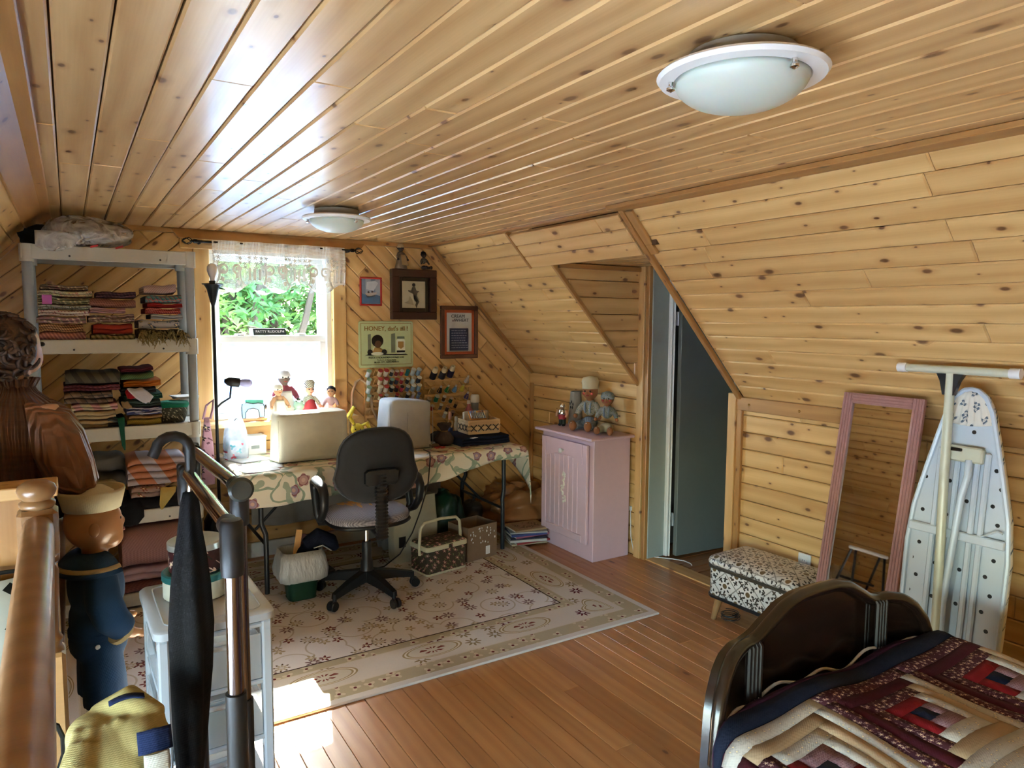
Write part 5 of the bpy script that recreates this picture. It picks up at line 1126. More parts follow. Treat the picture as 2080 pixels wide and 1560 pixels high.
# plastic bag on top
m = Mat('clear_bag_plastic', .22, 0, .6); x, y, z = m.xyz(); n = m.noise(m.vec(x, y, z), 14, 4, 1.2); m.col(rgb('c9cccd')); m.set(Alpha=n.sm(.25, .75)*.45+.30); m.bump(n, 1.0, .03); BAGM = m.m
zt = LEV[4]+.010
bg = thing('plastic_bag', 'crumpled clear plastic shopping bag lying on top of the shelving unit', 'bag', (.10, 4.36, zt))
def crumple(fn, amp, seed, fr=7):
    rn = random.Random(seed); w = [(Vector((rn.gauss(0, 1), rn.gauss(0, 1), rn.gauss(0, 1)))*fr, rn.uniform(0, 6.28)) for _ in range(4)]; w2 = [(a*2.3, b_+1) for a, b_ in w]
    return lambda p: 1+amp*(sum(abs(math.sin(a.dot(p)+b_)) for a, b_ in w)/4-.62)+amp*.4*(sum(abs(math.sin(a.dot(p)+b_)) for a, b_ in w2)/4-.62)
b = B().ell((0, 0, .075), (.20, .15, .078), 40, 22, None, .9); cr = crumple(None, .5, 3, 12); c0 = Vector((0, 0, .075))
b.v = [c0+(p-c0)*cr(p) for p in b.v]; b.v = [Vector((p.x, p.y, max(.001, p.z))) for p in b.v]; b.obj('bag', BAGM, bg, True, angle=180)
B().sheet(lambda u, v: (-.22+.34*u, -.165-.02*math.sin(u*8)-.012*v, .06-.10*v*(.6+.4*math.sin(u*5+.5))), 24, 8, .001).obj('bag_edge', BAGM, bg, True, angle=180)
for a in (.01, .12): B().sheet(lambda u, v: (a+.035*u, -.193, -.006+.012*u-.010*v), 4, 2, .0015).obj('red_print', plain('red_ink_%d' % int(a*100), 'a5242c', .5), bg)
B().ell((.05, -.05, .05), (.06, .05, .03), 14, 8).obj('contents', fab('7a4c44', '3c2426', 'floral', 60), bg, True)
o = thing('dark_cloth', 'dark green cloth heaped behind the clear bag on the shelving unit', 'cloth', (-.10, 4.52, zt)); b = B().ell((0, 0, .06), (.10, .06, .062), 24, 14); cr = crumple(None, .6, 8, 22); c0 = Vector((0, 0, .06)); b.v = [c0+(p-c0)*cr(p) for p in b.v]; b.v = [Vector((p.x, p.y, max(.001, p.z))) for p in b.v]; b.obj('folds', fab('1f2420'), o, True, angle=180)
# ================================================================ curtain rod and lace valance
rd = thing('curtain_rod', 'black iron curtain rod with birdcage finials above the window', 'curtain rod', (1.175, YF-.075, 2.052))
B().tube([(-.52, 0, 0), (.52, 0, 0)], .008, 10).obj('rod', IRON, rd, True)
for sx in (-1, 1):
    f_ = B().lathe([(0, -.02), (.012, -.02), (.012, .0), (.006, .006), (0, .006)], 12, tr(sx*.505, 0, 0) @ ry(sx*PI/2)).obj('finial', IRON, rd, True)
    for k in range(4):
        B().tube([(sx*(.51+.06*t), .024*math.sin(PI*t)*math.cos(k*PI/2+t*1.5), .024*math.sin(PI*t)*math.sin(k*PI/2+t*1.5)) for t in (0, .2, .4, .6, .8, 1)], .003, 5).obj('cage_wire', IRON, f_, True)
    B().box((sx*.47, .03, -.004), (.014, .07, .02), None, .003).obj('bracket', IRON, rd)
m = Mat('white_lace', .9, 0, .1); x, y, z = m.xyz(); u, v = x, z
net = ((u*120).fr().lt(.35)).max((v*120).fr().lt(.35))
ph = (u*3.55+.08).fr()-.5; vz = v+.175
rr_ = (ph*ph*.1+(vz+.015)*(vz+.015)).sqrt()
fan = rr_.lt(.125)*rr_.gt(.100)*(((vz+.015).atan2(ph*.316)*16).sin().gt(-.3))*vz.lt(.03)
band = ((rr_-.09).abs().lt(.006))*vz.lt(.03)
p, h, c, r = m.flower(m.vec(u, v), 32, 5, .44, .35, .9); flo = p*(ph.abs().lt(.33))*vz.gt(.02)*vz.lt(.115)
bsk = ((ph*60).sin().gt(0))*(ph.abs().lt(.17))*vz.gt(-.05)*vz.lt(.02)
scr = ((((ph.abs()-.36)*(ph.abs()-.36)*.1+(vz-.015)*(vz-.015)).sqrt()-.026).abs().lt(.007))
top = v.gt(-.07)
pat = fan.max(band).max(flo).max(bsk).max(scr)
al = (net*.28+.22).max(pat*.98).max(top*(net*.6+.25)); m.col(rgb('eceeee')); m.set(Alpha=al, Transmission_Weight=0.0); LACE = m.m
def lace(u, v):
    L = .845; ph = (u*L*3.55+.08) % 1-.5; hem = .285+.035*math.cos(ph*2*PI)**1
    return (-.405+u*L, -.004-.016*math.sin(v*3)+.010*math.sin(u*34)+.006*math.sin(u*71), .014-v*hem)
cu = tag(B().sheet(lace, 150, 24, .0012).obj('lace_valance', LACE, smooth=True, angle=180, M=tr(1.175, YF-.085, 2.052)), 'white lace valance with scalloped hem and flower baskets hanging at the window', 'curtain')
# name plate on the meeting rail
np_ = thing('name_plate', 'small dark desk name plate with white capitals on the window sash', 'name plate', (1.135, YF+.050, ZM+.033), 0)
B().prism([(-.022, 0), (.022, 0), (.010, .045), (-.002, .045)], -.105, .105, Matrix(((0, 0, 1, 0), (1, 0, 0, 0), (0, 1, 0, 0), (0, 0, 0, 1)))).obj('wedge', plain('dark_green_plastic', '26302e', .35), np_)
TEXTS = []
def text(body, mat, parent, M, size, name='lettering', ext=.0008, bold=0.0):
    c = bpy.data.curves.new(name, 'FONT'); c.body = body; c.size = size; c.align_x = 'CENTER'; c.align_y = 'CENTER'; c.extrude = ext; c.offset = bold; c.materials.append(mat); c.resolution_u = 4
    o = bpy.data.objects.new(name, c); C.objects.link(o); TEXTS.append((o, name, parent, M)); return o
PX = Matrix(((1, 0, 0, 0), (0, 0, -1, 0), (0, 1, 0, 0), (0, 0, 0, 1)))      # text plane facing the camera side (-y)
text('PATTY RUDOLPH', plain('white_ink', 'e4e6e6', .6), np_, tr(0, -.0185, .024) @ rx(math.radians(-15)) @ PX, .0235)
# ================================================================ floor lamp
lp = thing('floor_lamp', 'black floor lamp with bare bulb and a side arm in front of the window', 'lamp', (.738, 4.555, .006))
B().lathe([(0, 0), (.11, 0), (.115, .008), (.10, .018), (.02, .028), (0, .028)], 32).obj('base', IRON, lp, True)
B().tube([(0, 0, .02), (0, 0, 1.66)], .0095, 12).obj('pole', IRON, lp, True)
B().lathe([(.010, 1.655), (.018, 1.68), (.034, 1.75), (.048, 1.775), (.060, 1.778), (.060, 1.783), (.040, 1.782), (0, 1.776)], 24).obj('cup', IRON, lp, True)
B().lathe([(0, 1.775), (.019, 1.775), (.019, 1.80), (0, 1.80)], 14).obj('bulb_socket', BLACK, lp, True)
BULB = plain('soft_white_bulb', 'cfc7c0', .25, noise=.03); BULB2 = plain('lilac_bulb', '9f9fd0', .2, noise=.03)
bulb = [(0, 0), (.013, 0), (.014, .02), (.024, .045), (.030, .065), (.029, .085), (.020, .10), (.008, .107), (0, .108)]
B().lathe(bulb, 20, tr(0, 0, 1.795)).obj('bulb', BULB, lp, True, angle=180)
B().tube([(.03, -.03, 1.757), (.055, -.04, 1.750)], .004, 6).obj('switch', IRON, lp, True)
B().tube([(0, 0, 1.04), (.03, -.01, 1.07), (.075, -.025, 1.10), (.082, -.03, 1.17)], .006, 8).obj('gooseneck', IRON, lp, True)
M_ = tr(.045, -.03, 1.205) @ ry(math.radians(98))
B().lathe([(0, 0), (.012, .0), (.028, .02), (.032, .05), (.032, .085), (.028, .085), (.026, .05), (0, .04)], 20, M_).obj('side_socket', IRON, lp, True)
B().lathe(bulb, 20, M_ @ tr(0, 0, .055)).obj('lilac_bulb', BULB2, lp, True, angle=180)
# ================================================================ pictures and sign on the far wall
def framed(name, label, x0, x1, z0, z1, w, dep, fm, mat_c, art, inner=None, cat='picture'):
    t = thing(name, label, cat, ((x0+x1)/2, YF-.003, (z0+z1)/2)); W, H = x1-x0, z1-z0
    B().box((0, -dep*.25, 0), (W-.01, dep*.4, H-.01)).obj('backboard', SH, t)
    for a, c_, L in ((0, H/2-w/2, W), (0, -H/2+w/2, W)):
        b = B().box((a, -dep/2, c_), (L, dep, w), None, .004); b.obj('frame_rail', fm, t)
    for sx in (-1, 1): B().box((sx*(W/2-w/2), -dep/2, 0), (w, dep, H-2*w), None, .004).obj('frame_rail', fm, t)
    if inner:
        iw, im = inner; a, c_ = W/2-w-iw/2, H/2-w-iw/2
        for sx in (-1, 1): B().box((sx*a, -dep*.40, 0), (iw, dep*.4, H-2*w), None, .003).obj('inner_moulding', im, t)
        for sz in (-1, 1): B().box((0, -dep*.40, sz*c_), (W-2*w-2*iw, dep*.4, iw), None, .003).obj('inner_moulding', im, t)
    pr = B().box((0, -dep*.47, 0), (W-2*w-(2*inner[0] if inner else 0), .002, H-2*w-(2*inner[0] if inner else 0))).obj('print', mat_c, t)
    yy = -dep*.47-.0016
    for nm, poly, hx in art: B().prism(poly, 0, .0006, tr(0, yy, 0) @ PX).obj(nm, plain('ink_'+nm+hx, hx, .7, noise=.2), pr)
    return t, pr, yy
circ = lambda cx, cz, r, n=18, sy=1.0: [(cx+r*math.cos(2*PI*k/n), cz+r*sy*math.sin(2*PI*k/n)) for k in range(n)]
t, pr, yy = framed('picture_frame', 'small bright red framed picture of a boat on blue waves', 1.742, 1.905, 1.680, 1.880, .012, .018, plain('red_lacquer', 'b5281e', .35), fabric('sea_print', 'a9b4c4', '7d8ea6', 'stripe', 14, None, .7, 'xz'),
    [('waves', [(-.068, -.085), (.068, -.085), (.068, -.03), (.03, -.02), (-.01, -.035), (-.068, -.015)], '4f7296'), ('sail', [(-.035, .015), (.02, .005), (.055, .06), (.03, .075), (-.03, .065)], 'c3cbd4'), ('boat', [(-.042, -.012), (.045, -.004), (.030, -.035), (-.030, -.038)], 'b9aea8'), ('passenger', circ(-.018, -.006, .0075), '3b332e'), ('passenger', circ(.010, -.002, .007), '4a4038')])
m = Mat('aged_paper', .8); x, y, z = m.xyz(); n = m.noise(m.vec(x, y, z), 9, 4); m.col(m.mix(n, rgb('a8a084'), rgb('c4bd9f')))
MAHOG = wood('mahogany_frame', (0.06, 0.018, 0.012), (0.03, 0.01, 0.008), (0.02, .01, .01), .3, 0, .1)
t, pr, yy = framed('picture_frame', 'deep dark mahogany framed sepia print of a dancing figure', 1.968, 2.318, 1.585, 1.945, .055, .055, MAHOG, m.m,
    [('shadow', [(-.075, -.06), (.0, -.075), (-.01, -.04), (-.03, -.01), (-.04, -.045)], '8a8268'), ('figure', [(-.01, .055), (.012, .055), (.022, .03), (.045, .025), (.028, .012), (.022, -.02), (.045, -.05), (.03, -.075), (.022, -.10), (.012, -.075), (.02, -.055), (.0, -.03), (-.004, .005), (-.04, .02), (-.045, .032), (-.02, .03)], '4f493c'), ('figure_head', circ(.001, .070, .013), '2c2823'), ('skirt', [(.0, -.005), (.022, -.005), (.045, -.035), (.035, -.055), (.005, -.045)], '8f886f')], (.028, plain('black_gilt', '1f1a14', .3)))
t, pr, yy = framed('picture_frame', 'brown framed cereal poster with orange mat and dark slate lettering', 2.366, 2.682, 1.292, 1.690, .030, .026, wood('brown_frame', (.16, .06, .03), (.10, .035, .018), (.05, .02, .01), .35, 0, .1), plain('poster_paper', 'bdbfba', .75, noise=.06),
    [('slate', [(-.084, -.135), (.078, -.135), (.078, .025), (-.084, .025)], '2a3350'), ('slate_edge', [(-.084, .024), (.076, .024), (.076, .031), (-.084, .031)], '5b5a66'), ('slate_edge', [(-.084, -.142), (.076, -.142), (.076, -.135), (-.084, -.135)], '5b5a66'), ('slate_edge', [(-.084, -.135), (-.078, -.135), (-.078, .024), (-.084, .024)], '5b5a66'), ('slate_edge', [(.070, -.135), (.076, -.135), (.076, .024), (.070, .024)], '5b5a66')], (.022, plain('orange_mat', 'b5562e', .8)))
INK = plain('black_ink', '1b1b1d', .7)
text('CREAM', INK, pr, tr(-.012, yy-.001, .120) @ PX, .036); text('of', plain('red_brown_ink', '6a2c3c', .7), pr, tr(-.052, yy-.001, .088) @ PX, .026); text('WHEAT', INK, pr, tr(.020, yy-.001, .090) @ PX, .034)
rn = random.Random(2)
for k in range(8):
    x = -.068
    while x < .055:
        w = rn.uniform(.008, .022); B().box((x+w/2, yy-.0012, .012-k*.0185), (w, .0006, .005)).obj('chalk_word', plain('chalk', 'a9abb8', .9) if k == 0 and x < -.06 else bpy.data.materials['chalk'], pr); x += w+.005
sg = thing('tin_sign', 'pale green tin honey advertising sign with brown lettering', 'sign', (1.937, YF-.008, 1.406))
GRN = plain('pale_green_tin', 'bfcf9f', .35, .1, .05); rbox(B(), .416, .332, [(0, .004), (.003, 0), (.006, .003)], .016, PX @ tr(0, 0, -.003)).obj('plate', GRN, sg)
BRN = plain('sign_brown', '8f6a2c', .6); TAN_ = plain('sign_tan', 'b08a4c', .6); DK = plain('sign_black', '191712', .6); WHT = plain('sign_white', 'dfe4cf', .6); GRY = plain('sign_grey', '77806a', .6)
def art(nm, poly, mat, lift=0): B().prism(poly, 0, .0006, tr(0, -.0036-.0006*lift, 0) @ PX).obj(nm, mat, sg)
for p in ([(-.19, .148), (.19, .148), (.19, .151), (-.19, .151)], [(-.19, -.146), (.19, -.146), (.19, -.143), (-.19, -.143)], [(-.193, -.146), (-.19, -.146), (-.19, .151), (-.193, .151)], [(.19, -.146), (.193, -.146), (.193, .151), (.19, .151)]): art('border_line', p, BRN)
text("HONEY, dat's all !", BRN, sg, tr(0, -.005, .112) @ PX, .045, bold=.0006)
art('tree_trunk', [(-.14, -.07), (-.115, -.07), (-.118, .075), (-.14, .07)], GRY); art('tree_trunk', [(.035, -.06), (.068, -.06), (.066, .08), (.036, .075)], GRY); art('ground_line', [(-.16, -.078), (.17, -.078), (.15, -.070), (-.14, -.069)], DK)
art('hair', circ(-.068, .025, .044, 24), DK, 1); art('face', circ(-.064, .002, .026, 18), plain('face_brown', '5a3a24', .6), 2); art('shirt', [(-.12, -.068), (-.025, -.068), (-.03, -.035), (-.05, -.022), (-.085, -.022), (-.11, -.04)], TAN_, 2)
art('sleeve', circ(-.125, -.055, .020), DK, 3); art('sleeve', circ(-.018, -.055, .020), DK, 3); art('plate_of_honey', circ(-.07, -.066, .048, 20, .25), WHT, 4); art('spoon', [(-.108, -.045), (-.102, -.045), (-.088, -.012), (-.094, -.012)], WHT, 5)
art('honey_jar', [(.078, -.068), (.142, -.068), (.144, .028), (.135, .038), (.085, .038), (.076, .028)], WHT, 1); art('jar_lid', [(.08, .040), (.14, .040), (.138, .056), (.082, .056)], GRY, 2); art('jar_label', [(.088, -.02), (.11, -.035), (.132, -.02), (.132, .02), (.088, .02)], TAN_, 2); art('jar_band', [(.078, -.06), (.142, -.06), (.142, -.045), (.078, -.045)], DK, 2)
text('ROCKY MOUNTAIN HONEY CO.', DK, sg, tr(0, -.005, -.095) @ PX, .0185); text('Producers of Cherry Honey', DK, sg, tr(0, -.005, -.112) @ PX, .0125); text('SILVER CITY, NEW MEXICO', DK, sg, tr(0, -.005, -.128) @ PX, .0155)
# ================================================================ thread racks and every spool
def thread_rack(label, x0, x1, zs, pegs):
    t = thing('thread_rack', label, 'thread rack', ((x0+x1)/2, YF-.004, zs[-1]-.05)); t0 = t.location
    for xx in (x0+.01, x1-.01): B().box((xx-t0.x, -.007, (zs[0]-zs[-1])/2+.03), (.018, .012, zs[0]-zs[-1]+.09), None, .002).obj('upright', PINE_LIGHT, t)
    for z in zs: B().box((0, -.020, z-t0.z-.022), (x1-x0, .014, .022), rx(0), .002).obj('shelf_bar', PINE_LIGHT, t)
    for x, z in pegs: B().tube([(x-t0.x, -.022, z-t0.z-.022), (x-t0.x, -.070, z-t0.z+.034)], .0022, 6).obj('peg', PINE_LIGHT, t, True)
    return t
_sp = {}
def spool(kind, hexc, cap, x, z, label, group):
    key = (kind, hexc, cap)
    o = thing('thread_spool', label, 'thread spool', (x, YF-.030, z-.013), (math.radians(40), 0, 0), group)
    if key not in _sp:
        R, H = {'s': (.0148, .046), 'b': (.0185, .055), 'c': (.0185, .060), 'k': (.025, .105)}[kind]
        th = plain('thread_'+hexc, hexc, .55, noise=.1, scale=400); cp = plain('spool_'+cap, cap, .45)
        if kind == 'c': a = B().lathe([(0, .004), (R, .004), (R*.95, .012), (R*.42, H-.008), (0, H-.008)], 16); c_ = B().lathe([(.003, H-.010), (R*.42, H-.009), (R*.40, H+.004), (.004, H+.004)], 12)
        elif kind == 'k': a = B().lathe([(0, 0), (R, 0), (R, H*.5), (R*.85, H*.6), (0, H*.6)], 16); c_ = B().lathe([(0, H*.58), (R*.80, H*.6), (R*.72, H*.95), (R*.62, H), (R*.35, H), (R*.33, H*.9), (0, H*.9)], 16)
        else: a = B().lathe([(0, .003), (R*.9, .003), (R*.86, .006), (R*.86, H-.006), (R*.9, H-.003), (0, H-.003)], 14); c_ = B().lathe([(0, H-.004), (R, H-.004), (R, H), (R*.3, H), (R*.28, H-.001), (0, H-.001)], 14)
        A = a.obj('thread', th, o, True); Cc = c_.obj('cap', cp, o, True); Bb = B().lathe([(0, 0), (R, 0), (R, .0035), (0, .0035)], 14).obj('base_flange', cp, o, True); _sp[key] = (A.data, Cc.data, Bb.data)
    else:
        for nm, d_ in zip(('thread', 'cap', 'base_flange'), _sp[key]):
            q = bpy.data.objects.new(nm, d_); C.objects.link(q); q.parent = o
    return o
cols = [1.785, 1.870, 1.915, 1.960, 1.998, 2.037, 2.083, 2.126, 2.170]; rows = [1.195, 1.135, 1.080, 1.025]
CN = {'c3d4e0': 'pale blue', 'cfc4a8': 'cream', 'd0c8b4': 'ivory', '24282e': 'charcoal', 'a02434': 'red', '1f7f8c': 'turquoise', '8fb4d4': 'sky blue', '2c3648': 'navy', 'c03a58': 'rose pink', '5f83b8': 'blue', '3a2024': 'dark brown', 'b8b0c0': 'lilac grey', '8d2c30': 'dark red', '5c4a3a': 'brown'}
grid = [['c3d4e0', 'cfc4a8', 'd0c8b4', '24282e', '8d2c30', 'a02434', '1f7f8c', 'c3d4e0', '8fb4d4'], ['c3d4e0', 'cfc4a8', 'd0c8b4', '24282e', '2c3648', 'a02434', '24282e', 'c3d4e0', '2c3648'],
        ['c3d4e0', 'cfc4a8', 'd0c8b4', '24282e', '24282e', 'c03a58', '5f83b8', '8fb4d4', '8fb4d4'], ['c3d4e0', 'cfc4a8', '24282e', None, '3a2024', None, '2c3648', 'b8b0c0', '8fb4d4']]
caps = [['9cc4b4', 'b5484c', 'b5484c', 'c9c9c6', 'd3d3d0', 'd0c8c8', '1f7f8c', 'b9c2c8', 'c3d4e0'], ['9cc4b4', 'b5484c', 'b5484c', '8fbcae', 'a5403c', 'd3d3d0', 'd3d3d0', 'c9c4ba', 'd3d3d0'], ['9cc4b4', 'd3d3d0', 'b5484c', 'd3d3d0', 'a5403c', '2a1a1e', 'd3d3d0', 'd3d3d0', 'd3d3d0'], ['9cc4b4', 'b5484c', 'd3d3d0', '', 'a5403c', '', 'd3d3d0', 'd3d3d0', '5f6fb0']]
ORD = ['first', 'second', 'third', 'fourth', 'fifth', 'sixth', 'seventh', 'eighth', 'ninth']; RW = ['top', 'second', 'third', 'bottom']
thread_rack('wooden thread rack crowded with spools under the tin sign', 1.765, 2.205, rows+[.970, .915], [(c, r) for r in rows+[.970, .915] for c in cols if not (r > 1.0 and grid[rows.index(r)][cols.index(c)])]+[(1.825, r) for r in rows])
for i, r in enumerate(rows):
    for j, c in enumerate(cols):
        if grid[i][j]: spool('b' if j in (0, 1, 2, 7, 8) and i < 3 else 's', grid[i][j], caps[i][j], c, r, '%s thread spool, %s from the window in the %s row under the tin sign' % (CN[grid[i][j]], ORD[j], RW[i]), 'spools on the rack under the tin sign')
R2 = [1.155, 1.100, 1.040, .980, .920, .865]
p2 = [(x, z) for z in R2[:2] for x in (2.29, 2.36, 2.43, 2.50, 2.57)]+[(2.25+.078*k, z) for z in R2[2:5] for k in range(5)]
thread_rack('wooden thread rack with cone spools under the cereal poster', 2.225, 2.625, R2, p2)
for lb, kd, c, cp, x, z in (('big cream topped black cone, first of three on the right rack', 'k', '1c1a26', 'd6cba8', 2.290, 1.165), ('big cream topped black cone, middle of three on the right rack', 'k', '1c1a26', 'd6cba8', 2.365, 1.165), ('big cream topped dark purple cone, last of three on the right rack', 'k', '2b2140', 'd6cba8', 2.432, 1.175),
        ('white cone of thread at the right end of the rack under the poster', 'c', 'b9b9c0', 'd3d3d0', 2.575, 1.125), ('golden tan spool at the left of the cone row', 's', 'a5854c', 'b9a27a', 2.285, 1.055), ('black thread cone beside the green cone', 'c', '17181c', 'd3d3d0', 2.345, 1.055), ('bright green thread cone on the right rack', 'c', '1f7a48', 'c9d3c9', 2.407, 1.058), ('sky blue thread cone on the right rack', 'c', '6f9cc8', 'd3d3d0', 2.470, 1.058), ('lemon yellow thread cone on the right rack', 'c', 'c3bc4a', 'b9b47a', 2.535, 1.060),
        ('purple thread cone at the right end under the yellow cone', 'c', '5c4c84', 'd3d3d0', 2.572, 1.000), ('wide grey wooden spool at the left of the right rack', 'b', '5a5c50', 'c4b08c', 2.250, .975), ('emerald green spool with white cap on the right rack', 'b', '1d7a5c', 'cfd3cc', 2.315, .990), ('brown spool with white cap beside the emerald spool', 's', '5a4634', 'd3d3d0', 2.378, .990), ('dark green spool with pale wooden top on its peg', 's', '17503c', 'b9a9a0', 2.437, .975), ('coral red spool low on the right rack', 's', 'b54a40', 'c9c0b0', 2.280, .925), ('grey spool with white cap below the brown spool', 's', '5c5a58', 'd3d3d0', 2.350, .930),
        ('dark spool with wooden top low on the right rack', 's', '3a2c28', 'b08a7c', 2.405, .912), ('brown black spool with tan top near the right end', 's', '33221f', 'b08a64', 2.478, .935), ('white capped pale spool at the bottom of the right rack', 's', 'b9bdb9', 'cfd6cf', 2.385, .865), ('dark maroon spool with white cap at the bottom right', 's', '3d161c', 'c9b4b8', 2.448, .872)):
    spool(kd, c, cp, x, z, lb, 'spools on the rack under the poster')
# ================================================================ things on the table
def blob(parts, name, mat, parent, vox=.005):
    """one soft continuous body from ellipsoids ('e', centre, radii) and limbs ('t', points, radii)"""
    b = B()
    for p in parts:
        if p[0] == 'e': b.ell(p[1], p[2], 16, 10)
        else: b.tube(p[1], p[2], 12)
    return b.obj(name, mat, parent, True, remesh=vox)
def machine_cover(label, x, y, w, d, h, rot, mat, seed):
    t = thing('covered_sewing_machine', label, 'sewing machine', (x, y, TT), rot); rn = random.Random(seed); ph = [rn.uniform(0, 6.28) for _ in range(6)]
    rings = []
    for z, s_ in ((.0, 1.0), (.03, 1.0), (.10, .985), (.18, .975), (h*.80, .965), (h*.93, .955), (h*.98, .93), (h, .87), (h*1.005, .6), (h*1.004, .2)):
        r = rr(w*s_, d*s_, .03*min(1, s_)+.012, 6); o = []
        for k, (px, py) in enumerate(r):
            a = math.atan2(py, px); wv = .007*math.sin(7*a+ph[0]+z*9)+.005*math.sin(13*a+ph[1]-z*14)
            wv *= (1-z/h*.6) if z < h else 0
            o.append((px+wv*math.cos(a), py+wv*math.sin(a), z+(.012*math.sin(px*14+ph[2]) if z > h*.9 else 0)+(.006*math.sin(5*a+ph[3])+.006 if z == 0 else 0)))
        rings.append(o)
    B().loft(rings).obj('fabric_cover', mat, t, True, angle=180)
    for sx in (-1, 1): B().tube([(sx*w*.485*math.cos(k/24*0)+0, -d*.5*s2-.001, z2_) for z2_, s2 in ((.01, .995), (h*.4, .98), (h*.9, .955))], .002, 5).obj('seam', mat, t, True)
    B().box((0, 0, .012), (w*.92, d*.9, .02), None, .004).obj('machine_base', plain('machine_base', '6d675f', .6), t); return t
COVM = fab('cfc6ae'); COVW = fab('c2c2c0')
machine_cover('large cream cloth cover over a sewing machine in front of the window', 1.235, 4.335, .45, .19, .285, math.radians(3), COVM, 1)
c2 = machine_cover('white cloth cover over a sewing machine in front of the thread rack', 1.885, 4.385, .325, .21, .325, math.radians(4), COVW, 4)
B().sheet(lambda u, v: (-.03+.12*u, -.106, .13+.12*v), 4, 4, .003).obj('pocket', COVW, c2)
# sheets of paper
PAP = plain('bright_paper', 'dfe3e6', .7, noise=.02)
for k, (x, y, w, d, r, lb) in enumerate(((.895, 4.52, .21, .28, .3, 'white pattern paper lying nearest the plastic gift bag'), (.93, 4.235, .22, .16, -.1, 'white paper sheet lying beside the large cream machine cover'), (.885, 4.13, .20, .13, .12, 'white paper sheet at the front left corner of the table'))):
    o = thing('paper_sheet', lb, 'paper', (x, y, TT), r); B().sheet(lambda u, v: ((u-.5)*w, (v-.5)*d, .0025+.006*(u-.5)**2+.002*math.sin(u*5+k)), 10, 10, .001).obj('sheet', PAP, o, True, angle=180)
o = thing('pattern_box', 'white box of patterns standing by the window left of the cream cover', 'box', (.965, 4.66, TT), .1); B().box((0, 0, .055), (.14, .10, .11), None, .006).obj('box', PAP, o); B().box((0, 0, .114), (.146, .106, .012), None, .004).obj('lid', PAP, o); B().box((0, -.052, .05), (.05, .002, .02)).obj('label', plain('grey_label', '8f9aa0', .7), o)
# clear bag with heart print and gift things
m = Mat('clear_printed_bag', .2, 0, .6); x, y, z = m.xyz(); n = m.noise(m.vec(x, y, z), 16, 3); p, h, c, r = m.flower(m.vec(x, z), 22, 3, .4, .9, .6)
cc = m.mix(p*z.lt(.1), rgb('c9d6e6'), m.mix(c.lt(.3), rgb('c0304a'), rgb('2c8ca0'))); m.col(cc); m.set(Alpha=(n.sm(.2, .8)*.4+.35).max(p*.9*z.lt(.1))); 
gb = thing('gift_bag', 'clear printed gift bag with hearts standing at the left end of the table', 'bag', (.845, 4.56, TT), .05)
rings = []
for z, s_ in ((0, 1), (.08, 1.02), (.17, .96), (.22, .7), (.27, .45), (.33, .5)):
    rings.append([(px*(1+.06*math.sin(px*90+z*30)), py*(1+.1*math.sin(py*80)), z+.01*math.sin(px*50)*(z > .2)) for px, py in rr(.135*s_, .10*s_, .02*s_+.006, 5)])
B().loft(rings, None, False).obj('bag', m.m, gb, True, angle=180)
B().box((0, 0, .055), (.08, .05, .10), None, .01).obj('contents', plain('gift_white', 'd3dcea', .6), gb); B().tube([(-.02, -.02, .23), (.0, -.03, .25), (.02, -.02, .23)], .006, 6).obj('ribbon_tie', plain('silver_ribbon', 'b9c4d0', .3), gb, True)
tb2 = thing('tote_bag', 'pink and black flowered tote bag hanging from the floor lamp', 'bag', (.672, 4.49, .60))
B().loft([[(px*s_, py*s_*1.0, z) for px, py in rr(.075, .045, .015, 4)] for z, s_ in ((0, .9), (.06, 1.0), (.22, .9), (.34, .55), (.40, .35))]).obj('bag', fab('bd93a4', '2a2a30', 'floral', 16, '6d4a58'), tb2, True, angle=180)
B().tube([(-.02, 0, .39), (.0, .0, .47), (.045, .03, .50), (.035, .01, .44), (.02, 0, .39)], .007, 8).obj('strap', fab('bd93a4'), tb2, True)
o = thing('black_bag', 'black plastic bag on the floor between the shelves and the table', 'bag', (.685, 4.36, RUGZ)); b = B().ell((0, 0, .24), (.062, .10, .24), 20, 16, None, .8); cr = crumple(None, .35, 5, 22); c0 = Vector((0, 0, .24)); b.v = [Vector(((p.x)*cr(p), p.y*cr(p), max(.001, p.z))) for p in b.v]; b.obj('bag', plain('black_poly', '111114', .25), o, True, angle=180); B().tube([(0, 0, .47), (.01, 0, .50), (-.01, .01, .53)], [.03, .012, .02], 8).obj('knot', plain('black_poly_tie', '111114', .25), o, True)
# toy sewing machine on the sill
SZ = WZ0+.002
ty = thing('toy_sewing_machine', 'small pale blue toy sewing machine with wooden base on the window sill', 'toy', (.985, 4.735, SZ))
B().box((0, 0, .009), (.165, .085, .018), None, .004).obj('base', wood('toy_base', (.6, .3, .14), (.5, .22, .1), (.2, .1, .05), .4, 0, .1), ty)
out = [(-.068, .018), (-.048, .018), (-.046, .055), (-.03, .075), (0, .080), (.028, .070), (.036, .05), (.038, .018), (.068, .018), (.070, .085), (.062, .105), (.03, .112), (0, .108), (-.04, .118), (-.066, .112), (-.070, .09)]
BLU = plain('toy_blue', '86aed0', .4); B().prism(out, -.02, .02, PX).obj('body', BLU, ty)
B().tube([(x_, -.021, z_) for x_, z_ in out], .0025, 6, True).obj('outline', BLACK, ty, True)
B().box((.004, 0, .122), (.11, .03, .026), ry(.06), .004).obj('top_cover', plain('toy_green', '2f8f74', .5), ty)
B().lathe([(0, 0), (.020, 0), (.020, .012), (.008, .016), (0, .016)], 16, tr(.072, 0, .085) @ ry(PI/2)).obj('hand_wheel', BLACK, ty, True); B().box((.052, -.0215, .075), (.02, .002, .03)).obj('label', PAP, ty)
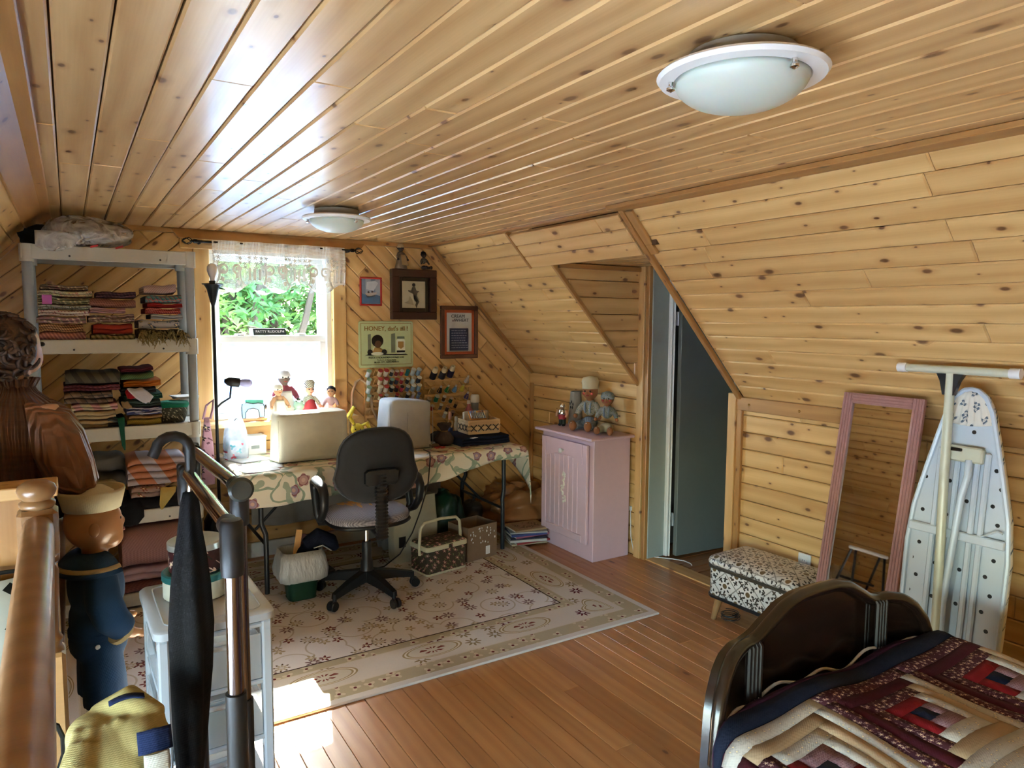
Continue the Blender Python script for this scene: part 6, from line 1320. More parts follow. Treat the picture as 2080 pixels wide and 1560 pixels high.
# dolls
def doll(name, label, loc, rot, H, skin, top, bottom, hat=None, hair=None, sit=True, extra=None, group=None):
    """cloth doll of total height H: head, torso, arms; legs stretched forward (sitting, facing -y) or a long skirt"""
    t = thing(name, label, 'doll', loc, rot, group); k = H
    hz = .80 if not hat else .72; R = .155 if sit else .13
    hd = blob([('e', (0, 0, hz*k), (R*k, R*.92*k, R*k)), ('e', (0, -R*.9*k, hz*k-.01*k), (.022*k, .022*k, .02*k)), ('t', [(0, 0, hz*k), (0, 0, (hz-R-.06)*k)], [.07*k, .07*k])], 'head', skin, t, .009*k+.0015)
    for sx in (-1, 1): B().ell((sx*.055*k, -R*.86*k, (hz+.02)*k), (.017*k, .012*k, .02*k), 8, 6).obj('eye', BLACK, hd, True)
    B().ell((0, -R*.86*k, (hz-.065)*k), (.035*k, .012*k, .011*k), 8, 6).obj('mouth', bpy.data.materials.get('doll_lip') or plain('doll_lip', 'a03c3c', .6), hd, True)
    tz = hz-R-.03
    blob([('e', (0, 0, (tz-.12)*k), (.145*k, .11*k, .17*k))]+[('t', [(sx*.10*k, 0, (tz-.03)*k), (sx*.20*k, -.04*k, (tz-.16)*k), (sx*.24*k, -.10*k, (tz-.26)*k)], [.06*k, .062*k, .05*k]) for sx in (-1, 1)], 'shirt', top, t, .010*k+.0015)
    for sx in (-1, 1): B().ell((sx*.25*k, -.125*k, (tz-.29)*k), (.045*k, .05*k, .045*k), 10, 8).obj('hand', skin, t, True)
    if sit:
        blob([('e', (0, -.02*k, .12*k), (.17*k, .15*k, .118*k))]+[('t', [(sx*.08*k, -.05*k, .10*k), (sx*.13*k, -.24*k, .095*k), (sx*.15*k, -.38*k, .088*k)], [.09*k, .085*k, .08*k]) for sx in (-1, 1)], 'trousers', bottom, t, .010*k+.0015)
        for sx in (-1, 1): B().ell((sx*.155*k, -.45*k, .10*k), (.075*k, .075*k, .098*k), 14, 10).obj('foot', skin, t, True)
    else: B().lathe([(0, 0), (.24*k, 0), (.25*k, .02*k), (.20*k, .20*k), (.13*k, (tz-.14)*k), (.10*k, (tz-.08)*k), (0, (tz-.08)*k)], 20).obj('skirt', bottom, t, True, angle=180)
    if hair:
        b = B(); rn = random.Random(3); b.ell((0, .03*k, (hz+.03)*k), (R*1.05*k, R*.98*k, R*1.02*k), 14, 9)
        for _ in range(30):
            a, e = rn.uniform(0, 6.28), rn.uniform(.0, 1.5); d = Vector((math.cos(a)*math.cos(e), math.sin(a)*math.cos(e)+.25, math.sin(e)))
            b.ell(tuple(Vector((0, .02*k, (hz+.02)*k))+d*R*k), (.035*k,)*3, 7, 5)
        b.obj('hair', hair, t, True, remesh=.012*k+.0015)
    if hat: B().lathe([(R*.98*k, (hz+.06)*k), (R*1.04*k, (hz+.08)*k), (R*1.0*k, (hz+.10)*k), (R*1.12*k, (hz+.20)*k), (R*.9*k, (hz+.28)*k), (R*.3*k, (hz+.30)*k), (0, (hz+.29)*k)], 20).obj('hat', hat, t, True, angle=180)
    if extra: extra(t, k, hz, R, tz)
    return t
def kerchief(mat):
    def f(t, k, hz, R, tz): B().lathe([(R*1.03*k, (hz+.0)*k), (R*1.08*k, (hz+.06)*k), (R*.9*k, (hz+.14)*k), (R*.4*k, (hz+.175)*k), (0, (hz+.18)*k)], 18, tr(0, .015*k, 0)).obj('headscarf', mat, t, True, angle=180)
    return f
def apron(mat):
    def f(t, k, hz, R, tz):
        B().sheet(lambda u, v: ((u-.5)*.22*k*(1+v*.6), -(.12+.13*v)*k, (tz-.10-.42*v)*k), 8, 8, .004*k).obj('apron', mat, t, True, angle=180); kerchief(mat)(t, k, hz, R, tz)
    return f
BROWNSK = plain('doll_brown', '4f3a30', .6); TANSK = plain('doll_tan', 'b08466', .8); DKSK = plain('doll_dark', '2a2422', .6); GING = plain('gingerbread_felt', '96623e', .9, noise=.2)
doll('lady_figurine', 'smiling lady figurine in grey headscarf and burgundy dress on the window sill', (1.205, 4.80, SZ), 0, .325, BROWNSK, fab('7a3444'), fab('8f5a68'), None, None, False, apron(fab('c9c4c8')))
doll('cloth_doll', 'tan cloth doll with pointed cap and white bib in front of the lady figurine', (1.135, 4.685, SZ), .2, .24, TANSK, fab('b08a6c'), fab('cfcabc'), None, None, False, apron(fab('d6d2c6')))
doll('striped_doll', 'pink faced doll in black and white striped hat on the window sill', (1.365, 4.775, SZ), .1, .245, plain('doll_pink', 'd09a84', .7), fab('55504c', 'd0ccc4', 'stripe', 120), fab('a03440'), fab('55504c', 'd8d4cc', 'stripe', 110), None, False)
hd = doll('black_haired_doll', 'doll with wild black hair leaning at the right end of the sill', (1.50, 4.735, SZ), -.5, .20, TANSK, fab('b79aa4'), fab('a8848c'), None, plain('black_wool', '101012', .9), True)
o = thing('plush_frog', 'small pale green and white plush toy between the sill dolls', 'toy', (1.268, 4.70, SZ)); pb = blob([('e', (0, 0, .035), (.035, .03, .036)), ('e', (0, -.008, .085), (.036, .032, .03)), ('e', (-.02, -.01, .112), (.012, .012, .012)), ('e', (.02, -.01, .112), (.012, .012, .012))], 'body', fab('9cc0b4'), o, .004)
for sx in (-1, 1): B().ell((sx*.02, -.021, .113), (.004, .004, .005), 8, 6).obj('eye', BLACK, pb, True)
# yellow plush with floppy ears between the covers
yp = thing('yellow_plush', 'bright yellow plush rabbit with long floppy ears between the two machine covers', 'toy', (1.600, 4.50, TT), -.3)
YP = plain('yellow_plush', 'd0b83a', .9, noise=.2, scale=80); b_ = blob([('e', (0, 0, .05), (.055, .05, .052)), ('e', (0, -.01, .13), (.045, .042, .042)), ('t', [(.03, -.03, .03), (.06, -.075, .03)], [.026, .026]), ('t', [(-.02, -.03, .03), (-.01, -.08, .03)], [.026, .026])], 'body', YP, yp, .005)
for sx, P in ((-1, [(-.02, .0, .16), (-.055, -.01, .22), (-.02, -.02, .285)]), (1, [(.025, 0, .155), (.06, -.01, .17), (.085, -.02, .12)])): B().tube(P, [.018, .030, .016], 12, sq=.5).obj('ear', YP, b_, True)
for P in ((.06, -.098, .03), (-.01, -.103, .03)): B().ell(P, (.018, .006, .018), 12, 8).obj('paw_pad', PAP, b_, True)
for sx in (-1, 1): B().ell((sx*.016, -.051, .137), (.004, .004, .005), 8, 6).obj('eye', BLACK, b_, True)
o = thing('scrap_pile', 'small heap of white and blue fabric scraps between the machine covers', 'fabric', (1.625, 4.335, TT)); b = B().ell((0, 0, .02), (.06, .05, .021), 18, 10); cr = crumple(None, .6, 9, 30); c0 = Vector((0, 0, .02)); b.v = [c0+(p-c0)*cr(p) for p in b.v]; b.v = [Vector((p.x, p.y, max(.001, p.z))) for p in b.v]; b.obj('scraps', fab('b9c0c8', '5f6f8a', 'floral', 40), o, True, angle=180); B().sheet(lambda u, v: (.01+.07*u, -.05+.05*v, .045+.006*math.sin(u*6)), 6, 6, .002).obj('top_scrap', fab('c4a49c', '8f5a58', 'dots', 80), o, True, angle=180)
o = thing('lamp_cable', 'thick beige cable arching against the wall right of the window', 'cable', (1.64, YF-.05, .90)); B().tube([(.03, .0, -.12), (.02, .01, .0), (.03, .015, .17), (.055, .015, .245), (.09, .015, .265), (.13, .015, .235), (.165, .015, .15), (.175, .015, .05), (.22, .0, -.06), (.27, -.02, -.13), (.285, -.03, -.165)], .009, 10).obj('cable', plain('beige_rubber', 'b39c80', .5), o, True); B().ell((.29, -.035, -.163), (.016, .02, .012), 10, 8).obj('plug', plain('beige_plug', 'a58e72', .5), o, True)
# bottles behind the brown pouch
def bottle(label, x, y, R, h, body, capc, ch=.03, cr_=.5, z=None, band=None, name='craft_bottle'):
    t = thing(name, label, 'bottle', (x, y, z or TT)); B().lathe([(0, 0), (R*.95, 0), (R, .004), (R, h*.72), (R*.9, h*.82), (R*cr_*1.05, h*.93), (R*cr_*1.05, h), (0, h)], 20).obj('bottle', plain('bottle_'+body, body, .3), t, True)
    B().lathe([(0, h-.001), (R*cr_*1.25, h), (R*cr_*1.2, h+ch*.8), (R*cr_*.9, h+ch), (0, h+ch)], 18).obj('cap', plain('cap_'+capc, capc, .4), t, True)
    if band: B().lathe([(R*1.01, h*.15), (R*1.015, h*.16), (R*1.015, h*.6), (R*1.01, h*.61)], 20).obj('label', plain('label_'+band, band, .6), t, True)
    return t
bottle('blue and orange glue bottle with pink nozzle behind the brown pouch', 2.335, 4.60, .022, .135, 'c98a3c', 'd09a8c', .055, .45, band='1f3f7a')
bottle('slim white squeeze bottle beside the blue glue bottle', 2.39, 4.61, .016, .12, 'c3c3c0', 'd3d3d0', .03, .6)
bottle('small yellow glass jar with pale lid beside the slim white bottle', 2.455, 4.60, .020, .10, 'b08f3c', 'cfc8b8', .018, .75)
bottle('flowered jar with orange lid behind the woven basket', 2.50, 4.62, .034, .15, 'b9a890', 'd0622c', .035, .78, band='a58a84', name='craft_jar')
bottle('pink lotion bottle with white cap behind the woven basket', 2.545, 4.70, .032, .225, 'b0687c', 'd6d2d0', .028, .38)
bottle('grey spray can with tall white cap at the back of the table', 2.600, 4.705, .030, .235, '8a9298', 'd8d6d0', .06, .92, name='spray_can')
# jeans, basket and what lies in it
jn = folded('dark navy jeans folded flat under the woven basket', 2.225, 2.60, TT, .060, fab('151c30'), 3, y0=4.19, d=.33, name='folded_jeans'); jn['category'] = 'clothing'
o = B().box((-.11, .02, .0613), (.05, .03, .002), rz(.3)).obj('paper_tag', PAP, jn)
wb = thing('woven_basket', 'flat woven splint basket with dark cross lacing on the folded jeans', 'basket', (2.435, 4.345, TT+.066), -.05)
SPL = wood('splint', (.62, .42, .22), (.5, .31, .14), (.3, .2, .1), .6, 0, .2)
BW_, BD_, BH_ = .245, .17, .095
B().box((0, 0, .003), (BW_-.01, BD_-.01, .006)).obj('bottom', SPL, wb)
for k, z in enumerate((.012, .040, .068, .088)):
    hgt = .024 if k < 3 else .016
    for nm, c_, s_ in (('splint', (0, -BD_/2, z+.004), (BW_, .004, hgt)), ('splint', (0, BD_/2, z+.004), (BW_, .004, hgt)), ('splint', (-BW_/2, 0, z+.004), (.004, BD_, hgt)), ('splint', (BW_/2, 0, z+.004), (.004, BD_, hgt))): B().box(c_, s_, None, .001).obj(nm, SPL, wb)
LAC = plain('dark_lacing', '241a14', .7)
for k in range(4):
    cx = -.085+.057*k
    for sg_ in (-1, 1): bar(B(), (cx-.022, -BD_/2-.004, .045-.022*sg_), (cx+.022, -BD_/2-.004, .045+.022*sg_), .006, .003, (0, -1, 0), .001).obj('lacing', LAC, wb)
for k in range(3):
    cy = -.05+.05*k
    for sg_ in (-1, 1): bar(B(), (-BW_/2-.004, cy-.02, .045-.022*sg_), (-BW_/2-.004, cy+.02, .045+.022*sg_), .006, .003, (-1, 0, 0), .001).obj('lacing', LAC, wb)
o = thing('plastic_packet', 'clear plastic packet standing at the back of the woven basket', 'packet', (2.445, 4.385, TT+.076), -.05); B().sheet(lambda u, v: (-.10+.2*u, .012*math.sin(u*7)+.02*v, .0+.13*v+.008*math.sin(u*9)), 12, 6, .012).obj('packet', plain('cloudy_plastic', 'c4bcb2', .25, noise=.1), o, True, angle=180); B().box((0, .028, .131), (.16, .012, .01), None, .002).obj('seal', plain('packet_seal', 'cfc8be', .3), o)
pt = thing('paint_set', 'card of small paint tubes lying in the woven basket', 'paint set', (2.415, 4.335, TT+.188), (math.radians(48), 0, -.12))
B().box((0, 0, 0), (.125, .075, .004), None, .001).obj('card', plain('orange_card', 'c98a3c', .7), pt)
for k, c_ in enumerate(('2f4f9a', '3a5aa8', '5a86b8', '8f9aa8', 'c9a04a', 'b06a3c', '8a4a34', '5a3a30', '3c2c2c')):
    q = B().tube([(-.05+.0125*k, -.028, .008), (-.05+.0125*k, .018, .008)], .0055, 8).obj('tube', plain('silver_tube', 'b9bec4', .25, .7) if k == 0 else bpy.data.materials['silver_tube'], pt, True); B().tube([(-.05+.0125*k, .017, .008), (-.05+.0125*k, .034, .008)], .0045, 8).obj('cap', plain('paint_'+c_, c_, .4), q, True)
# a basket base so that the packet and the paints stand on something
o = thing('fabric_liner', 'folded pale cloth lining the woven basket', 'fabric', (2.435, 4.345, TT+.073), -.05); B().sheet(lambda u, v: ((u-.5)*.22, (v-.5)*.06-.045, .045+.006*math.sin(u*9+v*5)), 10, 8, .04).obj('cloth', fab('b9ae98'), o, True, angle=180); B().tube([(-.10, -.078, .05), (.10, -.078, .05)], .004, 6).obj('hem', fab('a89c84'), o, True)
po = thing('brown_pouch', 'brown velvet drawstring pouch gathered at the top beside the white cover', 'pouch', (2.155, 4.33, TT)); VEL = plain('brown_velvet', '3a2a22', .8, noise=.4, scale=50)
B().loft([[(R*(1+.10*math.sin(7*2*PI*k/42+z*20)*(z > .03))*math.cos(2*PI*k/42), R*(1+.10*math.sin(7*2*PI*k/42+z*20)*(z > .03))*math.sin(2*PI*k/42)*.8, z) for k in range(42)] for z, R in ((0, .045), (.02, .065), (.05, .066), (.08, .045), (.10, .022), (.115, .030), (.14, .05), (.155, .045))]).obj('pouch', VEL, po, True, angle=180)
B().tube([(.023*math.cos(t), .02*math.sin(t), .10) for t in [k*PI/6 for k in range(12)]], .004, 6, True).obj('cord', fab('8a6a3c'), po, True); B().tube([(.02, 0, .14), (.035, .0, .17), (.055, -.01, .165), (.05, -.01, .12)], .005, 6).obj('handle_loop', fab('b9a27a'), po, True)
o = thing('black_purse', 'small black purse lying behind the brown pouch', 'purse', (2.165, 4.50, TT)); blob([('e', (0, 0, .03), (.08, .05, .03)), ('e', (.02, 0, .045), (.05, .04, .024))], 'purse', plain('black_leather', '141416', .4), o, .006); B().tube([(-.06, -.02, .045), (-.02, -.035, .075), (.04, -.02, .07)], .005, 6).obj('strap', BLACK, o, True)
pc = thing('pin_cushion', 'round red and cream pin cushion coaster at the front of the table', 'pincushion', (2.05, 4.185, TT))
B().lathe([(0, 0), (.048, 0), (.052, .006), (.048, .014), (.02, .016), (0, .016)], 28, None, 1.2, .9).obj('base', fab('b9a88c'), pc, True, angle=60)
for a in range(5): B().ell((.028*math.cos(a*1.256), .021*math.sin(a*1.256), .017), (.015, .011, .006), 12, 8).obj('red_pad', plain('red_felt', '8f1f24', .8) if a == 0 else bpy.data.materials['red_felt'], pc, True)
B().ell((-.01, .05, .02), (.03, .025, .018), 12, 8).obj('cord_knot', fab('5a4a3c'), pc, True)
# machine cord falling to the pedal
o = thing('power_cord', 'thin black sewing machine cord hanging from the table to the foot pedal', 'cord', (1.90, 4.12, .75)); P0 = Vector((1.90, 4.12, .75))
B().tube([Vector(p)-P0 for p in ((1.94, 4.20, .737), (1.915, 4.06, .745), (1.885, 3.985, .72), (1.86, 3.97, .55), (1.80, 3.955, .40), (1.74, 3.94, .28), (1.67, 3.97, .15), (1.60, 4.05, .06), (1.50, 4.12, .03), (1.36, 4.17, .033))], .0042, 8).obj('cord', BLACK, o, True); B().ell(Vector((1.35, 4.175, .036))-P0, (.018, .012, .010), 10, 8).obj('strain_relief', BLACK, o, True)
o = thing('foot_pedal', 'black sewing machine foot pedal on the rug behind the chair', 'pedal', (1.27, 4.21, RUGZ), .3); B().box((0, 0, .012), (.13, .09, .022), None, .006).obj('base', BLACK, o); B().box((0, .005, .035), (.12, .08, .018), rx(.18), .006).obj('treadle', BLACK, o)
# ================================================================ on the cabinet
CT = CH+.0195
ctoy = thing('toy_soldier', 'little plastic toy figure in silver armour and red tunic on the cabinet', 'toy figure', (2.985, 4.105, CT), -1.3)
for sx in (-1, 1): B().tube([(sx*.014, 0, .055), (sx*.016, 0, .012)], [.014, .012], 10).obj('leg', plain('toy_dark_green', '1f3026', .5), ctoy, True); B().ell((sx*.016, -.006, .010), (.012, .018, .010), 10, 8).obj('boot', BLACK, ctoy, True)
B().lathe([(0, .05), (.028, .05), (.030, .07), (.030, .085), (0, .085)], 16).obj('tunic', plain('toy_red', '9a2430', .5), ctoy, True); B().lathe([(0, .085), (.032, .085), (.036, .10), (.028, .12), (.012, .128), (0, .128)], 16).obj('breastplate', CHROME, ctoy, True)
B().ell((0, 0, .138), (.016, .016, .018), 12, 8).obj('head', TANSK, ctoy, True); B().lathe([(.019, .138), (.020, .142), (.014, .158), (.004, .164), (0, .17)], 14).obj('helmet', CHROME, ctoy, True)
for sx in (-1, 1): B().tube([(sx*.034, 0, .112), (sx*.046, -.004, .09), (sx*.042, -.012, .066)], [.012, .011, .009], 10).obj('arm', plain('toy_skin', 'c08a64', .5) if sx < 0 else bpy.data.materials['toy_skin'], ctoy, True)
pv = thing('pottery_vase', 'grey pottery vase with dark painted petals behind the gingerbread dolls', 'vase', (3.095, 4.095, CT)); B().lathe([(0, 0), (.050, 0), (.052, .01), (.048, .10), (.042, .20), (.038, .245), (.033, .245), (.036, .20), (.044, .02), (0, .015)], 28).obj('vessel', plain('grey_pottery', '8a857c', .8, noise=.15), pv, True, angle=50)
for k in range(5):
    a = k*1.256; B().ell((-.0455-.0, .018*math.sin(a)-.01, .15+.022*math.cos(a)), (.003, .006, .011), 8, 6).obj('painted_petal', BLACK, pv, True)
def braces(t, k, hz, R, tz):
    for sx in (-1, 1): B().tube([(sx*.06*k, -.10*k, (tz-.02)*k), (sx*.055*k, -.125*k, (tz-.12)*k), (sx*.05*k, -.12*k, (tz-.22)*k)], .018*k, 6).obj('strap', fab('7d8a98'), t, True)
    for sx in (-1, 1):
        B().ell((sx*.085*k, -R*.80*k, (hz-.03)*k), (.03*k, .012*k, .026*k), 8, 6).obj('cheek', bpy.data.materials.get('cheek_pink') or plain('cheek_pink', 'b04c40', .8), t, True); B().tube([(sx*.155*k+(j % 2*.01-.005)*k, -(.37+.035*j)*k, .170*k) for j in range(6)], .005*k+.0006, 5).obj('icing_line', PAP, t, True)
doll('gingerbread_doll', 'large sitting gingerbread doll in cream chef hat and blue overalls', (3.085, 3.915, CT), math.radians(-62), .36, GING, fab('a8a294', '7d8a98', 'floral', 40), fab('8a96a4', '6d7a88', 'stripe', 60), fab('cfc4a4'), None, True, braces)
doll('gingerbread_doll', 'smaller sitting gingerbread doll in grey flowered shirt and cream trousers', (3.075, 3.715, CT), math.radians(-50), .285, GING, fab('8f9494', '5f6668', 'floral', 50), fab('b9b096'), None, None, True, lambda t, k, hz, R, tz: (braces(t, k, hz, R, tz), kerchief(fab('8f9a9c', '5f6668', 'floral', 50))(t, k, hz, R, tz)))
# dolls on top of the mahogany frame
FT = 1.945+.0015
doll('rag_doll', 'dark rag doll in brown dress and cream apron sitting on the mahogany frame', (2.045, YF-.030, FT), .35, .185, DKSK, fab('5a5048', '8f8474', 'plaid', 90), fab('7d6c58'), None, plain('black_yarn', '131214', .9), False, apron(fab('b09a74')))
doll('rag_doll', 'small dark rag doll with tufted hair sitting on the mahogany frame', (2.225, YF-.030, FT), .2, .135, DKSK, fab('4a4640', '8f8474', 'dots', 90), fab('3c3a38'), None, plain('black_yarn_2', '131214', .9), True)
# ================================================================ under and around the table
bn = thing('waste_bin', 'small green waste bin with white plastic liner in front of the table', 'bin', (1.06, 3.955, RUGZ))
rbox(B(), .155, .13, [(0, .004), (.004, 0)], .03).obj('foot_ring', plain('bin_green', '14402e', .45), bn, True)
B().loft([[(x_, y_, z) for x_, y_ in rr(w, d, .035)] for z, w, d in ((.004, .15, .125), (.27, .215, .18))], None, False).obj('bucket', bpy.data.materials['bin_green'], bn, True, angle=60)
m = Mat('white_bin_liner', .3, 0, .5); x, y, z = m.xyz(); m.col(rgb('b9c2c6')); n = m.noise(m.vec(x*2, y*2, z*.5), 18, 3); m.bump(n, .6, .02); m.set(Alpha=.88)
def lring(z, w, d, wv): return [(px*(1+wv*math.sin(k*2.1)), py*(1+wv*math.sin(k*2.7)), z+wv*.05*math.sin(k*1.3)) for k, (px, py) in enumerate(rr(w, d, .05, 8))]
B().loft([lring(.20, .185, .15, 0), lring(.275, .205, .17, .01), lring(.285, .225, .19, .01), lring(.24, .25, .215, .012), lring(.17, .275, .24, .02), lring(.125, .262, .23, .028), lring(.115, .235, .20, .03)], None, False).obj('liner', m.m, bn, True, angle=180)
o = thing('wooden_paddle', 'pale wooden slat sticking out of the waste bin', 'slat', (1.025, 3.95, .20)); bar(B(), (0, 0, 0), (.035, .01, .20), .035, .012, (0, -1, 0), .003).obj('slat', PINE_LIGHT, o); bar(B(), (.02, .012, 0), (.06, .02, .17), .03, .01, (0, -1, 0), .003).obj('second_slat', plain('maroon_slat', '4a2a2c', .6), o)
o = thing('navy_garment', 'dark navy garment stuffed in the waste bin and hanging over its rim', 'clothing', (1.10, 3.955, .18)); blob([('e', (0, 0, .07), (.07, .06, .07)), ('t', [(0, 0, .12), (.06, -.01, .17), (.13, -.02, .13), (.165, -.02, .08)], [.05, .05, .045, .02])], 'cloth', fab('131a2e'), o, .007); B().tube([(.02, -.06, .12), (.07, -.065, .13), (.12, -.06, .09)], .003, 6).obj('white_stitching', PAP, o, True)
# cream tote, sewing basket, carton
tt = thing('canvas_tote', 'cream canvas tote bag standing under the table behind the sewing basket', 'bag', (1.875, 4.235, RUGZ), .12); CAN_ = fab('b5b09a')
B().loft([[(px*(1+.02*math.sin(px*60+z*20)), py, z) for px, py in rr(.33*s_, .10*s2, .02, 5)] for z, s_, s2 in ((0, .92, .9), (.05, 1, 1), (.22, 1, 1.0), (.36, .98, .8), (.42, .97, .7))]).obj('bag', CAN_, tt, True, angle=60)
for sy in (-1, 1): B().tube([(-.07, sy*.036, .40), (-.055, sy*.042, .47), (0, sy*.045, .50), (.055, sy*.042, .47), (.07, sy*.036, .40)], .010, 8, sq=.5).obj('handle', CAN_, tt, True)
B().box((-.11, -.0515, .14), (.05, .002, .07), None, .0005).obj('printed_mark', BLACK, tt)
FLB = fabric('basket_flowers', '4a3f30', 'a56a66', 'floral', 26, '6d7048', .7, 'sum')
sb = thing('sewing_basket', 'flowered brown sewing basket with cream handle and trim on the rug', 'sewing basket', (1.935, 3.975, RUGZ), math.radians(9)); CRM = plain('cream_vinyl', 'c3bda0', .45)
rbox(B(), .30, .19, [(.004, .004), (.01, 0), (.155, -.004)], .02).obj('body', FLB, sb, True, angle=50); rbox(B(), .305, .195, [(0, .003), (.003, 0), (.012, 0), (.014, .004)], .022).obj('base_trim', CRM, sb, True)
rbox(B(), .318, .208, [(.153, .004), (.156, 0), (.178, 0), (.182, .004)], .024).obj('lid_trim', CRM, sb, True); rbox(B(), .30, .19, [(.178, .0), (.190, .003), (.198, .02), (.20, .05)], .022).obj('lid', FLB, sb, True, angle=60)
B().tube([(-.155, -.02, .12), (-.158, -.02, .18), (-.150, -.02, .285), (-.12, -.02, .315), (0, -.02, .325), (.12, -.02, .315), (.150, -.02, .285), (.158, -.02, .18), (.155, -.02, .12)], .010, 10).obj('handle', CRM, sb, True); B().box((.02, -.106, .165), (.03, .008, .03), None, .003).obj('clasp', FLB, sb)
cbx = thing('cardboard_box', 'open brown cardboard box with white torn spots beside the sewing basket', 'box', (2.245, 4.095, RUGZ), math.radians(10)); CARD = plain('cardboard', '7d6650', .85, noise=.1)
cw, cd, chh = .245, .21, .225
for nm, c_, s_ in (('bottom', (0, 0, .003), (cw, cd, .005)), ('front_panel', (0, -cd/2, chh/2), (cw, .005, chh)), ('back_panel', (0, cd/2, chh/2), (cw, .005, chh)), ('side_panel', (-cw/2, 0, chh/2), (.005, cd, chh)), ('side_panel', (cw/2, 0, chh/2), (.005, cd, chh))):
    q = B().box(c_, s_).obj(nm, CARD, cbx)
    if nm == 'front_panel': fp = q
rn = random.Random(6)
for k in range(26):
    x = rn.uniform(-.10, .11); z = rn.uniform(.10, .215); B().ell((x, -cd/2-.003, z), (rn.uniform(.003, .006), .0015, rn.uniform(.004, .009)), 7, 5).obj('torn_spot', PAP, fp, True)
B().box((.045, -cd/2-.0035, .05), (.035, .0015, .055)).obj('shipping_label', PAP, fp)
# bags further back
def sack(name, label, loc, r, mat, seed, amp=.45, fq=9, knot=None):
    o = thing(name, label, 'bag', loc); b = B().ell((0, 0, r[2]), r, 36, 22, None, .85); cr = crumple(None, amp, seed, fq); c0 = Vector((0, 0, r[2]))
    b.v = [c0+(p-c0)*cr(p) for p in b.v]; b.v = [Vector((p.x, p.y, max(.001, p.z))) for p in b.v]; b.obj('bag', mat, o, True, angle=180)
    B().tube([Vector((0, 0, r[2]*1.85)), Vector((.01, 0, r[2]*2.0)), Vector((.02, .01, r[2]*2.15))], [r[0]*.3, r[0]*.12, r[0]*.25], 10).obj('gathered_neck', mat, o, True)
sack('brown_sack', 'large slumped orange brown plastic sack in the corner behind the table legs', (2.88, 4.55, 0), (.26, .22, .15), plain('amber_plastic', '9a6a40', .35, noise=.2, scale=9, bump=1.0), 3, 1.1, 15)
sack('green_bag', 'dark green bag under the table behind the cardboard box', (2.20, 4.47, RUGZ), (.165, .13, .17), plain('green_poly', '123524', .4), 5, .9, 12)
sack('grey_bag', 'grey plastic bag under the table behind the cream tote', (1.83, 4.54, RUGZ), (.11, .11, .21), plain('grey_poly', '8a8f90', .35), 6, .8, 14)
sack('dark_bag', 'small dark plastic bag on the floor behind the magazines', (2.50, 4.56, RUGZ), (.065, .10, .12), plain('dark_poly', '2a2520', .4), 8)
o = thing('blue_paper', 'pale blue paper lying behind the cardboard box', 'paper', (2.46, 4.30, RUGZ)); B().sheet(lambda u, v: (-.05+.1*u, -.04+.10*v, .004+.12*v*v+.005*math.sin(u*7)), 8, 8, .002).obj('sheet', plain('pale_blue_paper', '8fa4b8', .7), o, True, angle=180); B().box((0, .03, .028), (.06, .03, .05)).obj('folded_part', plain('pale_blue_paper_2', '8096ac', .7), o)
mg = [('colourful top magazine with picture cover on the stack beside the pink cabinet', 'a08a6a'), ('second magazine with pale grey edges in the floor stack', 'a9acae'), ('magazine with blue spine in the floor stack', '3f4f86'), ('magazine with pink spine in the floor stack', 'a8687c'), ('dark navy covered magazine in the middle of the floor stack', '23283c'), ('white magazine near the bottom of the floor stack', 'c3c4c4'), ('thin red magazine near the bottom of the floor stack', '8f3038'), ('cream magazine at the bottom of the floor stack', 'b5a88a')]
z = .0135
for k, (lb, c_) in enumerate(reversed(mg)):
    o = thing('magazine', lb, 'magazine', (2.715+.012*math.sin(k*2.1), 4.165+.01*math.cos(k*1.7), z), math.radians(78+9*math.sin(k*1.9)), 'magazines stacked on the floor'); h = .010+.003*(k % 3)
    B().box((0, 0, h/2), (.20, .265, h-.002), None, .001).obj('pages', plain('page_edges', 'c9c8c4', .8) if k == 0 else bpy.data.materials['page_edges'], o); B().box((0, 0, h-.0005), (.203, .268, .001)).obj('cover', plain('mag_'+c_, c_, .35), o); B().box((-.101, 0, h/2), (.0015, .268, h)).obj('spine', bpy.data.materials['mag_'+c_], o); z += h+.001
    top = o
B().prism([(-.07, -.09), (.07, -.09), (.07, .09), (-.07, .09)], h, h+.0006).obj('cover_picture', fabric('mag_photo', 'a58a78', '3c3028', 'floral', 16, '5a4a40', .4, 'xy'), top)
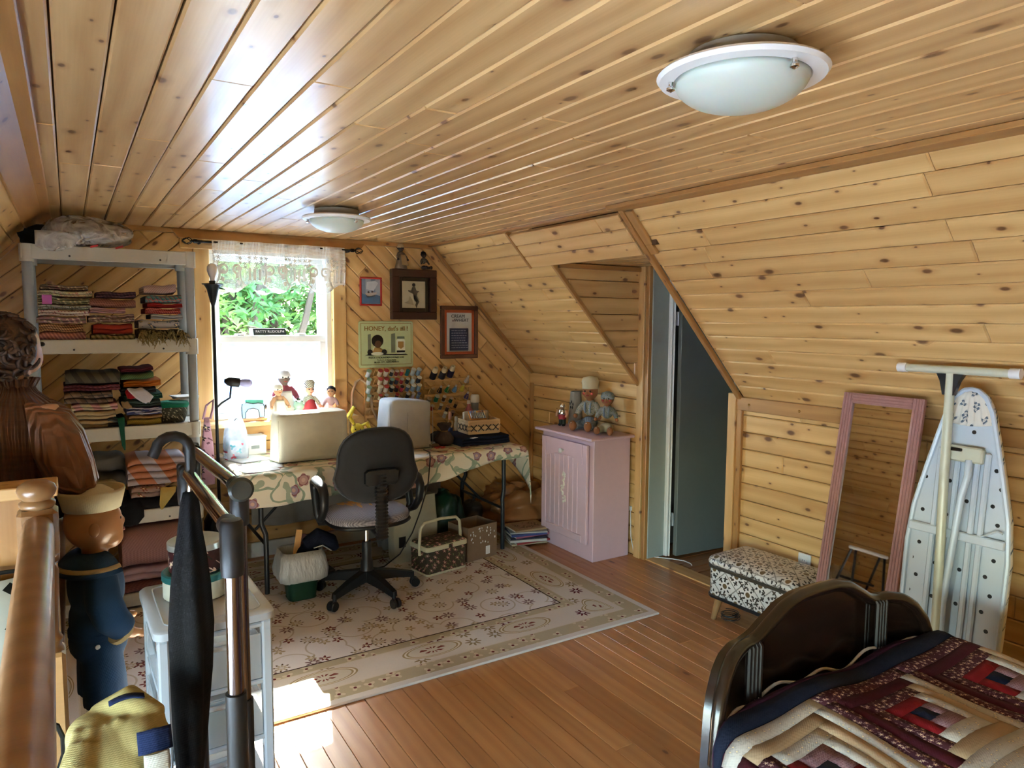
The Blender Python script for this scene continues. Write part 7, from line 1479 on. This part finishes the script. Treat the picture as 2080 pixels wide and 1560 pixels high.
# cords by the door and the footstool
o = thing('white_cord', 'white electric cord trailing from behind the cabinet across the doorway floor', 'cord', (3.22, 3.55, .004)); B().tube([(-.025, .045, .30), (-.03, .03, .12), (-.02, .01, .02), (.0, -.04, .003), (.06, -.12, .003), (.13, -.20, .003), (.17, -.27, .003), (.17, -.33, .003), (.15, -.36, .003)], .0032, 8).obj('cord', WHITEP, o, True); B().box((-.022, .045, .31), (.015, .02, .03), None, .003).obj('plug', WHITEP, o)
o = thing('cable_coil', 'tangle of thin dark cable on the floor beside the footstool leg', 'cable', (2.93, 2.49, .003))
P = []; rn = random.Random(9)
for k in range(60): a = k*.55; P.append(((.045+.012*math.sin(k*.37))*math.cos(a)+.01*math.sin(k*.2), (.045+.012*math.cos(k*.31))*math.sin(a), .004+.0006*k))
B().tube(P, .0022, 6).obj('cable', BLACK, o, True); B().box((.06, .01, .008), (.02, .012, .012), None, .002).obj('plug', BLACK, o)
# ================================================================ behind the half wall: seen from here only in the mirror
o = thing('step_stool', 'step stool with white top and dark metal legs reflected in the leaning mirror', 'stool', (-.38, 3.62, 0), .4)
B().box((0, 0, .62), (.34, .12, .03), None, .01).obj('top', WHITEP, o); B().box((0, .06, .34), (.30, .10, .022), None, .006).obj('step', DARKMETAL, o)
for sx in (-1, 1):
    for y0, y1 in ((-.03, -.16), (.03, .20)): B().tube([(sx*.15, y0, .61), (sx*.17, y1, .012)], .011, 8).obj('leg', DARKMETAL, o, True)
FUR = plain('cream_fur', 'b5a68c', .95, noise=.3, scale=60, bump=.6)
for k, (x, y, z, lb) in enumerate(((-.80, 4.10, 0, 'shaggy cream plush cushion on the floor reflected in the mirror'), (-.40, 4.06, 0, 'grey white plush cushion behind the step stool reflected in the mirror'))):
    o = thing('plush_cushion', lb, 'cushion', (x, y, z)); b = B().ell((0, 0, .20), (.15, .12, .20), 28, 18, None, .8); cr = crumple(None, .35, 20+k, 25); c0 = Vector((0, 0, .2)); b.v = [c0+(p-c0)*cr(p) for p in b.v]; b.v = [Vector((p.x, p.y, max(.001, p.z))) for p in b.v]; b.obj('padding', FUR, o, True, angle=180); B().lathe([(0, 0), (.012, 0), (.01, .006), (0, .007)], 10, tr(0, -.105, .22) @ rx(PI/2)).obj('button', WHITEP, o, True)
# ================================================================ lettering becomes plain meshes
bpy.context.view_layer.update(); _dg = bpy.context.evaluated_depsgraph_get()
for o, nm, par, M in TEXTS:
    me = bpy.data.meshes.new_from_object(o.evaluated_get(_dg)); q = bpy.data.objects.new(nm, me); C.objects.link(q); q.parent = par; q.matrix_local = M
for o, nm, par, M in TEXTS: c = o.data; bpy.data.objects.remove(o); bpy.data.curves.remove(c)
